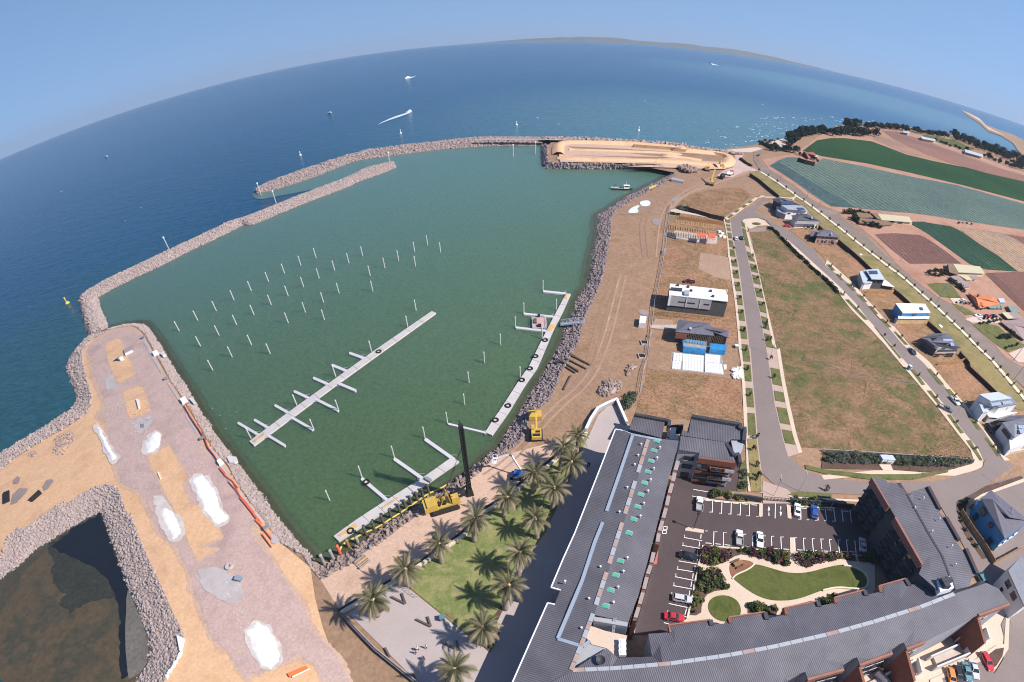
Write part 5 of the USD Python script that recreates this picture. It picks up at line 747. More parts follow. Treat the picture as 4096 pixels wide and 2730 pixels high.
t=house('house','house being framed in orange timber at the far end of the row of lots'); slab('floor_slab',P('N1',500,1310,600,1240,1090,1310,1080,1400,880,1385),'terrace_floor',b0,b0+0.39,t); slab('shade_floor',P('N1',500,1265,600,1280,600,1340,500,1310),'charcoal_wall',b0,b0+0.45,t)  # charcoal slab paints the shade on the left of the framing
for i in range(16):
    for j in range(2):
        a=at(P('N1',605+i*29,1240+i*4-j*82),b0+3.38)[0]; n=normal(a)[0]; c=at(P('N1',605+i*29,1195+i*4-j*82),b0+3.38)[0]; obj('joist',bar(a,c,.12,.2),['timber_frame','timber_pale'][i<4],t); 
        if j==0: obj('stud',bar(a,a-n*2.4,.12,.12),'timber_frame',t)
for y in (1155,1195,1240,1282): 
    a=at(P('N1',605,y),b0+3.58)[0]; c=at(P('N1',1065,y+66),b0+3.58)[0]; obj('wall_plate',bar(a,c,.16,.16),'timber_frame',t)
for q in (P('N1',850,1265,950,1275,945,1320,850,1305),P('N1',985,1270,1065,1278,1060,1330,980,1318)): slab('roof_sheet',q,'red_orange',b0+3.64,b0+3.84,t)
for x,y in ((1110,1270),(1140,1290),(1120,1320),(1165,1330)): small(t,'pallet','N1',x,y,b0,box(-.7,.7,-.6,.6,0,.8),'white_wall')
t=thing('house_slab','white waffle pod floor slab laid out for a new house among the lots','building site')
def pods(a,b,c,d,nx,ny):
    a,b,c,d=[np.array(q,float) for q in (a,b,c,d)]; f=lambda u,v:(a*(1-u)+b*u)*(1-v)+(d*(1-u)+c*u)*v
    for i in range(nx):
        for j in range(ny): slab('pod',np.array([f((i+.04)/nx,(j+.03)/ny),f((i+.96)/nx,(j+.03)/ny),f((i+.96)/nx,(j+.97)/ny),f((i+.04)/nx,(j+.97)/ny)]),'white_wall',LAND+.1,LAND+.42,t,step=200)
pods(*P('N7',762,435,905,450,900,565,752,560),3,3); pods(*P('N7',745,565,885,570,870,695,738,685),3,3); pods(*P('N7',910,452,1235,485,1225,735,898,700),7,6); pods(*P('N7',1258,458,1490,480,1485,600,1255,580),5,3); pods(*P('N7',1255,585,1520,612,1545,770,1252,735),6,4)
slab('formwork',P('N7',730,425,1240,480,1250,445,1510,470,1540,610,1560,790,1240,755,715,700),'timber_grey',LAND,LAND+.16,t); slab('porch_pod',P('N7',1545,625,1590,622,1592,690,1550,690),'white_wall',LAND,LAND+.4,t)
r=np.random.default_rng(4)
for k in range(60):
    q=P('N7',r.uniform(1690,1815),r.uniform(690,850))[0]
    small_=spot(q,q+[10,r.uniform(-8,8)],LAND); rm=ROCKS[k%6]; 
    if k<1: bg=thing('bag_heap','heap of white plastic bags beside the waffle pod slab','bags')
    obj('bag',((rm.vertices*1.3+[0,0,.3+.4*r.random()])@small_[:3,:3].T+small_[:3,3],rm.faces),'white_wall',bg)
t=thing('container','white shipping container standing alone on the bare ground beside the lots','container'); cpx=P('N6',238,1035,335,1042,318,1150,222,1146); slab('body',cpx,'roof_white',LAND,LAND+1.9,t); 
for k in range(9): a=P('N6',224+k*11.3,1148+k*.5)[0]; A=at([a],LAND+1.85)[0]; n=normal(A)[0]; obj('rib',bar(A,A-n*1.75,.08,.12),'gutter_white',t)
slab('door_sheet',P('N6',320,1152,326,1150,342,1044,336,1042),'pale_wall',LAND,LAND+1.85,t)
# ---- farm buildings
def shed(label,roofpx,h,wall,roof,doors=(),fe=None): 
    t=thing('shed',label,'shed'); block(t,roofpx,h,LAND,wall,roof,.6); 
    if fe is not None: wins(t,fe[0],fe[1],h,doors,'charcoal_wall','doorway')
    return t
shed('long cream roofed farm shed with two dark doorways, beside the cabbage field',P('N3',60,612,548,660,596,740,122,700),LAND+1.5,'cream_wall','roof_cream',[(.28,.42,LAND-.2,LAND+1.2),(.57,.7,LAND-.2,LAND+1.2)],(P('N3',122,703)[0],P('N3',596,743)[0]))
t=thing('shed','dark open gable end joined to the long cream farm shed','shed'); block(t,P('N3',-40,600,10,605,60,612,118,700,60,690),LAND+1.7,LAND,'charcoal_wall','roof_brown',.5)
shed('low brown roofed farm building behind a dark hedge',P('N2',1672,1066,2150,1110,2235,1165,2100,1180,1720,1140),LAND+1.2,'brick_wall','roof_brown')
shed('brown tiled farm building half hidden by trees',P('N2',1660,960,1810,955,1930,1055,1700,1060),LAND+1.3,'brick_wall','roof_brown')
shed('tall cream roofed shed with a dark gable by the clipped hedge',P('N4',1245,28,1662,66,1732,172,1325,152),LAND+1.8,'cream_wall','roof_cream'); t=thing('shed','dark brown gable front of the tall cream shed','shed'); block(t,P('N4',1160,18,1245,28,1322,150,1315,195,1180,150),LAND+1.7,LAND,'charcoal_wall','roof_brown',.3)
shed('long mauve roofed farmhouse wing behind dark shrubs',P('N4',1200,218,1320,205,1515,375,1395,385),LAND+1.1,'cream_wall','roof_mauve'); shed('low tan roofed lean-to behind the mauve wing',P('N4',1345,207,1480,212,1538,272,1450,270),LAND+1.0,'cream_wall','roof_cream'); shed('small mauve flat roof beside the tan lean-to',P('N4',1490,212,1620,208,1610,265,1545,262),LAND+1.0,'cream_wall','roof_mauve')
t=house('house','orange tiled bungalow with hipped roof beside the old road'); hip(t,P('N4',1480,480,1870,535,1985,650,1650,718),P('N4',1600,555,1810,595),LAND+1.2,LAND+2.3,'brick_wall','tile_orange'); hip(t,P('N4',1640,610,1760,600,1760,700,1655,718),P('N4',1690,625,1710,690),LAND+1.4,LAND+2.0,'brick_wall','tile_orange',walls=False); small(t,'chimney','N4',1625,545,LAND+1.8,box(-.5,.5,-.4,.4,0,1.3),'brick_wall')
for k in range(4): slab('awning',P('N4',1780+k*65,690-k*8,1835+k*65,660-k*2,1880+k*55,722,1825+k*60,722),'iron_green',LAND+.9,LAND+1.0,t)
wins(t,P('N4',1655,720)[0],P('N4',1980,655)[0],LAND+1.2,[(.1,.2,LAND+.2,LAND+.8),(.3,.4,LAND+.2,LAND+.8),(.6,.75,LAND+.2,LAND+.8)])
shed('small grey shed behind the orange bungalow',P('N4',1945,570,2030,565,2060,620,1985,628),LAND+1.2,'grey_wall','roof_pale'); shed('green iron roofed shed beside the ploughed field',P('N4',2100,680,2200,670,2290,780,2160,782),LAND+1.2,'iron_green','iron_green'); shed('tan carport roof right of the parked cars',P('N4',2010,790,2100,785,2185,875,2100,878),LAND+1.1,'charcoal_wall','roof_cream'); shed('pink tan shed roof beside the tan carport',P('N4',2105,785,2240,780,2330,880,2190,878),LAND+1.1,'cream_wall','roof_mauve')
t=house('house','dark brown tiled house at the right edge behind garden shrubs'); hip(t,P('N4',1985,930,2330,880,2700,1060,2353,1215),P('N4',2200,985,2420,1030),LAND+1.2,LAND+2.3,'brick_wall','roof_mauve')
t=house('house','red roofed farmhouse among trees at the corner of the cabbage field'); hip(t,P('T3',865,1030,930,1022,965,1045,905,1065),P('T3',890,1035,935,1043),LAND+1.2,LAND+2.4,'white_wall','tile_red'); block(t,P('T3',930,1040,965,1045,960,1058,935,1055),LAND+1.0,LAND,'white_wall','roof_white',.3)
for q,l in ((P('T3',1660,918,1755,938,1758,948,1670,932),'distant long grey shed by the far lawn'),(P('T3',1955,1005,2075,1042,2078,1055,1960,1022),'distant grey shed beside the far tree belt'),(P('T3',1540,880,1585,890,1580,897,1540,888),'distant pale shed among the far trees')): shed(l,q,LAND+2.0,'cream_wall','roof_pale')
# ================================================================ PLAZA, LAWN, CAR PARK, GARDEN, FOOTPATHS
G1=LAND+.10
soil('stripe_paint',[(.74,.72,.71),(.80,.78,.77)],2,.3,contrast=.06,bump=0)
soil('bark',[(.20,.09,.05),(.26,.12,.07)],2,.25,contrast=.3)
soil('track_dark',[(0.264,0.164,0.112),(0.312,0.2,0.14)],6,.6,contrast=.2); soil('track_pale',[(0.328,0.216,0.152),(0.376,0.256,0.184)],6,.6,contrast=.18)
soil('brown_trench',[(.28,.15,.08),(.38,.23,.14)],3,.4,contrast=.3)
promL=P('B2',2195,10,2010,180,1925,370,1850,520,1790,700,1640,1010,1400,1540,'B1',2190,480,2105,770,2020,890,1990,1250)
sheet('plaza',np.vstack([P('B1',480,852,1045,518,1880,1180,1990,1250),promL[::-1],P('B3',500,20,600,245,640,310,700,480),P('B4',985,860,400,1568,-100,2200),P('B1',1560,1900,1230,1568,545,888)]),'paving',G1,step=26)
lawnW=P('B1',1060,505,1390,272,1730,40,'B2',680,1340,900,1200,1010,1100,1190,970,1300,900,1430,790,1550,690,1650,590,1750,510,1890,400)
sheet('palm_lawn',np.vstack([lawnW,promL[2:],P('B1',1880,1180)]),'lawn',G1+.08,step=24)
slab('tree_pit',P('B1',745,720,815,700,908,792,780,886,690,830),'mulch',LAND,G1+.16,None,kind='structure')
slab('hedge_bed',P('B1',2020,888,2105,770,2130,790,2060,930,2085,1060,1985,1250,1900,1180,1990,1100),'mulch',LAND,G1+.2,None,kind='structure')
for k in range(6): slab('stepping_stone',P('B1',1520+k*19,848+k*14.5,1536+k*19,840+k*14.5,1546+k*19,854+k*14.5,1530+k*19,862+k*14.5),'rust_trim',LAND,G1+.2,None,kind='structure')
# low walls round the lawn and plaza
plain('wall_cream',(.66,.57,.43),rough=.85,var=.06); plain('rail_black',(.02,.02,.022),rough=.5)
def wall_run(name,label,line,w,h0,h1,m,n,catg='wall',rail=None,pm=None,cap=None):
    t=thing(name,label,catg); q=resample(line,n*2+1)
    for k in range(n): a=q[2*k:2*k+3].copy(); a[0]+=(a[1]-a[0])*.03; strip(pm or 'wall_panel',a,w,h0-h1,h1,m,t)
    if cap: strip('coping',line,w*1.25,-.12,h1+.1,cap,t)
    if rail:
        for k in range(n+1):
            a=at([q[2*k]],h1)[0]; nn=normal(a)[0]; obj('post',bar(a,a+nn*rail,.07,.07),'rail_black',t)
        for z in (rail,rail*.55,rail*.2): obj('rail',tube_line(at(q,h1+z),.05,4),'rail_black',t)
    return t
wl=P('B1',420,835,720,655,1055,470,1390,240,1720,15,'B2',660,1310,890,1170,1000,1080,1180,950,1280,880,1420,765,1540,665,1640,565,1740,485,1880,375)
wall_run('garden_wall','low cream wall with black railing between the palm lawn and the shore track',wl,.75,LAND-.3,LAND+1.0,'wall_cream',26,rail=None)
wall_run('railing','black railing and painted dark shadow strip along the shore side of the cream wall',wl-np.array([9,7]),.5,LAND-.6,LAND+.35,'dark_fence',22,'railing',rail=1.1)  # dark band under the rails: black fence plus painted shadow of the wall
wall_run('retaining_wall','dark retaining wall with railing along the left side of the plaza',P('B1',430,838,560,985,780,1215,950,1352,1215,1565,1420,1740),.55,LAND-1.2,LAND+.9,'parapet_dark',14,rail=.5,cap='parapet_pink')
wall_run('promenade_wall','white rimmed wall at the upper end of the promenade',P('B2',1865,345,1925,215,2008,88,2120,30,2235,-20),.6,LAND-.5,LAND+1.6,'grey_wall',6,cap='gutter_white'); wall_run('promenade_wall','white rimmed wall on the lot side of the promenade tip',P('B3',485,-20,540,110,602,250),.6,LAND-.5,LAND+1.6,'grey_wall',4,cap='gutter_white')
sheet('shore_track',np.vstack([rev_c[1:19],(wl+[6,4])[::-1]]),'gravel_sand',LAND+.04,step=24)
sheet('court_paving',P('B8',-60,930,280,775,480,680,640,590,660,610,640,740,600,800,520,892,300,990,-60,1000),'concrete',LAND+.08,step=24); sheet('court_paving',P('B3',1150,560,1900,620,1930,760,1905,1062,1560,1050,1150,965),'carpark_asphalt',G1+.02,step=24)
# car park
cp=P('B5',250,85,420,118,640,158,620,238,1140,300,1470,250,1478,322,1930,345,2352,390,2352,850,2145,832,1520,808,1465,802,552,735,510,920,470,1110,435,1300,388,1500,300,1560,'B4',1780,1060,1400,1070,1560,470,'B3',1075,1220,1150,900)
sheet('car_park',cp,'carpark_asphalt',G1+.05,step=24)
sheet('drive',P('B5',1180,235,1180,300,1465,300,1465,235,1470,180,1430,150,1180,60),'drive_paving',G1+.10,step=20)
PT=G1+.085; PT2=LAND+.205
lines=[(655,262,650,395),(752,275,748,405),(850,287,846,413),(947,297,942,425),(1042,305,1038,432),(553,250,550,385),(450,152,615,180),(440,222,615,248),(580,268,640,271),(675,277,735,282),(772,288,830,293),(868,295,925,300),(963,303,1022,309),(1060,312,1118,318),(1575,340,1578,465),(1745,350,1758,475),(1830,355,1848,483),(1920,355,1938,490),(2005,365,2020,490),(2090,370,2105,495),(2170,375,2190,500),(1583,348,1640,352),(1765,358,1820,362),(1850,365,1905,370),(2020,378,2072,382),
(668,590,664,735),(770,600,765,748),(972,618,972,765),(1075,628,1073,770),(1175,635,1175,775),(1270,640,1275,782),(1367,648,1375,792),(1512,655,1518,800),(1602,660,1612,802),(1695,665,1708,805),(1785,668,1800,810),(1875,672,1890,815),(1965,678,1982,818),(2052,680,2070,822),(2140,685,2155,825),(580,712,645,717),(682,720,740,727),(780,730,840,737),(993,745,1055,752),(1195,762,1255,770),(1295,768,1355,775),(1395,775,1455,780),(1537,783,1597,788),(1632,788,1690,793),(1725,793,1785,797),(1815,796,1878,800),(1908,798,1968,803),(1998,800,2060,805),(2085,803,2135,808),
(355,655,545,690),(335,738,530,770),(300,900,505,935),(280,985,475,1018),(260,1065,462,1105),(240,1158,445,1195),(195,1345,405,1390),(180,1450,385,1485),(145,1545,200,1560),(535,620,530,668),(518,700,513,750),(500,785,495,830),(472,948,467,1000),(452,1030,445,1085),(435,1118,428,1172),(415,1210,408,1265),(382,1400,365,1462),(1310,300,1308,455),(140,540,180,540),(180,540,178,572),(178,572,138,570),(138,570,140,540),(133,580,172,582),(172,582,168,617),(168,617,130,613),(130,613,133,580)]
pk=thing('bay_marking','white painted bay lines and wheel stops on the dark car park','road marking')
for x0,y0,x1,y1 in lines: strip('line',P('B5',x0,y0,x1,y1),.17,-.02,PT+.02,'stripe_paint',pk)
for x,y,s in ((1243,0,1),(1367,0,-1)):
    if s>0: slab('arrow',P('B5',1239,430,1247,430,1247,370,1256,370,1243,325,1230,370,1239,370),'stripe_paint',PT,PT2,pk)
    else: slab('arrow',P('B5',1363,328,1371,328,1371,390,1380,390,1367,435,1354,390,1363,390),'stripe_paint',PT,PT2,pk)
dabs=[]
for x,y in ((630,390),(735,402),(828,410),(925,418),(1020,428),(1122,435),(1562,465),(1650,470),(1740,476),(1833,480),(1918,485),(590,587),(690,595),(790,605),(992,622),(1090,630),(1195,638),(1285,643),(1383,650),(1525,658),(1618,664),(1712,668),(1802,672),(1890,676),(1978,680),(2062,683)):
    for k in range(3): dabs.append(slab_mesh(P('B5',x-11+k*9,y-4,x-6+k*9,y-4,x-6+k*9,y+4,x-11+k*9,y+4),PT,PT+.012,200))
for x,y in ((362,640),(345,722),(325,800),(290,965),(270,1045),(250,1140),(228,1240),(185,1430)):
    for k in range(3): dabs.append(slab_mesh(P('B5',x-4,y-12+k*10,x+4,y-12+k*10,x+4,y-6+k*10,x-4,y-6+k*10),PT,PT+.012,200))
obj('bay_number',cat(*dabs),'stripe_paint',pk)
for q in (P('B5',370,562,400,545,565,575,560,610,365,580),P('B5',1142,292,1180,300,1178,430,1152,441,1138,430),P('B5',1428,306,1470,322,1480,460,1440,450)): slab('traffic_island',q,'concrete',LAND,G1+.22,None,kind='structure')
# garden
gd=P('B5',552,737,1465,804,1463,655,1514,655,1520,808,2145,834,2352,850,2352,1260,1950,1420,1400,1568,'B6',300,960,0,1040,'B4',2200,1060,1790,1040,'B5',388,1500,435,1300,470,1110,510,920)
sheet('garden_path',gd,'concrete',G1+.10,step=22)
beds=[P('B5',556,742,830,771,1250,792,1460,810,1468,880,1440,935,1400,952,1330,930,1200,885,1080,850,950,833,880,855,790,905,700,945,600,940,522,915),P('B5',1522,814,2145,840,2165,905,2000,880,1880,888,1715,935,1640,955,1580,935,1540,890,1522,860),P('B5',507,995,690,1005,740,1060,780,1130,835,1150,835,1180,800,1200,680,1215,600,1250,560,1300,540,1380,535,1440,480,1470,415,1465,440,1350,470,1200),P('B5',1020,1370,1060,1335,1150,1350,1300,1385,1335,1400,1320,1470,1020,1445),P('B5',1775,1330,1795,1300,1930,1270,1945,1340,1790,1380),P('B5',2180,850,2352,830,2352,930,2240,910,2175,900)]
for q in beds: sheet('garden_bed',q,'mulch',G1+.17,step=18,kind='structure')
big=smooth_line(P('B5',1100,930,1200,955,1300,985,1420,1020,1560,1030,1700,1010,1850,965,2010,935,2130,950,2230,1000,2280,1080,2270,1150,2220,1190,2100,1180,1960,1168,1850,1190,1700,1245,1550,1300,1400,1318,1250,1310,1120,1265,1000,1190,900,1110,865,1080,900,1040,1000,1000,1060,965),closed=True)
sheet('oval_lawn',big,'green_lawn',G1+.17,step=18); sheet('round_lawn',smooth_line(P('B5',605,1360,625,1310,680,1270,760,1255,840,1270,910,1310,950,1380,950,1460,900,1510,820,1540,720,1525,650,1480,612,1420),closed=True),'green_lawn',G1+.17,step=18)
sheet('bark_bed',smooth_line(P('B5',828,950,870,905,930,885,1030,895,1092,925,1060,960,1000,998,900,1036,862,1080,835,1020),closed=True),'bark',G1+.17,step=18)
t=thing('garden_edging','cream curved edging wall round the right end of the oval lawn','edging'); strip('edging',smooth_line(P('B5',2025,940,2120,955,2230,1000,2287,1080,2280,1150,2230,1192,2100,1183,1960,1170,1810,1203)),.35,-.5,G1+.6,'wall_cream',t)
t=thing('garden_edging','cream edging between the bark bed and the oval lawn','edging'); strip('edging',smooth_line(P('B5',862,1085,900,1040,1000,1000,1060,965,1096,926)),.3,-.3,G1+.35,'wall_cream',t)
t=thing('kerb','white kerb between the bay rows and the garden beds','kerb'); strip('kerb_stone',P('B5',388,1500,435,1300,470,1110,512,920,552,737,1000,770,1463,805),.3,-.25,G1+.25,'wall_cream',t); strip('kerb_stone',P('B5',1518,808,1800,818,2145,834),.3,-.25,G1+.25,'wall_cream',t); strip('kerb_stone',P('B5',560,252,850,285,1138,298),.3,-.25,G1+.25,'wall_cream',t); strip('kerb_stone',P('B5',1480,326,1930,346),.3,-.25,G1+.25,'wall_cream',t)
# verge, footpath and drive strips of the two streets
FP=LAND+.22
def lerp_line(L,t): 
    L=np.asarray(L); return np.array([np.interp(t,L[:,1],L[:,0]),t])
Lroad=P('N1',1240,1140,1250,1250,1280,1400,1310,1568,'N6',1770,200,1810,500,1850,800,1890,1100,1920,1300,1945,1568,'N7',1950,300,1975,550,2000,900,2030,1200,2060,1568,'B3',2100,200,2120,500,2145,700,2165,850,2175,1085)
Lin=P('N1',1175,1110,1198,1230,1225,1400,1240,1568,'N6',1645,20,1700,440,1745,690,1800,1190,'N7',1800,30,1858,610,1890,980,1920,1385,'B3',2000,100,2010,400,2035,700,2045,1070)
Lout=P('N1',1158,1110,1180,1200,1200,1330,1213,1568,'N6',1610,0,1650,300,1690,600,1720,800,1740,1000,1770,1300,1785,1568,'N7',1820,600,1840,1000,1860,1400,'B3',1950,0,1960,250,1985,500,1990,700,2010,1060)
def footpath(out,road): sheet('footpath',np.vstack([out,road[::-1]]),'drive_paving',FP-.05,step=20)
footpath(Lout,Lroad+[2.0,0]); sheet('footpath_slab',np.vstack([Lout,Lin[::-1]]),'concrete',FP,step=20)
def rects(yl,a,b,skew,name='verge'):
    for y0,y1 in yl:
        ys=np.linspace(y0,y1,4); A=np.array([lerp_line(a,y) for y in ys]); Bq=np.array([lerp_line(b,y+skew) for y in ys]); Bq=Bq+(A-Bq)*.09
        sheet(name,np.vstack([A,Bq[::-1]]),'verge_grass',FP+.06,step=40,kind='structure')
def yy(f,*a): o=FR[f]; return [(o[1]+p*o[2],o[1]+q*o[2]) for p,q in a]
LR=yy('N1',(1115,1145),(1168,1190),(1206,1240),(1265,1330),(1355,1435),(1465,1545))+yy('N6',(150,255),(310,440),(500,640),(705,860),(930,1105),(1190,1390),(1475,1745))+yy('N7',(305,530),(615,880),(985,1285),(1385,1640))+yy('B3',(150,410),(470,700),(740,1065))
rects(LR,Lin,Lroad,3.0)
Rroad=P('N1',1365,1150,1375,1230,1400,1350,1430,1480,1445,1568,'N6',1945,200,2010,500,2060,750,2110,950,2150,1150,2180,1350,2215,1568,'N7',2200,250,2240,480,2280,750,2310,950,2353,1250,'G',1786,950,1800,1010,1812,1050)
Rin=P('N1',1405,1150,1420,1230,1470,1440,1490,1568,'N6',1995,50,2065,250,2105,420,2145,630,2205,870,2235,1080,2285,1340,2325,1555,'G',1784,800,1795,870,1806,930,1822,1000,1835,1042)
Rout=P('N1',1425,1150,1450,1260,1500,1440,1530,1568,'N6',2020,0,2065,200,2110,400,2190,750,2250,1000,2320,1300,2380,1568,'G',1792,800,1803,870,1815,930,1831,1000,1844,1040)
footpath(Rout,Rroad-[1.5,0]); sheet('footpath_slab',np.vstack([Rout,Rin[::-1]]),'concrete',FP,step=20)
rects(yy('N1',(1155,1215),(1232,1440),(1510,1560))+yy('N6',(60,190),(240,365),(415,550),(615,760),(825,995),(1065,1260),(1335,1550))+[(1478,1545),(1570,1610),(1635,1700),(1725,1780)],Rin,Rroad,-8.0)
# second street
S2r=P('N5',0,630,370,920,560,1130,780,1380,950,1568,'N4',230,1030,450,1290,'B7',390,0,560,190,720,360,870,540,960,680,1040,785); S2ro=P('N5',30,545,420,895,620,1125,880,1410,1000,1545,'N4',320,1010,560,1300,'B7',445,0,590,180,740,350,900,565,1030,740,1085,780)
S2l=P('N2',330,1200,480,1330,650,1460,770,1568,'N5',220,960,480,1230,680,1490,'N4',220,1230,500,1568,'B7',420,170,560,340,720,560,830,690,873,780); S2lo=P('N2',300,1200,450,1340,620,1470,720,1568,'N5',215,1075,420,1340,650,1568,'N4',170,1290,400,1568,'B7',350,170,500,350,660,560,770,700,800,800,830,830)
for a,b in ((S2r,S2ro),(S2l,S2lo)): sheet('footpath',np.vstack([a,b[::-1]]),'concrete',FP,step=20)
for q in (P('N5',15,622,75,618,165,718,110,718),P('N5',165,765,215,770,290,868,250,868),P('N5',320,920,380,918,490,1035,440,1035),P('N5',495,1092,550,1092,670,1212,615,1212),P('N5',670,1272,735,1275,840,1400,790,1400),P('N4',92,885,150,880,280,1020,225,1022),P('N4',300,1085,345,1085,540,1295,480,1290),P('B7',420,52,450,50,560,178,520,178),P('B7',570,215,605,213,710,335,670,335),P('B7',750,430,780,432,855,538,825,535),P('B7',880,600,910,605,1015,745,985,748),P('N5',218,1075,260,1060,310,1110,230,1110),P('N5',310,1170,370,1168,680,1490,620,1490),P('N4',0,1010,20,1010,440,1500,400,1510),P('B7',285,55,318,55,410,178,380,182),P('B7',420,225,455,225,560,360,530,360),P('B7',580,417,610,415,718,562,690,568),P('B7',733,622,770,620,868,780,845,785)): sheet('verge',q,'verge_grass',FP+.06,step=40,kind='structure')
# corner at the end of the block, bottom street
sheet('footpath',P('B7',-420,900,0,862,140,858,450,882,560,868,780,810,800,790,870,800,860,835,790,865,640,905,420,900,0,900,-400,935),'concrete',FP,step=20)
sheet('verge',P('G',1850,1068,1900,1080,2000,1090,2100,1090,2180,1080,2178,1086,2100,1102,2000,1102,1900,1090,1852,1078),'verge_grass',FP+.06,step=20); sheet('hedge_bed',P('B7',-400,715,0,738,400,760,800,795,780,808,640,850,520,872,400,872,150,855,-200,850,-420,845),'mulch',FP,step=20)
sheet('verge',P('B5',1440,205,1560,172,1900,195,1895,240,1530,225),'verge_grass',FP+.1,step=20); sheet('footpath',P('B5',1430,205,1480,245,2200,285,2210,262,1530,228),'concrete',FP+.06,step=20); sheet('verge',P('B5',1020,-20,1165,-20,1165,180,1060,178),'verge_grass',FP+.02,step=20)
sheet('verge',P('B3',2000,450,2110,460,2150,800,2165,1065,2045,1065,2020,700),'strip_grass',FP+.08,step=20); sheet('verge',P('B3',1920,760,1990,700,1995,1060,1885,1060),'verge_grass',FP+.08,step=20)
t=thing('block_wall','pink concrete sleeper wall closing the bottom of the grass block','wall'); wq=P('B7',-405,690,0,715,400,742,802,770)
q=resample(wq,41)
for k in range(20): strip('sleeper_panel',q[2*k:2*k+3]*1.0,.25,-1.6,LAND+1.1,'parapet_pink',t)
sheet('side_verge',P('B8',440,160,500,130,560,95,620,80,700,55,713,65,620,100,540,130,510,150,480,170,470,240,500,300,560,390,545,395,470,290,440,200),'mulch',FP+.05,step=16); sheet('footpath',P('B8',455,170,520,128,640,85,713,62,713,80,640,105,540,140,500,170,490,230,600,400,580,400,470,240),'concrete',FP+.02,step=16)
sheet('footpath',P('B8',330,885,520,800,600,745,632,740,640,620,655,610,650,760,600,840,520,896,330,930),'concrete',FP+.08,step=20); sheet('mulch_corner',P('B8',560,790,600,760,632,755,625,790,600,830,570,850),'mulch',FP+.14,step=16); sheet('bay_paving',P('B8',380,880,540,810,600,870,560,900,400,930),'asphalt',FP+.12,step=20)
# cream path along the old road, in slabs
pth=P('N2',160,340,350,455,460,525,560,600,650,655,740,730,850,800,960,880,1170,1040,1430,1240,1700,1460,1880,1568,'N4',250,80,420,210,600,370,820,555,990,705,1210,910,1420,1110,1650,1345,1870,1550,'B7',1195,265)
pth=P('N2',160,340,350,455,460,525,560,600,650,655,740,730,850,800,960,880,1170,1040,1430,1240,1700,1460,'N4',240,75,420,205,600,360,820,555,990,705,1210,910,1420,1110,1650,1345,1870,1550,'S',4110,1610)
q=resample(pth,161)
def slabrun(k): a=q[2*k:2*k+3].copy(); a[0]+=(a[1]-a[0])*.1; strip('path_slab',a,1.55,-.2,LAND+.3,'wall_cream',pt_)
pt_=thing('footpath','cream slab footpath running along the old road','path','') if False else thing('footpath_run','cream slab footpath running along the old road','path')
for k in range(80): slabrun(k)
sheet('path_link',P('N2',230,735,460,738,560,745,640,750,690,740,720,700,740,720,730,740,700,760,690,790,670,800,660,770,540,758,420,752,240,750),'concrete',LAND+.2,step=14)
sheet('path_loop',P('N1',1370,1150,1400,1110,1480,1100,1560,1095,1640,1125,1720,1200,1650,1185,1560,1190,1460,1230,1410,1160),'concrete',FP+.03,step=14); sheet('loop_lawn',smooth_line(P('N1',1490,1160,1510,1148,1550,1145,1590,1155,1605,1170,1580,1180,1530,1178,1500,1172),closed=True),'verge_grass',FP+.1,step=14)
sheet('footpath',P('N1',1170,1095,1260,1040,1350,980,1450,910,1540,850,1560,830,1640,835,1640,850,1570,860,1500,915,1400,985,1280,1075,1200,1120),'concrete',FP,step=14); sheet('footpath',P('N1',530,1000,600,985,700,1020,850,1050,1000,1070,1160,1095,1165,1115,1000,1095,850,1070,700,1045,540,1030),'beach',LAND+.15,step=14)
for q in (P('N1',1200,1085,1245,1050,1290,1060,1230,1100),P('N1',1280,1025,1320,995,1355,1000,1310,1035),P('N1',1365,965,1400,940,1445,950,1400,980),P('N1',1440,915,1475,890,1510,895,1475,925),P('N1',1530,850,1570,830,1600,835,1560,855)): sheet('verge',q,'verge_grass',FP+.06,step=30,kind='structure')
# vehicle tracks, stains and graded patches on the bare ground
def track(line,w,m,h=LAND+.06,it=2):
    l=smooth_line(line,it=it); sheet('wheel_track',ribbon(dens(l,20),w),m,h,step=40,kind='structure')
for off in (-2.2,2.2):
    for k,ln in enumerate((P('L7',2300,0,2200,400,2100,800,1900,1250,1500,1560,'B2',1000,700,700,900),P('L7',2200,0,2050,500,1950,900,1850,1200,1600,1450),P('N1',400,1560,430,1200,480,1000,620,850,1000,640,1250,540),P('N1',250,1560,200,1200,260,1000,520,760,900,600,1150,540,1400,460))):
        c=at(ln,LAND); d=np.gradient(c,axis=0); s=np.cross(normal(c),d); s/=np.linalg.norm(s,axis=1)[:,None]; track(pix(c+s*off*.5),.7,['track_pale','track_dark'][k%2],LAND+.05+.01*k)
for ln,w,m in ((P('N1',60,1040,0,980,40,940,180,870,300,900,340,960,280,1010,200,1040),0,0),):
    sheet('mud_patch',P('N1',-60,1050,60,950,200,860,330,870,370,930,300,1010,180,1050,0,1060),'track_dark',LAND+.1,step=16); 
sheet('puddle',smooth_line(P('N1',180,900,265,885,305,910,290,955,200,960,175,930),closed=True),'foam',LAND+.16,step=14); sheet('puddle',smooth_line(P('N1',30,1035,65,980,160,940,175,960,140,985,165,1015,140,1038,80,1038),closed=True),'foam',LAND+.16,step=14)
sheet('mud_patch',smooth_line(P('N1',310,1110,400,1095,440,1140,400,1185,330,1170),closed=True),'dark_patch',LAND+.1,step=14); sheet('mud_patch',smooth_line(P('N1',520,880,640,830,700,870,600,920),closed=True),'dark_patch',LAND+.1,step=14)
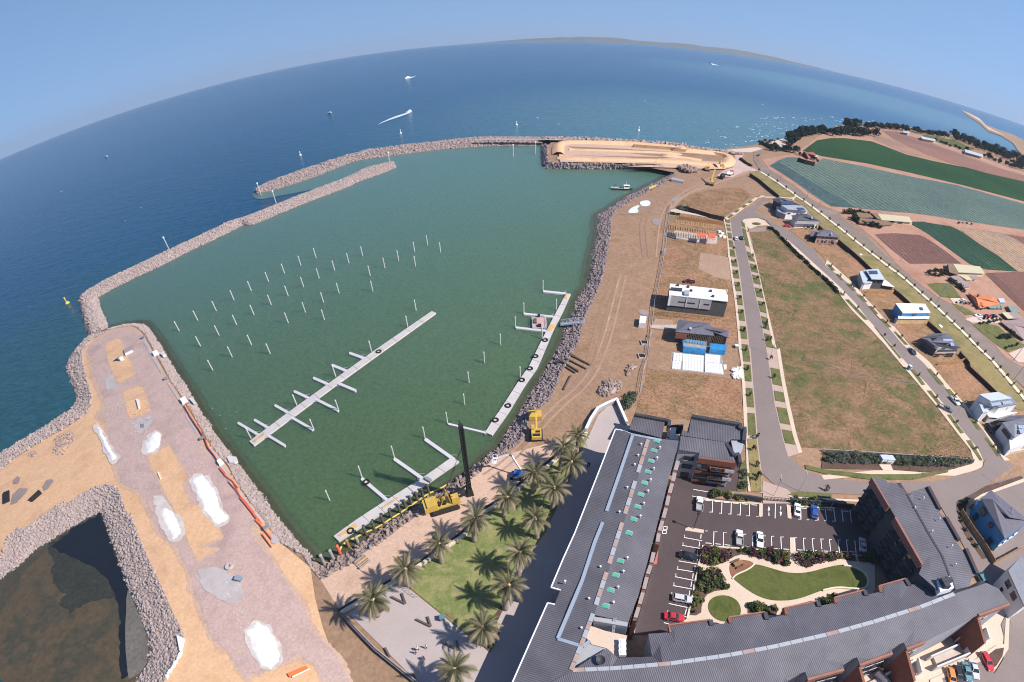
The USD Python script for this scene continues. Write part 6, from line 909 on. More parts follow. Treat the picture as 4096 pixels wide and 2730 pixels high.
sheet('mud_patch',smooth_line(P('N6',200,960,280,920,370,960,380,1020,300,1030,220,1000),closed=True),'dark_patch',LAND+.1,step=14); sheet('bare_patch',P('N6',470,1080,740,1100,800,1250,640,1255,440,1230,440,1150),'track_pale',LAND+.14,step=16); sheet('bare_patch',P('N6',1180,40,1640,120,1700,500,1400,420,1150,300),'track_pale',LAND+.11,step=20)
sheet('slab_ground',P('N7',380,0,820,0,830,60,560,60,400,50),'terrace_floor',LAND+.15,step=16); sheet('site_ground',P('N7',390,60,1760,330,1800,860,350,690,380,360),'site_soil',LAND+.13,step=20)
track(P('N1',540,985,700,830,900,750,1150,660,1350,600,1480,540),1.6,'track_pale',LAND+.13)
# crop rows
t=None
def rows(label,a0,a1,b0,b1,n,m,w,h):
    t=thing('crop_rows',label,'crop',kind='stuff'); vs=[];fs=[];nn=0
    for k in range(n):
        u=(k+.5)/n; line=np.array([np.array(a0)*(1-u)+np.array(a1)*u,np.array(b0)*(1-u)+np.array(b1)*u]); c=at(dens(line,40),h); d=np.gradient(c,axis=0); s=np.cross(normal(c),d); s/=np.linalg.norm(s,axis=1)[:,None]; L=len(c); vs+=[c+s*w/2,lift(c,.25),c-s*w/2]; i=np.arange(L-1)+nn; fs+=[np.c_[i,i+L,i+1],np.c_[i+1,i+L,i+1+L],np.c_[i+L,i+2*L,i+1+L],np.c_[i+1+L,i+2*L,i+1+2*L]]; nn+=3*L
    obj('row',(np.vstack(vs),np.vstack(fs)[:,::-1]),m,t,kind='stuff')
plain('crop_teal',(.075,.125,.125),rough=.9,var=.35,size=3); plain('crop_green',(.030,.075,.048),rough=.9,var=.35,size=2); plain('furrow',(.30,.165,.13),rough=.95,var=.2)
rows('blue green cabbage rows at the road edge of the big field',P('T3',700,1090)[0],P('T3',655,1118)[0],P('T3',1210,1392)[0],P('T3',1065,1388)[0],14,'crop_teal',1.0,fl+.02)
rows('dark crop rows along the left edge of the narrow green field',P('N3',620,760)[0],P('N3',800,740)[0],P('N3',1500,1400)[0],P('N3',1900,1490)[0],10,'crop_green',1.0,fl+.02)
rows('pale furrows along the near edge of the ploughed field',P('N4',1745,180)[0],P('N4',1850,170)[0],P('N4',2340,760)[0],P('N4',2440,700)[0],9,'furrow',.5,fl+.02)
# --- headland: concrete strip, trench
sheet('trench',P('L4',775,185,860,240,925,310,1065,560,1210,820,1385,1090,1470,1230,1680,1560,'L5',905,260,980,360,1010,340,930,240,830,60,'L4',1730,1560,1560,1300,1410,1100,1260,860,1110,590,960,320,900,240,800,180),'brown_trench',HL+.1,step=18)
for q in (P('L4',893,350,930,345,1060,570,1170,790,1145,810,1020,600),P('L4',1225,935,1255,935,1420,1185,1395,1200),P('L4',1415,1215,1450,1230,1640,1568,1590,1568),P('L5',690,20,740,20,850,230,830,260),P('L5',960,420,1000,400,1110,540,1230,760,1350,940,1480,1100,1620,1270,1580,1290,1400,1090,1250,880,1100,640),P('L5',1690,1430,1740,1400,1790,1490,1750,1530,1700,1520)): sheet('wall_footing',q,'ash_patch',HL+.2,step=18,kind='structure')
for q,m in ((P('L3',1680,600,1760,580,1880,580,1980,640,2060,720,2085,830,2000,900,1900,870,1780,790,1700,700),'ash_patch'),(P('L3',1800,660,1880,630,1960,660,1990,760,1920,790,1830,750),'pale_stain'),(P('L5',320,1000,380,960,450,970,560,1160,660,1310,668,1400,600,1480,540,1530,440,1380,370,1250),'limestone_thin')):
    if m=='pale_stain': continue
    sheet('pale_patch',rough(smooth_line(q,closed=True),10,21),m,HL+.19,step=18,kind='structure')
def white_heap(label,q,hm,seed): 
    sheet('stone_fringe',rough(q,13,seed).buffer(7),'limestone_thin',HL+.19,step=14,kind='structure'); hm*=.55
    return heap('gravel_heap',label,q,HL+.1,hm,'limestone',catg='gravel heap',seed=seed,step=7,lump=1.1,rag=9)
white_heap('white crushed stone heap beside the pale stain halfway down the headland',P('L5',205,370,250,300,360,228,400,230,420,265,405,390,330,468,230,485),1.0,3); white_heap('longest white crushed stone heap, on the right side of the headland track',P('L5',760,800,800,750,880,720,960,770,1050,900,1080,1030,1120,1120,1190,1200,1180,1270,1080,1322,1000,1260,920,1150,840,970),.8,4); white_heap('white crushed stone heap with a thin smeared tail, left of the longest heap',P('L5',470,1060,540,1130,610,1220,668,1330,670,1400,600,1480,540,1490,480,1360,430,1260,400,1150),.6,5); white_heap('white crushed stone heap nearest the bottom edge',P('G',563,1450,590,1428,615,1440,640,1480,647,1520,625,1541,600,1532,577,1490),.9,6); white_heap('narrow white bank of stone across the sandy arm of the headland',P('L2',975,525,1010,508,1080,620,1140,740,1195,838,1160,890,1125,860,1060,720,1015,620),.8,7)
r=np.random.default_rng(6); mk=[]
for cx,cy,rr,n in ((560,1690,60,34),(470,1600,40,24),(790,1860,50,20),(930,2370,60,14),(960,2480,50,14),(1030,2560,40,10),(660,2160,60,10),(450,1650,30,16),(880,1700,200,16)):
    for k in range(n):
        c=np.array([cx,cy])+r.normal(size=2)*rr*.5; s=r.uniform(1,3.2); M=spot(c,c+[5,r.uniform(-4,4)],HL+.18); mk.append(trimesh.Trimesh((ROCKS[k%6].vertices*s*.09)@M[:3,:3].T+M[:3,3],ROCKS[k%6].faces,process=False))
obj('stone_chips',cat(*mk),'limestone',None,label='white stone chips strewn over the headland track between the heaps',category='gravel',kind='stuff')

# --- graded banks of the bund
def berm(label,line,w,h,m,base):
    c=at(dens(smooth_line(line),14),base); d=np.gradient(c,axis=0); n=normal(c); s=np.cross(n,d); s/=np.linalg.norm(s,axis=1)[:,None]; k=1+.5*(meshkit.fbm(np.c_[c[:,:2]/9,np.zeros(len(c))],3)-.5); rows_=[c-s*w/2-n*.2,c-s*w*.16+n*h*k[:,None],c+s*w*.16+n*h*k[:,None],c+s*w/2-n*.2]
    obj('earth_bank',grid_mesh(rows_),m,None,True,label=label,category='earth bank')
soil('bank_earth',[(0.24,0.14,0.068),(0.288,0.176,0.096)],8,.6,contrast=.3)
berm('high tan earth bank round the seaward side of the bund',P('T2',1490,1040,1488,990,1500,972,1560,962,1800,965,2000,972,2353,1000,'N1',600,300,900,325,1150,350,1225,380,1230,430,1180,480,1050,490),7,1.3,'sand',LAND+.5)
berm('eroded dark scarp inside the far side of the bund',P('T2',1990,988,2353,1012,'N1',500,300,800,318,1000,335,1180,365,1200,395),5,1.1,'bank_earth',LAND+.5)
berm('inner tan earth bank along the middle of the bund',P('T2',1560,1008,1800,1015,2100,1025,2353,1040,'N1',400,370,700,390,900,420),5,.6,'sand',LAND+.5)
berm('near tan earth bank on the harbour side of the bund',P('T2',1500,1060,1600,1075,1900,1080,2200,1085,'N1',300,430,600,440,950,470,1100,480),7,1.0,'sand',LAND+.5)
# ================================================================ PLANTS
def leafmat(name,c,var=.35,trans=.25):
    nodes={'g':('geometry',{}),'n':('noise_texture',{'scale':.8,'detail':3.0}),'o':('object_info',{}),'ad':('math',{'math_type':'add'}),'ad2':('math',{'math_type':'multiply_add','value2':.35}),'hf':('math',{'math_type':'multiply','value2':.5}),
     'r':('rgb_ramp',{'ramp':[(.3,tuple(x*(1-var) for x in c)),(.6,c),(.9,(min(1,c[0]*(1+var*1.3)),min(1,c[1]*(1+var)),c[2]*(1+var*.6)))]}),'p':('principled_bsdf',{'roughness':.6,'specular_ior_level':.25}),'t':('translucent_bsdf',{}),'m':('mix_closure',{'fac':trans})}
    return usdkit.material(stage,'/World/Looks/'+name,nodes,[('g.position','n.vector'),('n.fac','ad.value1'),('g.random_per_island','ad.value2'),('ad.value','hf.value1'),('hf.value','r.fac'),('r.color','p.base_color'),('r.color','t.color'),('p.BSDF','m.closure1'),('t.BSDF','m.closure2')],surface='m.closure')
leafmat('palm_green',(.24,.225,.11),.4); leafmat('palm_pale',(.47,.39,.25),.35); leafmat('tree_dark',(.034,.056,.034),.5); leafmat('tree_mid',(.065,.10,.042),.5); leafmat('shrub_green',(.13,.18,.055),.45); leafmat('shrub_light',(.30,.31,.08),.4); leafmat('shrub_purple',(.20,.125,.11),.4); leafmat('shrub_red',(.27,.12,.12),.35); leafmat('grey_shrub',(.22,.25,.19),.4); leafmat('hedge_dark',(.035,.050,.022),.45); leafmat('sapling_leaf',(.07,.085,.03),.4)
plain('bark_grey',(.30,.235,.20),rough=.9,var=.25,size=.5); plain('bark_dark',(.06,.045,.035),rough=.9,var=.3,size=.4)
def frond(az,el,L,r,curl,w=.25):
    """an arching palm leaf: midrib with leaflets to both sides"""
    n=11; pts=[np.zeros(3)]; e=el
    for k in range(n-1):
        pts.append(pts[-1]+L/(n-1)*np.array([math.cos(e),0,math.sin(e)])); e-=curl/(n-1)*(1+.8*k/n)
    pts=np.array(pts); pts[:,2]+=0; v=[];f=[]
    for k in range(n-1):
        w0=.05*(1-k/n)+.015; a=len(v); v+=[pts[k]+[0,-w0,0],pts[k]+[0,w0,0],pts[k+1]+[0,w0*.9,0],pts[k+1]+[0,-w0*.9,0]]; f+=[(a,a+1,a+2),(a,a+2,a+3)]
    for k in range(1,n-1):
        t=k/(n-1); ll=L*w*math.sin(math.pi*min(1,.18+t*.86))*r.uniform(.85,1.12)
        for s in (-1,1):
            for sub in (0,.5):
                p=pts[k]+(pts[k+1]-pts[k])*sub; d=(pts[k+1]-pts[k]); d/=np.linalg.norm(d); tip=p+d*ll*.72+np.array([0,s*ll*.62,0])+np.array([0,0,-ll*.34]); b=d*.085*L*.32; a=len(v); v+=[p-b,p+b,tip]; f.append((a,a+1,a+2) if s>0 else (a,a+2,a+1))
    v=np.array(v); c,s=math.cos(az),math.sin(az); v=v@np.array([[c,s,0],[-s,c,0],[0,0,1.0]]); return trimesh.Trimesh(v,f,process=False)
def palm_proto(seed,h,M,label,group):
    r=np.random.default_rng(seed); t=thing('palm_tree',label,'palm tree',M,group)
    ks=np.linspace(0,1,9); rings=[]; lean=r.normal(size=2)*.05*h
    prof=[]; 
    for k in ks: prof.append(((.62-.22*k+.1*(1-k)**4+.12*max(0,k-.85)*6),k*h))
    tr=trimesh.creation.revolve(np.array([(0,-.3)]+prof+[(0,h+.1)]),sections=12); v=tr.vertices.copy(); kk=np.clip(v[:,2]/h,0,1)**2; v[:,:2]+=kk[:,None]*lean; obj('trunk',(v,tr.faces),'bark_grey',t,True)
    top=np.array([lean[0],lean[1],h]); cr=thing.__call__ if False else None
    n=38; rad=4.9
    for k in range(n):
        u=k/n; el=math.radians(82-118*u**.85+r.uniform(-7,7)); az=k*2.39996+r.uniform(-.2,.2); L=rad*r.uniform(.86,1.1)*(1.0 if u<.8 else .85); fm=frond(az,el,L,r,math.radians(62+34*u)); obj('frond',(fm.vertices+top,fm.faces),'palm_pale' if (u>.35 and r.random()<.65) or r.random()<.25 else 'palm_green',t)
    sk=trimesh.creation.icosphere(1,.62); sk.apply_scale([1,1,1.25]); obj('crown_heart',(sk.vertices+top+[0,0,.1],sk.faces),'timber_pale',t,True); return t
PALMS=[('B1',730,680,'palm in the square bed at the left end of the plaza'),('B1',1100,380,'palm by the wall where the plaza meets the lawn'),('B1',1440,130,'palm on the wall side, second up from the plaza'),('B2',540,1390,'palm on the wall side directly below the yellow piling rig'),('B2',900,1110,'palm on the wall side right of the piling rig mast'),('B2',1260,840,'palm beside the blue boom lift'),('B2',1780,400,'farthest palm, at the upper tip of the lawn'),('B2',1580,540,'second farthest palm, standing over the wall'),('B2',1640,740,'palm at the promenade edge below the two farthest palms'),('B2',1490,1030,'palm at the promenade edge level with the boom lift'),('B2',1300,1390,'palm at the promenade edge in mid lawn'),('B1',2275,240,'palm at the promenade edge in the lower half of the lawn'),('B1',2130,610,'palm at the promenade edge near the plaza corner'),('B1',1900,1010,'palm at the dark bed where plaza, lawn and promenade meet'),('B1',1655,1460,'palm cut by the bottom edge of the plaza')]
protos=[]
for k,(f,x,y,l) in enumerate(PALMS):
    h=[8.4,7.9,7.6,8.8][k%4]; c=P(f,x,y)[0]; b=lift(at([c],LAND+h),-h)[0]; an=k*1.7; M=place(b,b+np.array([math.cos(an),math.sin(an),0])); s=[1.08,1.0,.92,1.0,.95,.98,.86,.9,1,1,.95,1,1.05,1.0,1.12][k]; M[:3,:3]*=s
    if k<4: protos.append(palm_proto(k+3,h,M,'tall date '+l,'date palms round the lawn'))
    else: copy_of(protos[k%4],M,'tall date '+l,'date palms round the lawn')
def leaf_cloud(n,rx,ry,rz,s,r,lobes=7,flat_=.3):
    """many leaf-sized faces spread through a lumpy crown"""
    C=r.normal(size=(lobes,3)); C/=np.linalg.norm(C,axis=1)[:,None]; C*=r.uniform(.25,.72,(lobes,1)); R=r.uniform(.34,.55,lobes); i=r.integers(0,lobes,n); d=r.normal(size=(n,3)); d/=np.linalg.norm(d,axis=1)[:,None]; p=C[i]+d*R[i][:,None]*r.uniform(.75,1.05,(n,1)); p*=[rx,ry,rz]
    nn=d+r.normal(size=(n,3))*.55; nn/=np.linalg.norm(nn,axis=1)[:,None]; a=np.cross(nn,r.normal(size=(n,3))); a/=np.linalg.norm(a,axis=1)[:,None]; b=np.cross(nn,a); q=s*r.uniform(.6,1.35,(n,1)); v=np.stack([p-a*q,p-b*q*.6,p+a*q,p+b*q*.6],1).reshape(-1,3); k=np.arange(n)*4; return v,np.vstack([np.c_[k,k+1,k+2],np.c_[k,k+2,k+3]])
def tree(name,label,catg,M,h,r_,m,seed,n=260,group=None,trunk=.25,s=.42,lobes=8):
    r=np.random.default_rng(seed); t=thing(name,label,catg,M,group); v,f=leaf_cloud(n,r_,r_,h*.46,s,r,lobes); obj('crown',(v+[0,0,h*.54],f),m,t)
    tr=[cyl((0,0,-.2),(.05*h*r.normal(),.05*h*r.normal(),h*.55),trunk,trunk*.5,n=7)]
    for k in range(4): a=k*1.6+r.random(); tr.append(cyl((0,0,h*.35),(math.cos(a)*r_*.5,math.sin(a)*r_*.5,h*.72),trunk*.45,trunk*.15,n=5))
    obj('trunk',cat(*tr),'bark_dark',t); return t
TP={}
def put_tree(kind,px,label,h,group=None,ang=None,base=LAND):
    spec={'coast':(6.0,3.4,'tree_dark',340,.55),'farm':(4.6,2.6,'tree_mid',300,.42),'sapling':(2.2,.62,'sapling_leaf',90,.17),'shrub':(1.2,.8,'shrub_green',130,.2),'light':(1.3,.8,'shrub_light',130,.2),'purple':(1.0,.75,'shrub_purple',120,.18),'red':(.9,.7,'shrub_red',120,.18),'grey':(1.1,.85,'grey_shrub',130,.18),'cypress':(2.6,.42,'tree_dark',150,.22)}[kind]
    k=len([1 for q in TP if q[0]==kind]); nv=3 if kind in('coast','farm') else 2
    b=at([px],base)[0]; an=(px[0]*7.3+px[1]*3.1)%6.28; M=place(b,b+np.array([math.cos(an),math.sin(an),0])); M[:3,:3]*=h/spec[0]
    nm={'coast':'coast_tree','farm':'tree','sapling':'street_tree','cypress':'cypress'}.get(kind,'shrub'); cg='shrub' if nm=='shrub' else 'tree'; key=(kind,int(px[0]+px[1])%nv)
    if key not in TP: TP[key]=tree(nm,label,cg,M,spec[0],spec[1],spec[2],hash(kind)%1 + len(TP)+11,spec[3],group,trunk=.06*spec[1] if nm!='shrub' else .03,s=spec[4]); TP[key].GetAttribute('xformOp:transform').Set(Gf.Matrix4d(M.T.tolist())); return TP[key]
    return copy_of(TP[key],M,label,group)
rr=np.random.default_rng(21)
def belt(line,n,h,label,jit=5,kind='coast',dh=.35):
    h=h*(.62 if kind=='coast' else 1)
    q=resample(line,n)
    for k in range(n): put_tree(kind,q[k]+rr.normal(size=2)*[jit,jit*.35],label if n>14 or n<2 else f'{label}, {ORD[k]} from the left',h*rr.uniform(1-dh,1+dh*.6),label)
belt(P('T3',765,985,800,950,870,920,950,905,1030,900),22,9,'dark tree in the clump above the beach'); belt(P('T3',770,940,860,895,960,885),12,9,'dark tree in the clump above the beach'); belt(P('T3',1065,912,1130,908,1220,915,1330,922),13,11,'dark tree in the row beyond the green field')
belt(P('T3',1150,862,1215,866),5,12,'dark tree in the round clump on the point'); belt(P('T3',1270,866,1330,862),5,9,'dark tree right of the round clump on the point'); belt(P('T3',1365,862,1430,870,1500,876),10,9,'dark tree in the middle group along the far shore'); belt(P('T3',1540,880,1570,884),4,10,'dark tree in the pair beside the distant pale shed'); belt(P('T3',1610,892,1700,905,1815,928),14,9,'dark tree in the row before the gap on the far shore'); belt(P('T3',1865,925,1950,955,2060,990,2180,1035,2353,1110,'S',4180,690),34,12,'dark tree in the long dense belt on the far right shore',6); belt(P('T3',1880,940,2000,985,2150,1045,2353,1130,'S',4200,700),24,10,'dark tree in the long dense belt on the far right shore',6); belt(P('T3',1760,960,1850,985,1950,1015),9,6,'dark tree in the low row below the far lawn'); belt(P('T3',2080,1055,2200,1105,2353,1150),12,7,'dark tree in the lower row at the far right')
belt(P('T3',640,1012,660,1005),2,7,'leaning dark tree at the bend of the old road'); belt(P('T3',690,1020,740,1015,790,1030),7,7,'dark tree left of the red roofed farmhouse',4); belt(P('T3',850,1050,920,1075,955,1090),7,4,'tree of the dark hedge before the red roofed farmhouse',3); belt(P('T3',570,965,640,955,700,945),7,3,'low dark shrub on the beach bank',3)
belt(P('N2',1600,1110,1640,1085,1660,1130),4,3.2,'dark tree left of the brown roofed farm building',3,'farm'); belt(P('N2',1480,1010,1600,1015,1720,1020,1850,1050),9,2.6,'green bush in the overgrown patch behind brown roof',3,'farm'); belt(P('N2',1760,1180,1850,1200,1950,1215,2030,1235),7,2.8,'dark bush in the hedge in front of the brown roofed building',3,'farm'); belt(P('N4',840,175,900,150,980,160,1080,170,1150,190,1110,220,950,225,860,215),14,2.0,'tree of the square block beside the cream shed',2,'farm'); belt(P('N4',1150,300,1220,330,1290,390,1360,440,1420,470),9,2.0,'dark shrub along the front of the mauve farmhouse wing',3,'farm'); belt(P('N4',1270,640,1400,650,1480,660,1540,690,1620,740),6,1.3,'round shrub before the orange bungalow',3,'farm'); belt(P('N4',1640,980,1720,970,1780,960,1830,950,1900,930,1970,915),7,1.6,'shrub along the drive beside the parked cars',3,'farm'); belt(P('N4',1690,925,1755,915,1820,920),3,2.6,'narrow dark cypress beside the parked cars',1,'cypress'); belt(P('N4',2020,1000,2070,1060,2130,1120,2200,1180,2260,1210),8,1.8,'shrub along the front of the dark brown tiled house',3,'farm'); belt(P('N4',1950,1210,2030,1200,2090,1210),4,2.0,'tree on the lawn before the dark brown tiled house',3,'farm'); belt(P('N4',2050,1350,2150,1330,2250,1290),5,1.2,'shrub round the pale garden terrace at the right edge',3,'farm'); belt(P('N3',1310,765,1435,770,1490,785,1525,795),4,1.5,'small bush on the track above the green crop',2,'farm'); belt(P('N1',1580,235,1640,215,1700,265),4,2.5,'low bush beside the beach car park',3,'farm')
# saplings along the verges and along the cream path
sp=[]
for y in (20,215,395,580,790,1010,1290): sp.append(('N6',np.interp(y,[0,1300],[1690,1855]),y))
for y in (110,420,720,1130): sp.append(('N7',np.interp(y,[100,1130],[1855,1950]),y))
for y in (130,310,480,690,890,1170,1430): sp.append(('N6',np.interp(y,[0,1430],[1960,2270]),y))
for y in (60,260,560,850): sp.append(('N7',np.interp(y,[60,850],[2190,2320]),y))
for k,(f,x,y) in enumerate(sp): put_tree('sapling',P(f,x,y)[0],f'young street tree on the {"left" if k<11 else "right"} verge of the main street, {ORD[k if k<11 else k-11]} from the top',2.2,'young trees on the verges of the main street')
for k,(f,x,y) in enumerate((('N5',90,670),('N5',230,820),('N5',400,975),('N5',590,1150),('N5',750,1330),('N4',190,960),('N4',420,1190),('B7',490,110),('B7',640,275),('B7',800,490),('B7',945,680),('N5',290,1105),('N5',500,1330),('N4',150,1170),('N4',300,1340),('B7',350,115),('B7',490,290),('B7',650,490),('B7',800,700))): put_tree('sapling',P(f,x,y)[0],f'young street tree on the {"right" if k<11 else "left"} verge of the second street, {ORD[k if k<11 else k-11]} from the top',1.8,'young trees on the verges of the second street')
q=resample(pth,34)
for k in range(34): put_tree('sapling',q[k]-np.array([7,-1.5]),('young tree on the left edge of the cream footpath by the old road' if k>19 else f'young tree beside the cream footpath, {ORD[k]} from the far end'),2.1,'young trees along the cream footpath')
for k,(f,x,y) in enumerate((('B3',2105,460),('B3',2060,600),('B3',2100,780),('B3',2120,900),('B5',1835,170),('B5',1100,60))): put_tree('sapling',P(f,x,y)[0],'bushy young tree on the verge near the car park drive, '+['farthest from it','second farthest','third farthest','beside the brown block corner','right of the drive','left of the drive'][k],2.6,'bushy trees on the verge near the car park')
# shrubs in garden beds
def fill(px,n,kinds,label,hs,base,grp):
    g=poly_of(px); x0,y0,x1,y1=g.bounds; k=0
    while k<n:
        p=np.array([rr.uniform(x0,x1),rr.uniform(y0,y1)])
        if g.buffer(-3).contains(Point(*p)): kd=kinds[rr.integers(len(kinds))]; put_tree(kd,p,{'shrub':'green ','light':'yellow green ','purple':'dark purple ','red':'reddish ','grey':'grey green '}[kd]+label,rr.uniform(*hs),{'shrub':'green ','light':'yellow green ','purple':'dark purple ','red':'reddish ','grey':'grey green '}[kd]+grp,base=base); k+=1
Gb=G1+.17
fill(beds[0],60,['shrub','shrub','shrub','light','purple','red'],'shrub in the garden bed along the lower bay row','x' and (.8,1.9),Gb,'shrubs in the long bed below the bays'); fill(beds[1],34,['shrub','purple','purple','light','red'],'shrub in the garden bed right of the middle path',(.8,1.7),Gb,'shrubs right of the middle path'); fill(beds[2],54,['shrub','shrub','purple','light'],'shrub in the bed between the side bays and the round lawn',(.8,1.9),Gb,'shrubs beside the side bays'); fill(beds[3],16,['shrub','shrub','light'],'shrub in the bed against the south wing',(.9,1.8),Gb,'shrubs against the south wing'); fill(beds[4],8,['shrub','shrub','light'],'shrub in the small bed in the roof notch',(.9,1.6),Gb,'shrubs in the roof notch bed'); fill(beds[5],10,['shrub','purple'],'shrub in the shaded bed by the east wing',(.9,1.6),Gb,'shrubs in the shaded bed')
fill(P('B5',640,165,870,200,1130,280,1130,292,880,262,630,240),22,['shrub','shrub','light'],'shrub in the strip above the upper bays',(.8,1.5),LAND+.1,'shrubs above the upper bays'); fill(P('B5',1490,250,1700,265,1930,300,2140,330,2140,345,1930,340,1485,318),24,['shrub','shrub','grey'],'shrub in the strip right of the gate',(.9,1.6),LAND+.1,'shrubs right of the gate')
fill(P('B7',-390,720,0,742,400,765,790,797,775,805,640,830,400,835,-390,790),80,['shrub','grey','grey','shrub'],'shrub in the planted strip below the grass block',(.8,1.6),FP+.05,'shrubs below the grass block')
fill(P('N1',560,985,640,970,760,1000,950,1060,1130,1085,1000,1080,800,1035,640,1010),26,['grey','shrub','grey'],'shrub in the bed below the upper dark fence',(1.0,1.8),LAND+.1,'shrubs below the upper dark fence')
fill(P('N7',0,1120,120,1090,190,1080,150,1180,60,1300,20,1400,0,1350),26,['grey','shrub','grey'],'shrub between the promenade tip and the empty lot',(.9,1.9),LAND+.1,'shrubs at the promenade tip'); fill(P('B3',1925,800,1985,720,1990,1050,1905,1050),12,['grey','grey','shrub'],'shrub beside the footpath at the brown block',(.8,1.5),FP+.1,'shrubs beside the brown block')
fill(P('B1',2030,900,2090,900,2060,1000,2060,1080,1990,1230,1920,1180,2000,1110),10,['shrub','shrub'],'shrub in the dark bed at the corner of the plaza',(.6,1.2),G1+.2,'shrubs in the plaza corner bed'); fill(P('B8',445,165,495,135,505,150,475,175,465,240,490,290,530,350,545,392,500,330,455,260),16,['purple','shrub'],'shrub in the mulch verge round the blue wrapped house',(.6,1.1),FP+.1,'shrubs round the blue wrapped house')
def hedge(label,line,w,h,m,n=26,base=LAND):
    t=thing('hedge',label,'hedge'); q=resample(line,13); r=np.random.default_rng(int(q[0,0]))
    for k in range(12):
        c=at(q[k:k+2],base); mid=c.mean(0); d=c[1]-c[0]; L=np.linalg.norm(d); M=place(mid,c[1]); v,f=leaf_cloud(int(120+L*75),L*.66,w*.7,h*.62,.24,r,14); v[:,2]+=h*.5; obj('foliage',(v@M[:3,:3].T+M[:3,3],f),m,t)
    return t
hedge('dark clipped hedge along the top of the second street side of the grass block',P('N1',1675,1215,1760,1255,1880,1390,2060,1568,'N5',60,930,212,1095),1.3,1.3,'hedge_dark'); hedge('green hedge below the timber framed house site',P('N1',525,1050,640,1068),1.2,1.0,'shrub_green'); hedge('short dark hedge on the beach bank',P('N1',1600,225,1690,270),2.0,1.6,'hedge_dark'); hedge('dark hedge along the bend of the dirt road',P('N1',1350,410,1420,460,1480,495),1.6,1.2,'hedge_dark')
hedge('long grey green hedge against the pink wall below the grass block',P('B7',-390,735,0,752,400,772,780,790),1.8,1.2,'grey_shrub',base=FP); hedge('second grey green hedge in front of it, nearer the footpath',P('B7',-380,790,-200,795,160,800,420,815,640,825),1.6,1.0,'grey_shrub',base=FP)
# weeds and tussocks on the rough lots
def tufts(name,label,px,n,m,s,base):
    g=poly_of(px); x0,y0,x1,y1=g.bounds; r=np.random.default_rng(n); p=np.c_[r.uniform(x0,x1,n*3),r.uniform(y0,y1,n*3)]; p=p[shapely.contains_xy(g,p[:,0],p[:,1])]; w=meshkit.fbm(np.c_[p/60.0,np.zeros(len(p))],3); p=p[w+r.random(len(p))*.5>.68][:n]; c=at(p,base); k=len(c); nn=normal(c); v=[]
    for j in range(3):
        d=r.normal(size=(k,3)); d-=nn*(d*nn).sum(1)[:,None]; d/=np.linalg.norm(d,axis=1)[:,None]; q=s*r.uniform(.5,1.4,(k,1)); v+=[c-d*q*.6,c+d*q*.6,c+nn*q*.7+np.roll(d,1,0)*q*.3]
    V=np.hstack(v).reshape(-1,3); F=np.arange(len(V)).reshape(-1,3); return obj(name,(V,F),m,None,label=label,category='grass',kind='stuff')
leafmat('tuft_green',(.27,.25,.12),.3,.5); leafmat('tuft_straw',(.58,.43,.26),.3,.5)
tufts('grass_tufts','dry straw tufts scattered over the big grass block',blk_px,14000,'tuft_straw',.17,LAND+.08); tufts('grass_tufts','green weed tufts scattered over the big grass block',blk_px,9000,'tuft_green',.17,LAND+.08); tufts('grass_tufts','weed tufts on the empty lots left of the main street',lotB,7000,'tuft_green',.15,LAND+.08); tufts('grass_tufts','straw tufts on the triangular lot at the top of the street',lotA,2500,'tuft_straw',.2,LAND+.08)
# ================================================================ VEHICLES, MACHINES, STREET FURNITURE, PEOPLE
def sc_at(px): return float(np.interp(np.linalg.norm(at([px],LAND)[0]-[0,0,H_CAM])/H_CAM,[1.1,1.36,1.6,1.95,2.28,3.0,4.5],[1.0,.94,.87,.76,.68,.6,.55]))
def carmat(n,c): return plain(n,c,rough=.3,var=.03,coat=.6,spec=.5)
for n,c in (('car_white',(.80,.80,.79)),('car_silver',(.50,.51,.53)),('car_black',(.015,.016,.02)),('car_red',(.50,.02,.035)),('car_blue',(.02,.08,.35)),('car_maroon',(.10,.02,.03)),('car_green',(.03,.06,.065)),('car_orange',(.65,.22,.04)),('car_teal',(.10,.22,.26)),('car_grey',(.12,.13,.15))): carmat(n,c)
plain('tail_red',(.45,.02,.02),rough=.3); plain('lamp_clear',(.8,.8,.78),rough=.15); plain('tray_grey',(.34,.33,.32),rough=.6)
def hullm(pts): return trimesh.convex.convex_hull(np.array(pts,float))
def sym(a): return [(x,s*y,z) for x,y,z in a for s in (1,-1)]
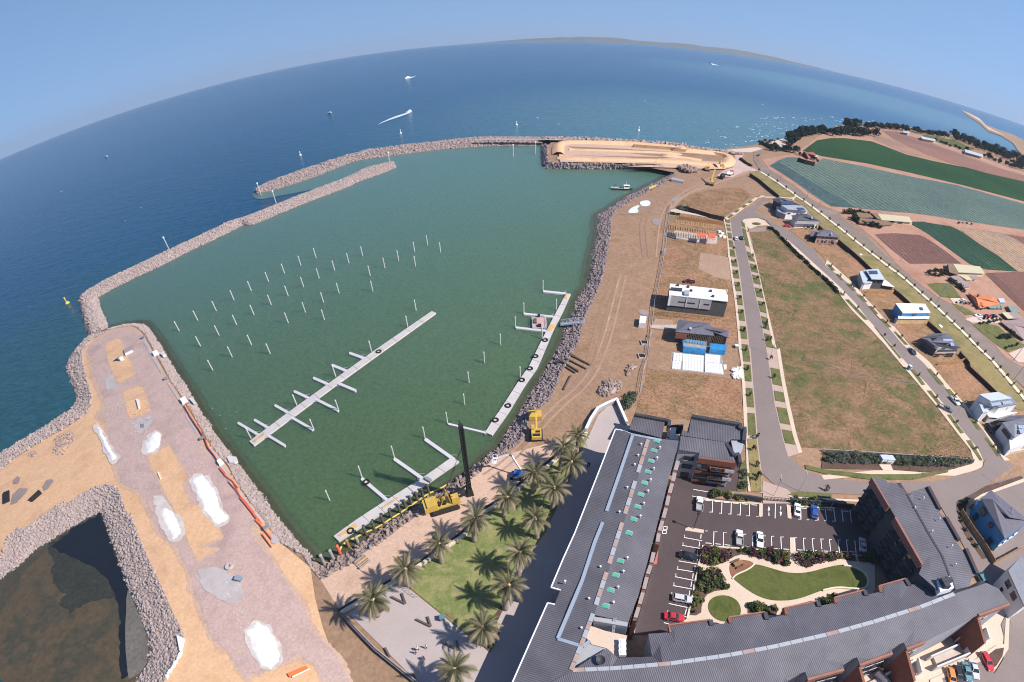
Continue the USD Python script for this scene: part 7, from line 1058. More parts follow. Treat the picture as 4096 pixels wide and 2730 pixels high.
def vehicle(label,px,to,kind,m,h=LAND,group=None,catg='car'):
    M=spot(px,to,h); s=sc_at(px); M[:3,:3]*=s; t=thing('parked_car' if catg=='car' else 'pickup',label,catg,M,group)
    W=.88
    low=hullm(sym([(2.25,.62,.32),(2.3,.7,.62),(2.15,W-.04,.36),(-2.2,W-.05,.36),(-2.28,.72,.6),(-2.25,.6,.34)]+[(1.9,W,.6),(-2.0,W,.62)]))
    if kind=='pickup':
        body=cat(low,hullm(sym([(2.25,.66,.6),(2.1,W-.02,.62),(2.15,.7,.92),(.95,W-.03,1.02),(.95,W,.6)])),hullm(sym([(.95,W,.6),(-.35,W,.6),(.95,W-.03,1.02),(-.35,W-.03,1.04)])))
        obj('body',body,m,t); obj('cabin',hullm(sym([(1.05,W-.06,1.0),(.45,W-.22,1.62),(-.3,W-.22,1.64),(-.42,W-.06,1.02)])),m,t); obj('window',cat(hullm(sym([(1.04,W-.14,1.06),(.5,W-.28,1.57),(1.1,W-.14,1.06),(.56,W-.28,1.57)])),hullm(sym([(.9,W-.03,1.08),(.42,W-.17,1.52),(-.2,W-.17,1.54),(-.3,W-.03,1.08)])+[(.4,0,1.2)]),hullm(sym([(-.43,W-.16,1.1),(-.34,W-.3,1.55),(-.38,W-.16,1.1),(-.3,W-.3,1.55)]))),'dark_glass',t)
        obj('tray',cat(box(-2.3,-.42,-.86,.86,.62,.72),box(-2.3,-.42,.8,.88,.72,1.05),box(-2.3,-.42,-.88,-.8,.72,1.05),box(-2.34,-2.26,-.88,.88,.72,1.05)),'tray_grey' if m!='car_maroon' else m,t)
    else:
        fr,rr_,ft,rt={'sedan':(.95,-1.55,.3,-.95),'hatch':(1.0,-2.05,.4,-1.7),'wagon':(1.0,-2.1,.35,-1.85)}[kind]
        body=cat(low,hullm(sym([(2.28,.66,.58),(2.12,W-.05,.6),(2.05,.68,.82),(fr,W-.06,.95),(rr_,W-.06,.97),(-2.25,.7,.9),(-2.27,.72,.58),(0,W,.6),(-2.0,W,.62)]))); obj('body',body,m,t)
        obj('roof',hullm(sym([(ft-.08,W-.24,1.36),(ft-.2,W-.3,1.42),(rt+.15,W-.3,1.43),(rt,W-.25,1.38)])),m,t)
        obj('window',hullm(sym([(fr,W-.1,.94),(ft,W-.25,1.36),(rt,W-.25,1.38),(rr_,W-.1,.96)])),'dark_glass',t)
        for sd in (1,-1): obj('pillar',cat(bar((fr,sd*(W-.09),.95),(ft,sd*(W-.24),1.38),.08,.06),bar((-.35,sd*(W-.07),.95),(-.35,sd*(W-.23),1.39),.08,.05),bar((rr_,sd*(W-.1),.96),(rt,sd*(W-.24),1.39),.12,.06)),m,t)
    for x in (1.42,-1.38):
        for sd in (1,-1): w=obj('wheel',cyl((x,sd*.70,.32),(x,sd*.9,.32),.32,n=14),'rubber',t); obj('rim',cyl((x,sd*.89,.32),(x,sd*.915,.32),.19,n=10),'galvanised',w)
    for sd in (1,-1): obj('headlight',hullm([(2.2,sd*.5,.62),(2.3,sd*.45,.66),(2.12,sd*.8,.68),(2.16,sd*.5,.76),(2.05,sd*.78,.76)]),'lamp_clear',t); obj('tail_light',box(-2.31,-2.2,sd*.5-.14*sd,sd*.5+.22*sd,.68,.86),'tail_red',t)
    obj('mirror',cat(box(.72,.84,W-.02,W+.16,.95,1.07),box(.72,.84,-W-.16,-W+.02,.95,1.07)),m,t)
    return t
C=lambda f,x,y:P(f,x,y)[0]
GP=G1+.06
for f,x,y,tx,ty,k,m,l,h in (('B5',513,318,516,225,'pickup','car_white','white pickup with an open tray parked in the top left bay',GP),('B5',1532,378,1533,300,'sedan','car_white','white sedan in the first bay right of the gate',GP),('B5',1706,400,1702,320,'hatch','car_blue','bright blue hatchback two bays right of the gate',GP),('B5',928,672,926,590,'pickup','car_white','white pickup in the lower bay row, tail towards the garden',GP),('B5',1140,692,1142,770,'sedan','car_white','white sedan in the lower bay row right of the pickup',GP),('B5',395,862,500,885,'sedan','car_black','black sedan in the side bays along the apartment wing',GP),('B5',335,1308,430,1325,'wagon','car_silver','silver estate car in the side bays below the black sedan',GP),('B5',250,1500,350,1515,'sedan','car_red','red coupe in the lowest side bay',GP),('B5',2212,745,2208,660,'sedan','car_silver','silver sedan in the shade of the east wing',GP),('B6',1662,235,1715,215,'hatch','car_white','white hatchback in the deep shade beside the east wing',GP),
 ('N1',1306,1348,1302,1300,'wagon','car_white','white van like car stopped on the main street near the top bend',RD),('N2',585,1205,640,1210,'sedan','car_red','red car parked by the second house row at the street bend',RD),('N4',590,1412,545,1350,'sedan','car_green','dark green sedan on the second street beside the dark tiled house',RD+.04),('B7',638,315,670,350,'pickup','car_white','white pickup parked on the right kerb of the second street',RD+.04),('B7',567,378,610,400,'pickup','car_grey','grey pickup on the left kerb opposite the white pickup',RD+.04),('N6',1000,518,920,510,'pickup','car_maroon','maroon pickup behind the big white flat roofed house',LAND+.1),
 ('N4',1632,855,1600,850,'sedan','car_white','white car on the drive before the brown tiled house',fl),('N4',1768,858,1740,855,'sedan','car_red','red car in the middle of three on the pale drive',fl),('N4',1866,858,1840,855,'sedan','car_black','black car at the right end of three on the pale drive',fl),('N4',1395,612,1440,600,'wagon','car_white','white car beside the orange bungalow',fl),('B7',920,535,940,560,'hatch','car_black','dark car in front of the large grey hipped house',RD),
 ('B8',412,880,420,915,'hatch','car_orange','orange hatchback leftmost in the angled bays at the bottom edge',RD),('B8',440,872,449,907,'wagon','car_black','black car second from left in the angled bays at the bottom edge',RD),('B8',474,858,484,893,'sedan','car_teal','pale blue car in the middle of the angled bays',RD),('B8',503,848,513,883,'sedan','car_silver','silver car fourth in the angled bays at the bottom edge',RD),('B8',556,815,572,848,'hatch','car_red','red car by itself beside the mulch corner',RD),('B8',530,470,512,440,'hatch','car_teal','teal hatchback half hidden at the corner of the east wing',RD),
 ('N1',1567,366,1590,360,'sedan','car_black','black car at the bend of the old road',RD),('N1',1705,205,1725,215,'sedan','car_blue','blue car in the beach car park',LAND+.2)):
    vehicle(l,C(f,x,y),C(f,tx,ty),k,m,h+.02,catg='pickup' if k=='pickup' else 'car')
vehicle('dark car just below the white van on the main street',C('N1',1372,1342),C('N1',1366,1300),'hatch','car_black',RD+.02)
# ---- piling rig
M=spot(C('B2',215,1235),C('B2',400,1180),LAND); t=thing('piling_rig','yellow piling rig with a tall black lattice mast on the near shore','piling rig',M)
obj('engine_house',cat(hullm(sym([(-4.2,1.6,1.0),(-4.2,1.6,3.0),(-1.5,1.6,1.0),(-1.5,1.5,3.1)]))),'yellow_paint',t); obj('deck',box(-1.6,4.4,-1.5,1.5,1.0,1.5),'yellow_paint',t); obj('counterweight',box(-4.9,-4.1,-1.7,1.7,.9,2.6),'yellow_paint',t); c=obj('cab',hullm(sym([(2.2,.2,1.5),(4.2,.2,1.5),(4.0,.2,3.3),(2.2,.2,3.4)])+[(2.2,-1.5,1.5),(4.2,-1.5,1.5),(4.0,-1.4,3.3),(2.2,-1.4,3.4)]),'yellow_paint',t); obj('window',box(4.0,4.15,-1.3,.1,2.2,3.1),'dark_glass',c); obj('beacon',cyl((2.6,-.7,3.4),(2.6,-.7,3.7),.12),'orange_plastic',c)
for sd in (1,-1): obj('track',hullm([(x,sd*2.0+dy,z) for x,z in ((-3.6,.4),(-3.2,0),(3.4,0),(3.8,.4),(3.4,.95),(-3.2,.95)) for dy in (-.45,.45)]),'black_steel',t)
for x,y in ((-.8,.6),(.6,.6),(-.8,-.6),(.6,-.6)): obj('winch',cyl((x-.3,y-.4,2.0),(x-.3,y+.4,2.0),.5,n=12),'yellow_paint' if y>0 else 'black_steel',t)
gant=[bar((-1,s*1.2,1.5),(1.2,s*.6,5.4),.18,.18) for s in (1,-1)]+[bar((2,s*1.2,1.5),(1.2,s*.6,5.4),.16,.16) for s in (1,-1)]+[bar((1.2,-.6,5.4),(1.2,.6,5.4),.2,.2)]; obj('gantry',cat(*gant),'yellow_paint',t)
mb=to_local(M,at([C('B2',522,1095)],LAND)[0])[0]; mt=to_local(M,lift(at([C('B2',522,1095)],LAND),24.5)[0])[0]; L=[]
W_=.42; ax=(mt-mb)/np.linalg.norm(mt-mb); u=np.cross(ax,[0,1,0]); u/=np.linalg.norm(u); v=np.cross(ax,u); cs=[(u*a+v*b)*W_ for a,b in ((1,1),(-1,1),(-1,-1),(1,-1))]
for q in cs: L.append(bar(mb+q,mt+q,.24,.24))
obj('mast',cat(*L),'black_steel',t); N=22; lat=[]
for k in range(N):
    a=mb+(mt-mb)*k/N; b=mb+(mt-mb)*(k+1)/N
    for j in range(4): lat.append(bar(a+cs[j],b+cs[(j+1)%4],.12,.12)); lat.append(bar(a+cs[j],a+cs[(j+1)%4],.12,.12))
obj('lattice',cat(*lat),'black_steel',t); obj('leader',cyl(mb+u*.2,mt-ax*1.0,.3,n=8),'black_steel',t); obj('mast_head',cat(hullm([mt+q*1.2 for q in cs]+[mt+ax*.8+q*1.2 for q in cs]),bar(mt+ax*.5,mt+ax*.9-v*1.6,.3,.3)),'black_steel',t)
obj('mast_foot',cat(hullm([mb+q*2.2 for q in cs]+[mb+ax*2.5+q*1.5 for q in cs]),bar(mb+ax*1,np.array([3.2,0,1.4]),.5,.5),bar(mb+ax*4,np.array([2.0,.8,2.2]),.25,.25),bar(mb+ax*4,np.array([2.0,-.8,2.2]),.25,.25)),'black_steel',t); obj('hammer',cat(cyl(mb+ax*13-v*1.2,mb+ax*17-v*1.2,.42,n=10)),'steel_white',t)
obj('cable',cat(*[bar(np.array([1.2,s*.5,5.4]),mb+ax*19+v*s*.3,.06,.06) for s in (1,-1)]+[bar(mt-v*1.6,mb+ax*17-v*1.2,.06,.06)]),'black_steel',t)
# ---- yellow crane / excavator
def excav(label,px,to,s,boomlen,cname='yellow_paint',basket=False,h=LAND):
    M=spot(px,to,h); M[:3,:3]*=s; t=thing('excavator',label,'excavator',M)
    for sd in (1,-1): obj('track',hullm([(x,sd*1.25+dy,z) for x,z in ((-2.0,.45),(-1.7,0),(1.7,0),(2.0,.45),(1.7,.9),(-1.7,.9)) for dy in (-.32,.32)]),'black_steel',t)
    b=obj('body',hullm(sym([(-2.3,1.2,1.0),(-2.4,1.1,2.0),(-.2,1.3,1.0),(.9,1.3,1.0),(.9,1.25,1.9),(-.3,1.2,2.15)])),cname,t); obj('grille',box(-2.0,-1.2,-.9,.9,2.05,2.16),'black_steel',b); obj('hatch',box(-.9,-.2,-.9,.2,2.1,2.2),'black_steel',b)
    c=obj('cab',hullm([(.0,.4,1.0),(1.5,.4,1.0),(1.35,.45,2.7),(.0,.45,2.75),(.0,1.3,1.0),(1.5,1.3,1.0),(1.35,1.2,2.7),(.0,1.2,2.75)]),cname,t); obj('window',cat(box(1.4,1.5,.5,1.2,1.5,2.5),box(.3,1.2,1.22,1.32,1.6,2.5)),'dark_glass',c)
    obj('boom',cat(bar((.8,-.1,1.6),(boomlen*.5,-.1,1.6+boomlen*.34),.42,.55),bar((boomlen*.5,-.1,1.6+boomlen*.34),(boomlen*.88,-.1,1.2+boomlen*.22),.36,.45)),cname,t); obj('arm',bar((boomlen*.88,-.1,1.3+boomlen*.22),(boomlen*.98,-.1,.9),.3,.4),cname,t); obj('ram',cat(bar((1.2,.1,1.3),(boomlen*.4,.1,1.5+boomlen*.22),.14,.14)),'galvanised',t)
    if basket: obj('pontoon_bucket',box(boomlen*.72,boomlen*1.05,-1.6,1.6,.1,1.4),cname,t)
    else: obj('bucket',hullm([(boomlen*.92,y,z) for y in (-.7,.5) for z in (.1,.9)]+[(boomlen*1.06,y,z) for y in (-.7,.5) for z in (.3,1.1)]),'black_steel',t)
excav('yellow excavator with long boom on the shore track beside the dark rock slope',C('B2',1292,425),C('B2',1278,170),1.12,7.6,basket=True)
excav('yellow excavator beside the quarried rock pile at the end of the bund',C('N1',965,540),C('N1',1000,495),.85,5.0); excav('yellow excavator digging at the far end of the bund',C('N1',1130,505),C('N1',1085,470),.85,5.0)
M=spot(C('N1',1010,705),C('N1',1075,580),LAND); M[:3,:3]*=.95; t=thing('mobile_crane','yellow mobile crane with raised boom on the bare ground near the bund','crane',M)
obj('chassis',hullm(sym([(-3,1.2,.5),(3,1.2,.5),(3,1.2,1.1),(-3,1.2,1.1)])),'black_steel',t); obj('superstructure',hullm(sym([(-2.6,1.1,1.1),(1,1.1,1.1),(.8,1.0,2.2),(-2.6,1.0,2.2)])),'yellow_paint',t); obj('boom',cat(bar((-1.2,0,2.0),(4.5,0,5.2),.6,.7),bar((4.5,0,5.2),(7.2,0,6.7),.4,.5)),'yellow_paint',t); obj('cab',box(1.2,2.4,.1,1.1,1.1,2.4),'yellow_paint',t); obj('hook_line',bar((7.2,0,6.7),(7.2,0,2.0),.06,.06),'black_steel',t)
for x in (-2.2,-.8,.8,2.2):
    for sd in (1,-1): obj('wheel',cyl((x,sd*1.0,.5),(x,sd*1.35,.5),.5,n=12),'rubber',t)
def truck(label,px,to,cm,bm,drum=False,s=.8):
    M=spot(px,to,LAND); M[:3,:3]*=s; t=thing('truck',label,'truck',M); c=obj('cab',hullm(sym([(1.6,1.1,.6),(3.3,1.1,.6),(3.3,1.1,1.7),(3.0,1.05,2.6),(1.6,1.05,2.7)])),cm,t); obj('windscreen',hullm(sym([(3.32,.9,1.75),(3.1,.85,2.45),(3.36,.9,1.75),(3.14,.85,2.45)])),'dark_glass',c); obj('chassis',box(-3.4,1.6,-.9,.9,.6,.95),'black_steel',t)
    if drum: obj('drum',trimesh.creation.revolve(np.array([(0,-2.2),(.6,-2.2),(1.2,-.8),(1.25,.6),(.7,1.9),(0,1.9)]),sections=14,transform=trimesh.transformations.rotation_matrix(math.pi/2-.15,[0,1,0])@trimesh.transformations.translation_matrix([-2.2,0,-.8])),bm,t)
    else: obj('tipper',cat(box(-3.5,1.3,-1.15,1.15,.95,1.05),box(-3.5,1.3,1.05,1.2,1.05,2.1),box(-3.5,1.3,-1.2,-1.05,1.05,2.1),box(1.2,1.35,-1.2,1.2,1.05,2.3)),bm,t)
    for x in (2.5,-1.6,-2.7):
        for sd in (1,-1): obj('wheel',cyl((x,sd*.85,.5),(x,sd*1.2,.5),.5,n=12),'rubber',t)
truck('dark concrete mixer truck left of the red and white truck',C('N1',1140,630),C('N1',1185,590),'car_maroon','black_steel',True); truck('red and white tipper truck at the top of the bare ground',C('N1',1235,592),C('N1',1300,565),'red_orange','white_wall')
# ---- boom lift
M=spot(C('B2',1070,900),C('B2',890,880),LAND); t=thing('boom_lift','blue and white boom lift with raised arm and basket among the palms','boom lift',M)
obj('chassis',hullm(sym([(-1.6,1.1,.5),(1.6,1.1,.5),(1.5,1.0,1.1),(-1.5,1.0,1.1)])),'steel_grey',t); obj('turret',hullm(sym([(-2.0,.9,1.1),(1.0,.9,1.1),(.7,.8,2.2),(-1.8,.8,2.1)])),'blue_paint',t); obj('cover',hullm(sym([(-1.9,.95,1.2),(-.2,.95,1.2),(-.3,.9,1.9),(-1.8,.9,1.8)])),'car_teal',t)
e0,e1,e2=np.array([-1.2,-.2,2.2]),np.array([1.6,-1.2,7.0]),np.array([5.2,-.6,5.6]); obj('arm',bar(e0,e1,.34,.4),'white_paint',t); obj('arm',bar(e1,e2,.3,.34),'white_paint',t); obj('knuckle',cyl(e1-[0,.3,0],e1+[0,.3,0],.35,n=10),'steel_grey',t); b0_=e2+np.array([.5,0,-.9]); obj('basket',cat(box(b0_[0]-.5,b0_[0]+.7,-1.7,.6,b0_[2],b0_[2]+.1),*[bar((b0_[0]+x,y,b0_[2]),(b0_[0]+x,y,b0_[2]+1.1),.07,.07) for x in (-.5,.7) for y in (-1.7,-.5,.6)],*[bar((b0_[0]+x,-1.7,b0_[2]+1.1),(b0_[0]+x,.6,b0_[2]+1.1),.08,.08) for x in (-.5,.7)],*[bar((b0_[0]-.5,y,b0_[2]+1.1),(b0_[0]+.7,y,b0_[2]+1.1),.08,.08) for y in (-1.7,.6)]),'white_paint',t)
for x in (1.2,-1.2):
    for sd in (1,-1): obj('wheel',cyl((x,sd*.85,.5),(x,sd*1.25,.5),.5,n=12),'rubber',t)
# ---- plaza furniture
for k,(a,b,c,l) in enumerate(((( 955,672),(1103,745),(1065,635),'upper left, nearest the wall'),((1215,908),(1370,983),(1335,880),'in the middle of the plaza'),((1493,1150),(1663,1230),(1632,1128),'lower right, nearest the lawn corner'))):
    t=thing('bench','dark V shaped timber bench, '+l,'bench'); 
    for p,q in ((a,b),(b,c)): 
        p_,q_=at([C('B1',*p),C('B1',*q)],G1+.45); obj('seat',bar(p_,q_,.42,.14),'timber_pile',t); d=q_-p_
        for u in (.12,.5,.88): o=p_+d*u; n=normal(o)[0]; obj('leg',bar(o-n*.06,o-n*.45,.2,.3),'black_steel',t)
for a,b,l in (((890,1205),(940,1305),'straight dark bench against the left plaza wall'),((1180,1480),(1215,1558),'straight dark bench on the left plaza wall at the bottom edge')):
    p_,q_=at([C('B1',*a),C('B1',*b)],G1+.45); t=thing('bench',l,'bench'); obj('seat',bar(p_,q_,.42,.14),'timber_pile',t)
    for u in (.12,.88): o=p_+(q_-p_)*u; n=normal(o)[0]; obj('leg',bar(o-n*.06,o-n*.45,.2,.3),'black_steel',t)
hoop=[np.array([math.cos(a)*.4,0,.45+math.sin(a)*.45]) for a in np.linspace(-.9,math.pi+.9,11)]
for k,(x,y) in enumerate(((1085,578),(1108,600),(1132,624),(1160,648),(1188,664),(1216,682),(1695,1085),(1745,1120),(1790,1165),(1828,1200))):
    M=spot(C('B1',x,y),C('B1',x+20,y-10),G1); v,f=tube_line(hoop,.05,5); t=thing('bike_hoop',f'silver hoop bike stand on the plaza edge, {ORD[k] if k<6 else ORD[k-6]} in the {"upper" if k<6 else "lower"} row','bike stand',M); obj('hoop',(v,f),'galvanised',t)
M=spot(C('B1',1490,910),C('B1',1520,905),G1); t=thing('bin','small dark blue bin on the plaza beside the lawn','bin',M); obj('bin_body',cat(hullm(sym([(-.5,.45,0),(.5,.45,0),(.55,.5,1.3),(-.55,.5,1.3)]))),'car_grey',t); obj('lid',box(-.6,.6,-.55,.55,1.3,1.42),'car_teal',t); slab('bench_plate',P('B1',1518,945,1545,938,1610,975,1580,990),'pale_wall',G1,G1+.45,None,label='pale stone seat beside the dark blue bin',category='seat')
M=spot(C('B1',655,318),C('B1',710,275),LAND); t=thing('crate','open timber crate on the shore track near the yellow boom','crate',M); obj('base',box(-1.6,1.6,-1.1,1.1,0,.2),'timber_grey',t)
for k in range(5): obj('slat',box(-1.6,1.6,-1.05+k*.45,-.78+k*.45,.2,.32),'timber_pale' if k%2 else 'timber_brown',t)
for sd in (1,-1): obj('side',box(-1.6,1.6,sd*1.12-.06,sd*1.12+.06,.2,.9),'timber_grey',t)
# picnic table and benches in the garden
M=spot(C('B5',915,938),C('B5',965,915),G1+.17); t=thing('picnic_table','dark picnic table with two benches on the bark bed','table',M)
for k in range(5): obj('board',box(-1.2,1.2,-.5+k*.2,-.33+k*.2,.72,.78),'timber_brown',t)
for y in (-.95,.95): obj('seat',box(-1.2,1.2,y-.15,y+.15,.42,.48),'timber_pile',t)
for x in (-.9,.9): obj('frame',cat(bar((x,-1,.4),(x,1,.4),.1,.08),bar((x,-.7,0),(x,-.2,.72),.1,.08),bar((x,.7,0),(x,.2,.72),.1,.08)),'black_steel',t)
for x,y,tx,ty,l in ((758,1092,775,1118,'timber bench beside the narrow path to the side bays'),(1765,890,1790,885,'timber bench at the bed right of the middle path, left of a pair'),(1835,880,1862,872,'timber bench at the bed right of the middle path, right of a pair'),(818,850,845,835,'grey seat beside the path near the lower bay row')):
    M=spot(C('B5',x,y),C('B5',tx,ty),G1+.15); t=thing('garden_bench',l,'bench',M)
    for k in range(3): obj('slat',box(-.9,.9,-.25+k*.18,-.1+k*.18,.42,.47),'timber_pale' if 'timber' in l else 'pale_wall',t)
    obj('backrest',box(-.9,.9,.3,.36,.5,.9),'timber_pale' if 'timber' in l else 'pale_wall',t)
    for xx in (-.75,.75): obj('leg',box(xx-.05,xx+.05,-.25,.3,0,.42),'black_steel',t)
# gate to the street
t=thing('gate','dark steel sliding gate across the car park drive','gate'); A,Bq=at(P('B5',1180,268,1468,290),LAND+.1)
for z in (.3,.9,1.5): obj('rail',bar(lift(A,z)[0],lift(Bq,z)[0],.09,.09),'black_steel',t)
for k in range(9): q=A+(Bq-A)*k/8; n=normal(q)[0]; obj('upright',bar(q,q+n*1.6,.09,.09),'black_steel',t)
t=thing('wall','dark rendered wall left of the car park gate','wall'); strip('wall_panel',P('B5',880,200,1030,215,1180,240),.4,-1.8,LAND+1.8,'parapet_dark',t); t=thing('wall','dark wall sections right of the car park gate','wall')
for q in (P('B5',1475,250,1650,262),P('B5',1668,268,1740,272),P('B5',1760,274,1910,284),P('B5',1930,288,2140,312)): strip('wall_panel',q,.4,-1.7,LAND+1.6,'parapet_dark',t)
# ---- lights and poles
def street_light(px,to,label,h=7.5,m='galvanised',grp='street lights',base=LAND):
    s=sc_at(px); M=spot(px,to,base); M[:3,:3]*=s*.9; t=thing('street_light',label,'street light',M,grp); obj('pole',cyl((0,0,0),(0,0,h),.09,.05,n=7),m,t); obj('arm',bar((0,0,h),(1.3,0,h+.25),.07,.07),m,t); obj('lamp_head',hullm(sym([(1.1,.14,h+.2),(1.8,.12,h+.25),(1.75,.1,h+.36),(1.1,.1,h+.34)])),m,t); obj('base_plate',cyl((0,0,0),(0,0,.15),.22,n=8),m,t)
for f,x,y,tx,ty,l in (('N6',1950,60,1900,60,'on the right kerb of the main street, farthest'),('N6',2092,640,2000,630,'on the right kerb of the main street, middle'),('N7',2280,492,2180,470,'on the right kerb of the main street, nearest'),('N4',250,1240,350,1180,'on the left kerb of the second street, upper'),('N4',420,1560,520,1500,'on the left kerb of the second street, middle'),('B7',630,440,700,420,'on the left kerb of the second street, lower'),('N2',235,1110,320,1080,'at the fork of the two streets'),('N2',785,1535,860,1500,'on the left kerb opposite the brick house'),('B5',1555,175,1540,120,'beside the drive on the bottom street'),('B8',610,95,585,70,'on the verge beyond the blue wrapped house'),('B5',1290,225,1290,160,'at the car park gate'),('B7',385,885,400,930,'on the footpath below the planted strip')): street_light(C(f,x,y),C(f,tx,ty),'thin grey street light '+l)
M=spot(C('B5',455,563),C('B5',320,535),G1+.2); t=thing('car_park_light','dark pole light on the cream island of the car park','street light',M); obj('pole',cyl((0,0,0),(0,0,6),.09,n=7),'black_steel',t); obj('lamp_head',cyl((0,0,6),(0,0,6.3),.4,n=10),'black_steel',t)
def power_pole(px,label,h,s): 
    M=spot(px,px+np.array([30,10.]),LAND); t=thing('power_pole',label,'power pole',M); obj('pole',cyl((0,0,0),(0,0,h),.16*s,.10*s,n=7),'timber_grey',t); obj('crossarm',bar((-1.1*s,0,h-.4),(1.1*s,0,h-.4),.14*s,.14*s),'timber_grey',t)
    for x in (-1,-.5,.5,1): obj('insulator',cyl((x*s,0,h-.34),(x*s,0,h-.1),.06*s,n=6),'steel_white',t)
for f,x,y,h,l in (('N2',475,492,6.5,'farthest along the old road'),('N2',877,782,6,'second along the old road, by the cabbage field'),('N2',1075,920,6.2,'third along the old road, at the field corner'),('N5',1175,580,4.2,'beside the brown field'),('N4',965,655,9,'tall, left of the orange bungalow'),('N4',1342,762,4.5,'on the lawn before the orange bungalow'),('B7',1110,142,7.5,'at the right edge by the old road'),('N4',2178,1545,6.5,'before the garden at the right edge')): power_pole(C(f,x,y),'wooden power pole '+l,h,.8)
# ---- fences
def fence(label,line,h,m,n,post='dark_fence',base=LAND,th=.09,rails=False,catg='fence'):
    t=thing('fence',label,catg); q=resample(line,2*n+1)
    for k in range(n):
        a=q[2*k:2*k+3].copy(); a[0]+=(a[1]-a[0])*.04
        if rails:
            for z in (.25,.55,.85): strip('rail',a,.09,-.22,base+h*z+.1,m,t)
        else: strip('panel',a,th,-h,base+h,m,t)
        p=at([q[2*k]],base+h)[0]; nn=normal(p)[0]; obj('post',bar(p-nn*h,p+nn*.06,.14,.14),post,t)
    return t
dh_=1.6
fence('dark timber fence between the brick house and the modern house',P('N5',215,232,380,365,560,520,740,695),dh_,'dark_fence',14); fence('dark timber fence between the modern house and the blue wrapped house',P('N5',1085,1000,1200,1095,1340,1220),dh_,'dark_fence',9); fence('dark timber fence between the blue wrapped house and the dark tiled house',P('N4',855,925,960,1015,1062,1105),dh_,'dark_fence',9); fence('dark timber fence below the dark tiled house',P('N4',1355,1400,1500,1560,'B7',765,30,985,238),dh_,'dark_fence',12); fence('dark timber fence along the upper grass strip by the old road',P('N2',0,365,160,470,300,590,460,718),dh_,'dark_fence',12); fence('short dark timber fence beside the white walled house',P('N2',1085,1185,1160,1255),dh_,'dark_fence',4); fence('short dark timber fence beside the brick house',P('N2',1392,1425,1470,1490,1560,1568),dh_,'dark_fence',6)
fence('dark fence between the triangular lot and the shrub bed',P('N1',695,955,850,1000,1000,1045,1170,1083),2.0,'dark_fence',10); fence('tan paling fence of the modern house, sunlit',P('N5',668,1020,800,1028,950,1032,1090,1022),1.5,'timber_fence',8,post='timber_pale'); fence('pale paling fence in front of the dark tiled house',P('N4',1020,1565,1150,1560,1300,1548,1440,1500),1.5,'timber_fence',9,post='timber_pale'); fence('timber rail fence behind the big white house',P('N6',470,960,800,985,1150,1025,1455,1060),2.0,'timber_fence',10,post='timber_brown',rails=True); fence('short timber rail fence left of the big white house',P('N6',512,715,690,745),1.5,'timber_fence',3,post='timber_brown',rails=True); fence('brown sleeper wall below the footpath at the framed house',P('N1',640,1075,800,1095,1000,1120,1155,1140),1.6,'timber_brown',18,th=.25); fence('pink sleeper wall under the small loop lawn',P('N1',1460,1222,1560,1218,1660,1212),1.6,'parapet_pink',8,th=.25); fence('brown timber hoarding round the blue wrapped house',P('B8',465,190,505,255,560,330,600,400),1.8,'timber_fence',12,post='timber_pale'); fence('tan hoarding along the front of the blue wrapped house',P('B8',600,400,660,368,713,338),1.8,'timber_fence',6,post='timber_pale'); fence('low cream wall in front of the large grey hipped house',P('B7',1080,715,1195,690,1330,668),1.2,'cream_wall',4,post='cream_wall',th=.25)
fence('thin black fence round the dark field hedge of the red roofed house',P('T3',835,1060,880,1075,950,1092),2.5,'dark_fence',5)
# wire mesh fence of the building site
t=thing('mesh_fence','pale temporary mesh fence along the empty lots','fence'); q=resample(P('N1',545,960,525,1000,510,1120,490,1280,462,1560,'N6',610,0,590,200,555,400,500,680,455,850,430,1100,400,1400,'N7',390,170,365,420,340,600,295,700,265,850,232,1060),49)
for k in range(48):
    a,b=at(q[k:k+2],LAND); n=normal(a)[0]; obj('mesh_panel',cat(bar(a+n*1.5,b+n*1.5,.1,.1),bar(a+n*.15,b+n*.15,.1,.1),bar(a,a+n*1.55,.09,.09),bar(a+n*.8,b+n*.8,.05,.05)),'galvanised',t)
t=thing('mesh_fence','sagging wire mesh fence across the grass block','fence'); q=resample(P('B7',-560,-20,-300,70,0,140,180,160,350,178),15)
for k in range(14): a,b=at(q[k:k+2],LAND); n=normal(a)[0]; obj('mesh_panel',cat(bar(a+n*1.0,b+n*1.0,.08,.08),bar(a+n*.1,b+n*.1,.08,.08),bar(a,a+n*1.05,.08,.08)),'timber_grey',t)
# orange barrier on the headland
t=thing('barrier_fence','long orange mesh barrier along the trench on the headland','barrier'); q=resample(P('L4',1452,1235,1560,1420,1650,1560,'L5',740,20,850,180,925,300,960,400,1040,500,1100,600),33)
for k in range(32): strip('mesh_panel',np.array([q[k],q[k]+(q[k+1]-q[k])*.97]),.2,-.55,HL+.75,'red_orange',t)
t=thing('barrier_fence','loose orange barrier panels lying beside the lower trench','barrier')
for a,b,w in (((1100,640),(1160,715),1.1),((1155,725),(1240,790),.7),((1235,780),(1310,870),.5),((1200,800),(1290,900),.4),((1290,900),(1345,980),.5),((1340,985),(1420,1075),1.3),((1415,1075),(1490,1165),1.2),((1485,1170),(1560,1260),1.0),((1520,1240),(1580,1290),1.6),((1560,1290),(1700,1465),.5),((1590,1410),(1700,1560),.35),((1240,780),(1340,970),.25)): strip('mesh_panel',P('L5',*a,*b),w*.48,-.35,HL+.55,'red_orange' if w<1.5 else 'orange_plastic',t)
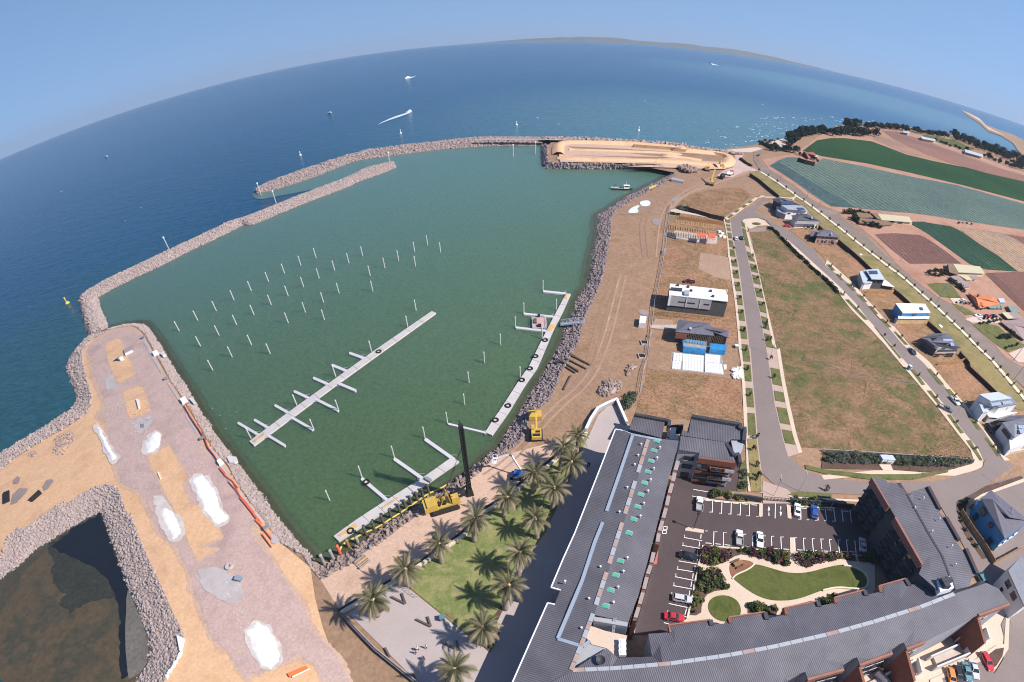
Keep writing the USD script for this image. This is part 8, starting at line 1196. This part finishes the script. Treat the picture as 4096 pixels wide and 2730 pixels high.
for f,a,b,l in (('L4',(883,327),(930,313),'upper'),('L4',(1183,880),(1240,853),'middle'),('L5',(863,300),(917,278),'third'),('L5',(1603,1346),(1667,1308),'lowest')):
    t=thing('trench_bridge',f'grey crossing plate over the headland trench, {l} of four','plate'); strip('plate',P(f,*a,*b),1.0,-.3,HL+1.0,'steel_grey',t)
for f,x,y,w,l in (('L4',1082,556,2.0,'upper'),('L4',1460,1185,2.0,'middle'),('L5',1112,588,1.4,'lower')):
    M=spot(C(f,x,y),C(f,x+20,y+30),HL+.2); t=thing('white_block',f'white concrete block beside the headland trench, {l} of three','block',M); obj('block',hullm(sym([(-w*.7,w*.45,0),(w*.7,w*.45,0),(w*.66,w*.42,.8),(-w*.66,w*.42,.8)])),'limestone',t); obj('pipe_stub',cyl((-w*.9,0,.3),(-w*.7,0,.3),.25,n=8),'rubber',t)
for f,q,l in (('L5',(1180,520,1210,505,1290,515,1300,560,1270,580,1215,585),'lower'),('L4',(1130,540,1180,520,1205,560,1170,580),'upper'),('L4',(1520,1150,1560,1130,1610,1190,1570,1205),'middle')): slab('outlet_apron',P(f,*q),'pale_wall',LAND-.5,LAND+.4,None,label=f'pale concrete outlet apron among the harbour side rocks, {l} of three',category='apron')
M=spot(C('L4',728,510),C('L4',770,490),HL+.2); t=thing('pallet_stack','stack of pink timber pallets with a grey bundle beside the sandy island','pallets',M)
for k in range(6): obj('slat',box(-1.7,1.7,-1.6+k*.62,-1.25+k*.62,.5,.62),'parapet_pink',t)
for k in range(4): obj('bearer',box(-1.6+k*1.0,-1.35+k*1.0,-1.7,1.7,.0,.5),'timber_grey',t)
obj('bundle',box(-1.6,1.2,-2.7,-1.9,0,.7),'steel_white',t)
M=spot(C('L4',590,635),C('L4',630,635),HL+.2); t=thing('generator','dark steel frames and a white drum on the upper sandy island','equipment',M); obj('drum',cyl((1.4,0,0),(1.4,0,1.1),.75,n=14),'white_paint',t); obj('engine',box(-.3,.7,-.5,.6,0,1.0),'car_teal',t)
for k in range(5): obj('frame_bar',bar((-2.0+k*.35,-1.0+k*.15,.15),(-.5+k*.3,.9,.6),.15,.15),'black_steel',t)
slab('white_beam',P('L4',812,1160,840,1155,858,1265,842,1275),'white_wall',HL+.1,HL+.7,None,label='white concrete beam on the second sandy island',category='beam')
a,b=at(P('L4',800,1358,960,1262),HL+.4); obj('timber_pole',bar(a,b,.3,.25),'timber_pale',None,label='long pale timber below the white concrete beam',category='timber'); slab('white_plank',P('L5',374,695,386,690,415,765,405,770),'white_paint',HL+.1,HL+.5,None,label='white plank on the edge of the long sandy island',category='plank')
for f,a,b,w,l in (('L2',(303,1290),(408,1192),.8,'left black steel beam of a pair on the sandy arm'),('L2',(322,1298),(424,1210),.6,'right black steel beam of a pair on the sandy arm'),('L2',(65,1203),(66,1308),1.7,'broad black steel beam near the left edge of the sandy arm')): p,q=at(P(f,*a,*b),HL+.4); obj('steel_beam',bar(p,q,w,.5),'black_steel',None,label=l,category='beam')
for k,(f,a,b,l) in enumerate((('L7',(1675,922),(1915,1045),'upper of the upper pair'),('L7',(1690,918),(1890,1032),'lower of the upper pair'),('L7',(1640,970),(1872,1090),'single middle one'),('L7',(1550,985),(1780,1112),'upper of the lower bundle'),('L7',(1565,980),(1785,1125),'second of the lower bundle'),('L7',(1640,1070),(1745,1138),'short one under the lower bundle'),('L7',(1695,1172),(1610,1332),'apart, lying across the others'))): p,q=at(P(f,*a,*b),LAND+.35); obj('log_pile',cyl(p,q,.3,.26,n=8),'timber_pile',None,label='long black timber log on the shore track, '+l,category='log')
M=spot(C('L3',1960,572),C('L3',1990,560),HL+.2); t=thing('grey_box','grey hexagonal manhole ring on the headland track','ring',M); obj('ring',trimesh.creation.annulus(.5,.95,.7),'ash_patch',t)
M=spot(C('L3',2045,682),C('L3',2080,690),HL+.2); t=thing('blue_box','pale blue site box near the bottom of the headland','box',M); obj('box_body',hullm(sym([(-.8,.55,0),(.8,.55,0),(.75,.5,.8),(-.75,.5,.8)])),'car_teal',t); obj('lid',box(-.85,.85,-.6,.6,.8,.9),'gutter_blue',t)
slab('tarpaulin',P('L3',1508,1152,1576,1185,1552,1290,1535,1292),'white_wall',LAND+.2,LAND+.7,None,label='white tarpaulin on the right edge of the pond rocks',category='tarpaulin'); slab('orange_sheet',P('G',660,1548,704,1530,708,1540,665,1556),'orange_plastic',HL+.1,HL+.5,None,label='orange plastic sheet at the bottom edge of the headland',category='sheet')
a,b=at(P('G',672,1556,712,1537),HL+.5); obj('white_pipe',cyl(a,b,.16,n=8),'white_paint',None,label='white pipe beside the orange plastic sheet',category='pipe')
for k,(x,y) in enumerate(((1545,1320),(1530,1345),(1500,1390),(1480,1430),(1450,1470),(1420,1520))): M=spot(C('L3',x,y),C('L3',x-10,y+15),LAND+.5); o=obj('white_sack',(ROCKS[k].vertices*1.5,ROCKS[k].faces),'white_wall',None,label=f'white sack on the pond rocks, {ORD[k]} from the white tarpaulin',category='sack'); xf(o,M)
slab('concrete_beam',P('N1',540,630,560,622,690,650,688,668,550,642),'roof_zinc',LAND,LAND+1.2,None,label='long grey concrete beam near the head of the harbour',category='beam'); slab('yellow_beam',P('N1',278,735,365,703,370,712,285,745),'yellow_float',LAND,LAND+.8,None,label='yellow beam on the shore below the grey concrete beam',category='beam')
for f,x,y,l,m in (('N7',300,290,'upper','rubber'),('N7',262,500,'lower','rubber')): M=spot(C(f,x,y),C(f,x+20,y),LAND); t=thing('pit_box',f'square concrete pit with dark opening beside the mesh fence, {l} of two','pit',M); obj('frame',box(-1.1,1.1,-1.1,1.1,0,.5),'beach',t); obj('opening',box(-.9,.9,-.9,.9,.5,.53),m,t)
for f,x,y,tx,ty,m,l,w in (('B7',272,60,290,60,'car_teal','blue portable toilet at the kerb beside the grass block',.8),('N4',322,955,345,955,'car_teal','teal portable toilet before the blue wrapped house',.7),('N7',1740,360,1760,360,'iron_green','green skip at the kerb beside the purple roofed house',1.0)): M=spot(C(f,x,y),C(f,tx,ty),LAND+.1); M[:3,:3]*=.8; t=thing('portable_toilet' if 'toilet' in l else 'skip',l,'toilet' if 'toilet' in l else 'skip',M); obj('cabin',box(-w*.7,w*.7,-w*.7,w*.7,0,2.2 if 'toilet' in l else 1.2),m,t); obj('roof',hullm(sym([(-w*.75,w*.75,2.2),(w*.75,w*.75,2.2),(0,w*.3,2.5)])) if 'toilet' in l else box(-w*.75,w*.75,-w*.75,w*.75,1.2,1.28),'white_paint' if 'toilet' in l else 'white_wall',t); obj('door',box(w*.7,w*.72,-w*.5,w*.5,.1,1.9 if 'toilet' in l else 1.0),'gutter_blue' if 'toilet' in l else m,t)
for x,y,l in ((65,792,'left'),(110,795,'right')): M=spot(C('B7',x,y),C('B7',x+10,y),FP+.05); t=thing('utility_box',f'{l} pale utility cabinet in the planted strip','cabinet',M); obj('cabinet',box(-1.0,1.0,-.8,.8,0,1.7),'gutter_white',t); obj('top',box(-1.1,1.1,-.9,.9,1.7,1.85),'roof_pale',t)
slab('cabinet_pad',P('B7',40,812,130,812,155,862,72,858),'concrete',LAND,FP+.08,None,kind='structure'); slab('site_slab',P('N5',540,452,590,460,585,475,545,470),'white_wall',LAND,LAND+.3,None,label='small white slab on the grass strip by the dark fence',category='slab'); slab('site_slab',P('N4',1010,980,1050,978,1085,1012,1050,1020),'white_wall',LAND,LAND+.35,None,label='white upturned dinghy shaped slab on the grass strip',category='slab')
# ---- people
plain('cloth_pink',(.62,.12,.22),rough=.9); plain('cloth_white',(.72,.72,.70),rough=.9); plain('cloth_dark',(.03,.03,.045),rough=.9); plain('skin',(.50,.31,.22),rough=.7); plain('hair_dark',(.03,.02,.015),rough=.8)
def person(label,px,to,shirt,trousers,step=.22,base=None):
    import manifold3d as mf
    M=spot(px,to,G1 if base is None else base); t=thing('person',label,'person',M)
    def limb(*js):
        out=None
        for (p,r0),(q,r1) in zip(js[:-1],js[1:]): h=mf.Manifold.batch_hull([mf.Manifold.sphere(r0,10).translate(p),mf.Manifold.sphere(r1,10).translate(q)]); out=h if out is None else out+h
        return out
    b=limb(((0,0,.98),.13),((0,0,1.2),.14),((0,0,1.4),.12),((0,0,1.52),.055),((.02,0,1.58),.05))
    b=b+mf.Manifold.batch_hull([mf.Manifold.sphere(.085,12).translate((.02,0,1.68)),mf.Manifold.sphere(.06,10).translate((.05,0,1.6))])+mf.Manifold.sphere(.018,6).translate((.115,0,1.655))
    for s,d in ((1,1),(-1,-1)):
        b=b+limb(((0,s*.09,.95),.095),((d*step*.5,s*.1,.5),.062),((d*step-.05*(d<0),s*.1,.08),.045),((d*step+.13,s*.11,.04),.035))
        b=b+limb(((0,s*.19,1.4),.06),((-d*.1,s*.25,1.13),.045),((-d*.02+.08,s*.25,.9),.035)); hx=-d*.02+.1
        for k in range(4): b=b+limb(((hx,s*.25+(k-1.5)*.017,.87),.012),((hx+.015,s*.25+(k-1.5)*.018,.80-.006*abs(k-1.5)),.008))
        b=b+limb(((hx+.01,s*.225,.88),.013),((hx+.045,s*.215,.83),.009))
    obj('body',b,'skin',t,40)
    tr=None
    for s,d in ((1,1),(-1,-1)): l=limb(((0,s*.085,.97),.12),((d*step*.5,s*.1,.5),.08),((d*step-.05*(d<0),s*.1,.14),.062)); tr=l if tr is None else tr+l
    obj('trousers',tr,trousers,t,40)
    sh=limb(((0,0,.97),.155),((0,0,1.2),.165),((0,0,1.4),.14))
    for s,d in ((1,1),(-1,-1)): sh=sh+limb(((0,s*.16,1.41),.085),((-d*.08,s*.24,1.2),.065))
    obj('shirt',sh,shirt,t,40); hr=trimesh.creation.icosphere(2,.098); hr.apply_translation((-.01,0,1.71)); hv=hr.vertices; keep=np.array([not(v[0]>.045 and v[2]<1.73) for v in hv[hr.faces].mean(1)]); obj('hair',(hr.vertices,hr.faces[keep]),'hair_dark',t,True)
    for s in (1,-1): obj('eye',box(.095,.104,s*.03-.01,s*.03+.01,1.675,1.687),'rubber',t)
for f,x,y,tx,ty,sh,tr_,l,bs in (('B1',1216,1268,1240,1250,'cloth_pink','cloth_dark','person in a pink top walking across the middle of the plaza',None),('B1',1232,1232,1260,1245,'cloth_white','cloth_dark','person in white walking just behind the person in pink',None),('B1',1326,1212,1300,1230,'cloth_white','hair_dark','person in white and black walking alone right of the pair',None),('B1',1298,1330,1320,1345,'cloth_dark','cloth_dark','person in dark clothes nearest the bottom palm',None),('B2',1885,778,1900,740,'cloth_dark','cloth_dark','left of two people walking in the shade of the apartment wing',None),('B2',1905,778,1920,740,'cloth_dark','cloth_dark','right of two people walking in the shade of the apartment wing',None),('B2',2222,52,2240,60,'cloth_pink','cloth_white','person in pink standing by the bicycle at the promenade tip',None)): person(l,C(f,x,y),C(f,tx,ty),sh,tr_,base=bs)
M=spot(C('B2',2205,68),C('B2',2235,60),G1); t=thing('bicycle','red bicycle at the promenade tip','bicycle',M)
for x in (-.52,.52): w=trimesh.creation.torus(.32,.03,major_sections=16,minor_sections=5,transform=trimesh.transformations.rotation_matrix(math.pi/2,[1,0,0])); w.apply_translation((x,0,.34)); obj('wheel',w,'rubber',t)
obj('frame',cat(*[bar(a,b,.04,.04) for a,b in (((-.52,0,.34),(-.15,0,.8)),((-.15,0,.8),(.38,0,.82)),((.38,0,.82),(0,0,.32)),((0,0,.32),(-.15,0,.8)),((-.52,0,.34),(0,0,.32)),((.38,0,.95),(.52,0,.34)))]),'car_red',t); obj('saddle',box(-.28,-.05,-.07,.07,.86,.92),'rubber',t); obj('handlebar',bar((.4,-.26,1.0),(.4,.26,1.0),.03,.03),'galvanised',t)
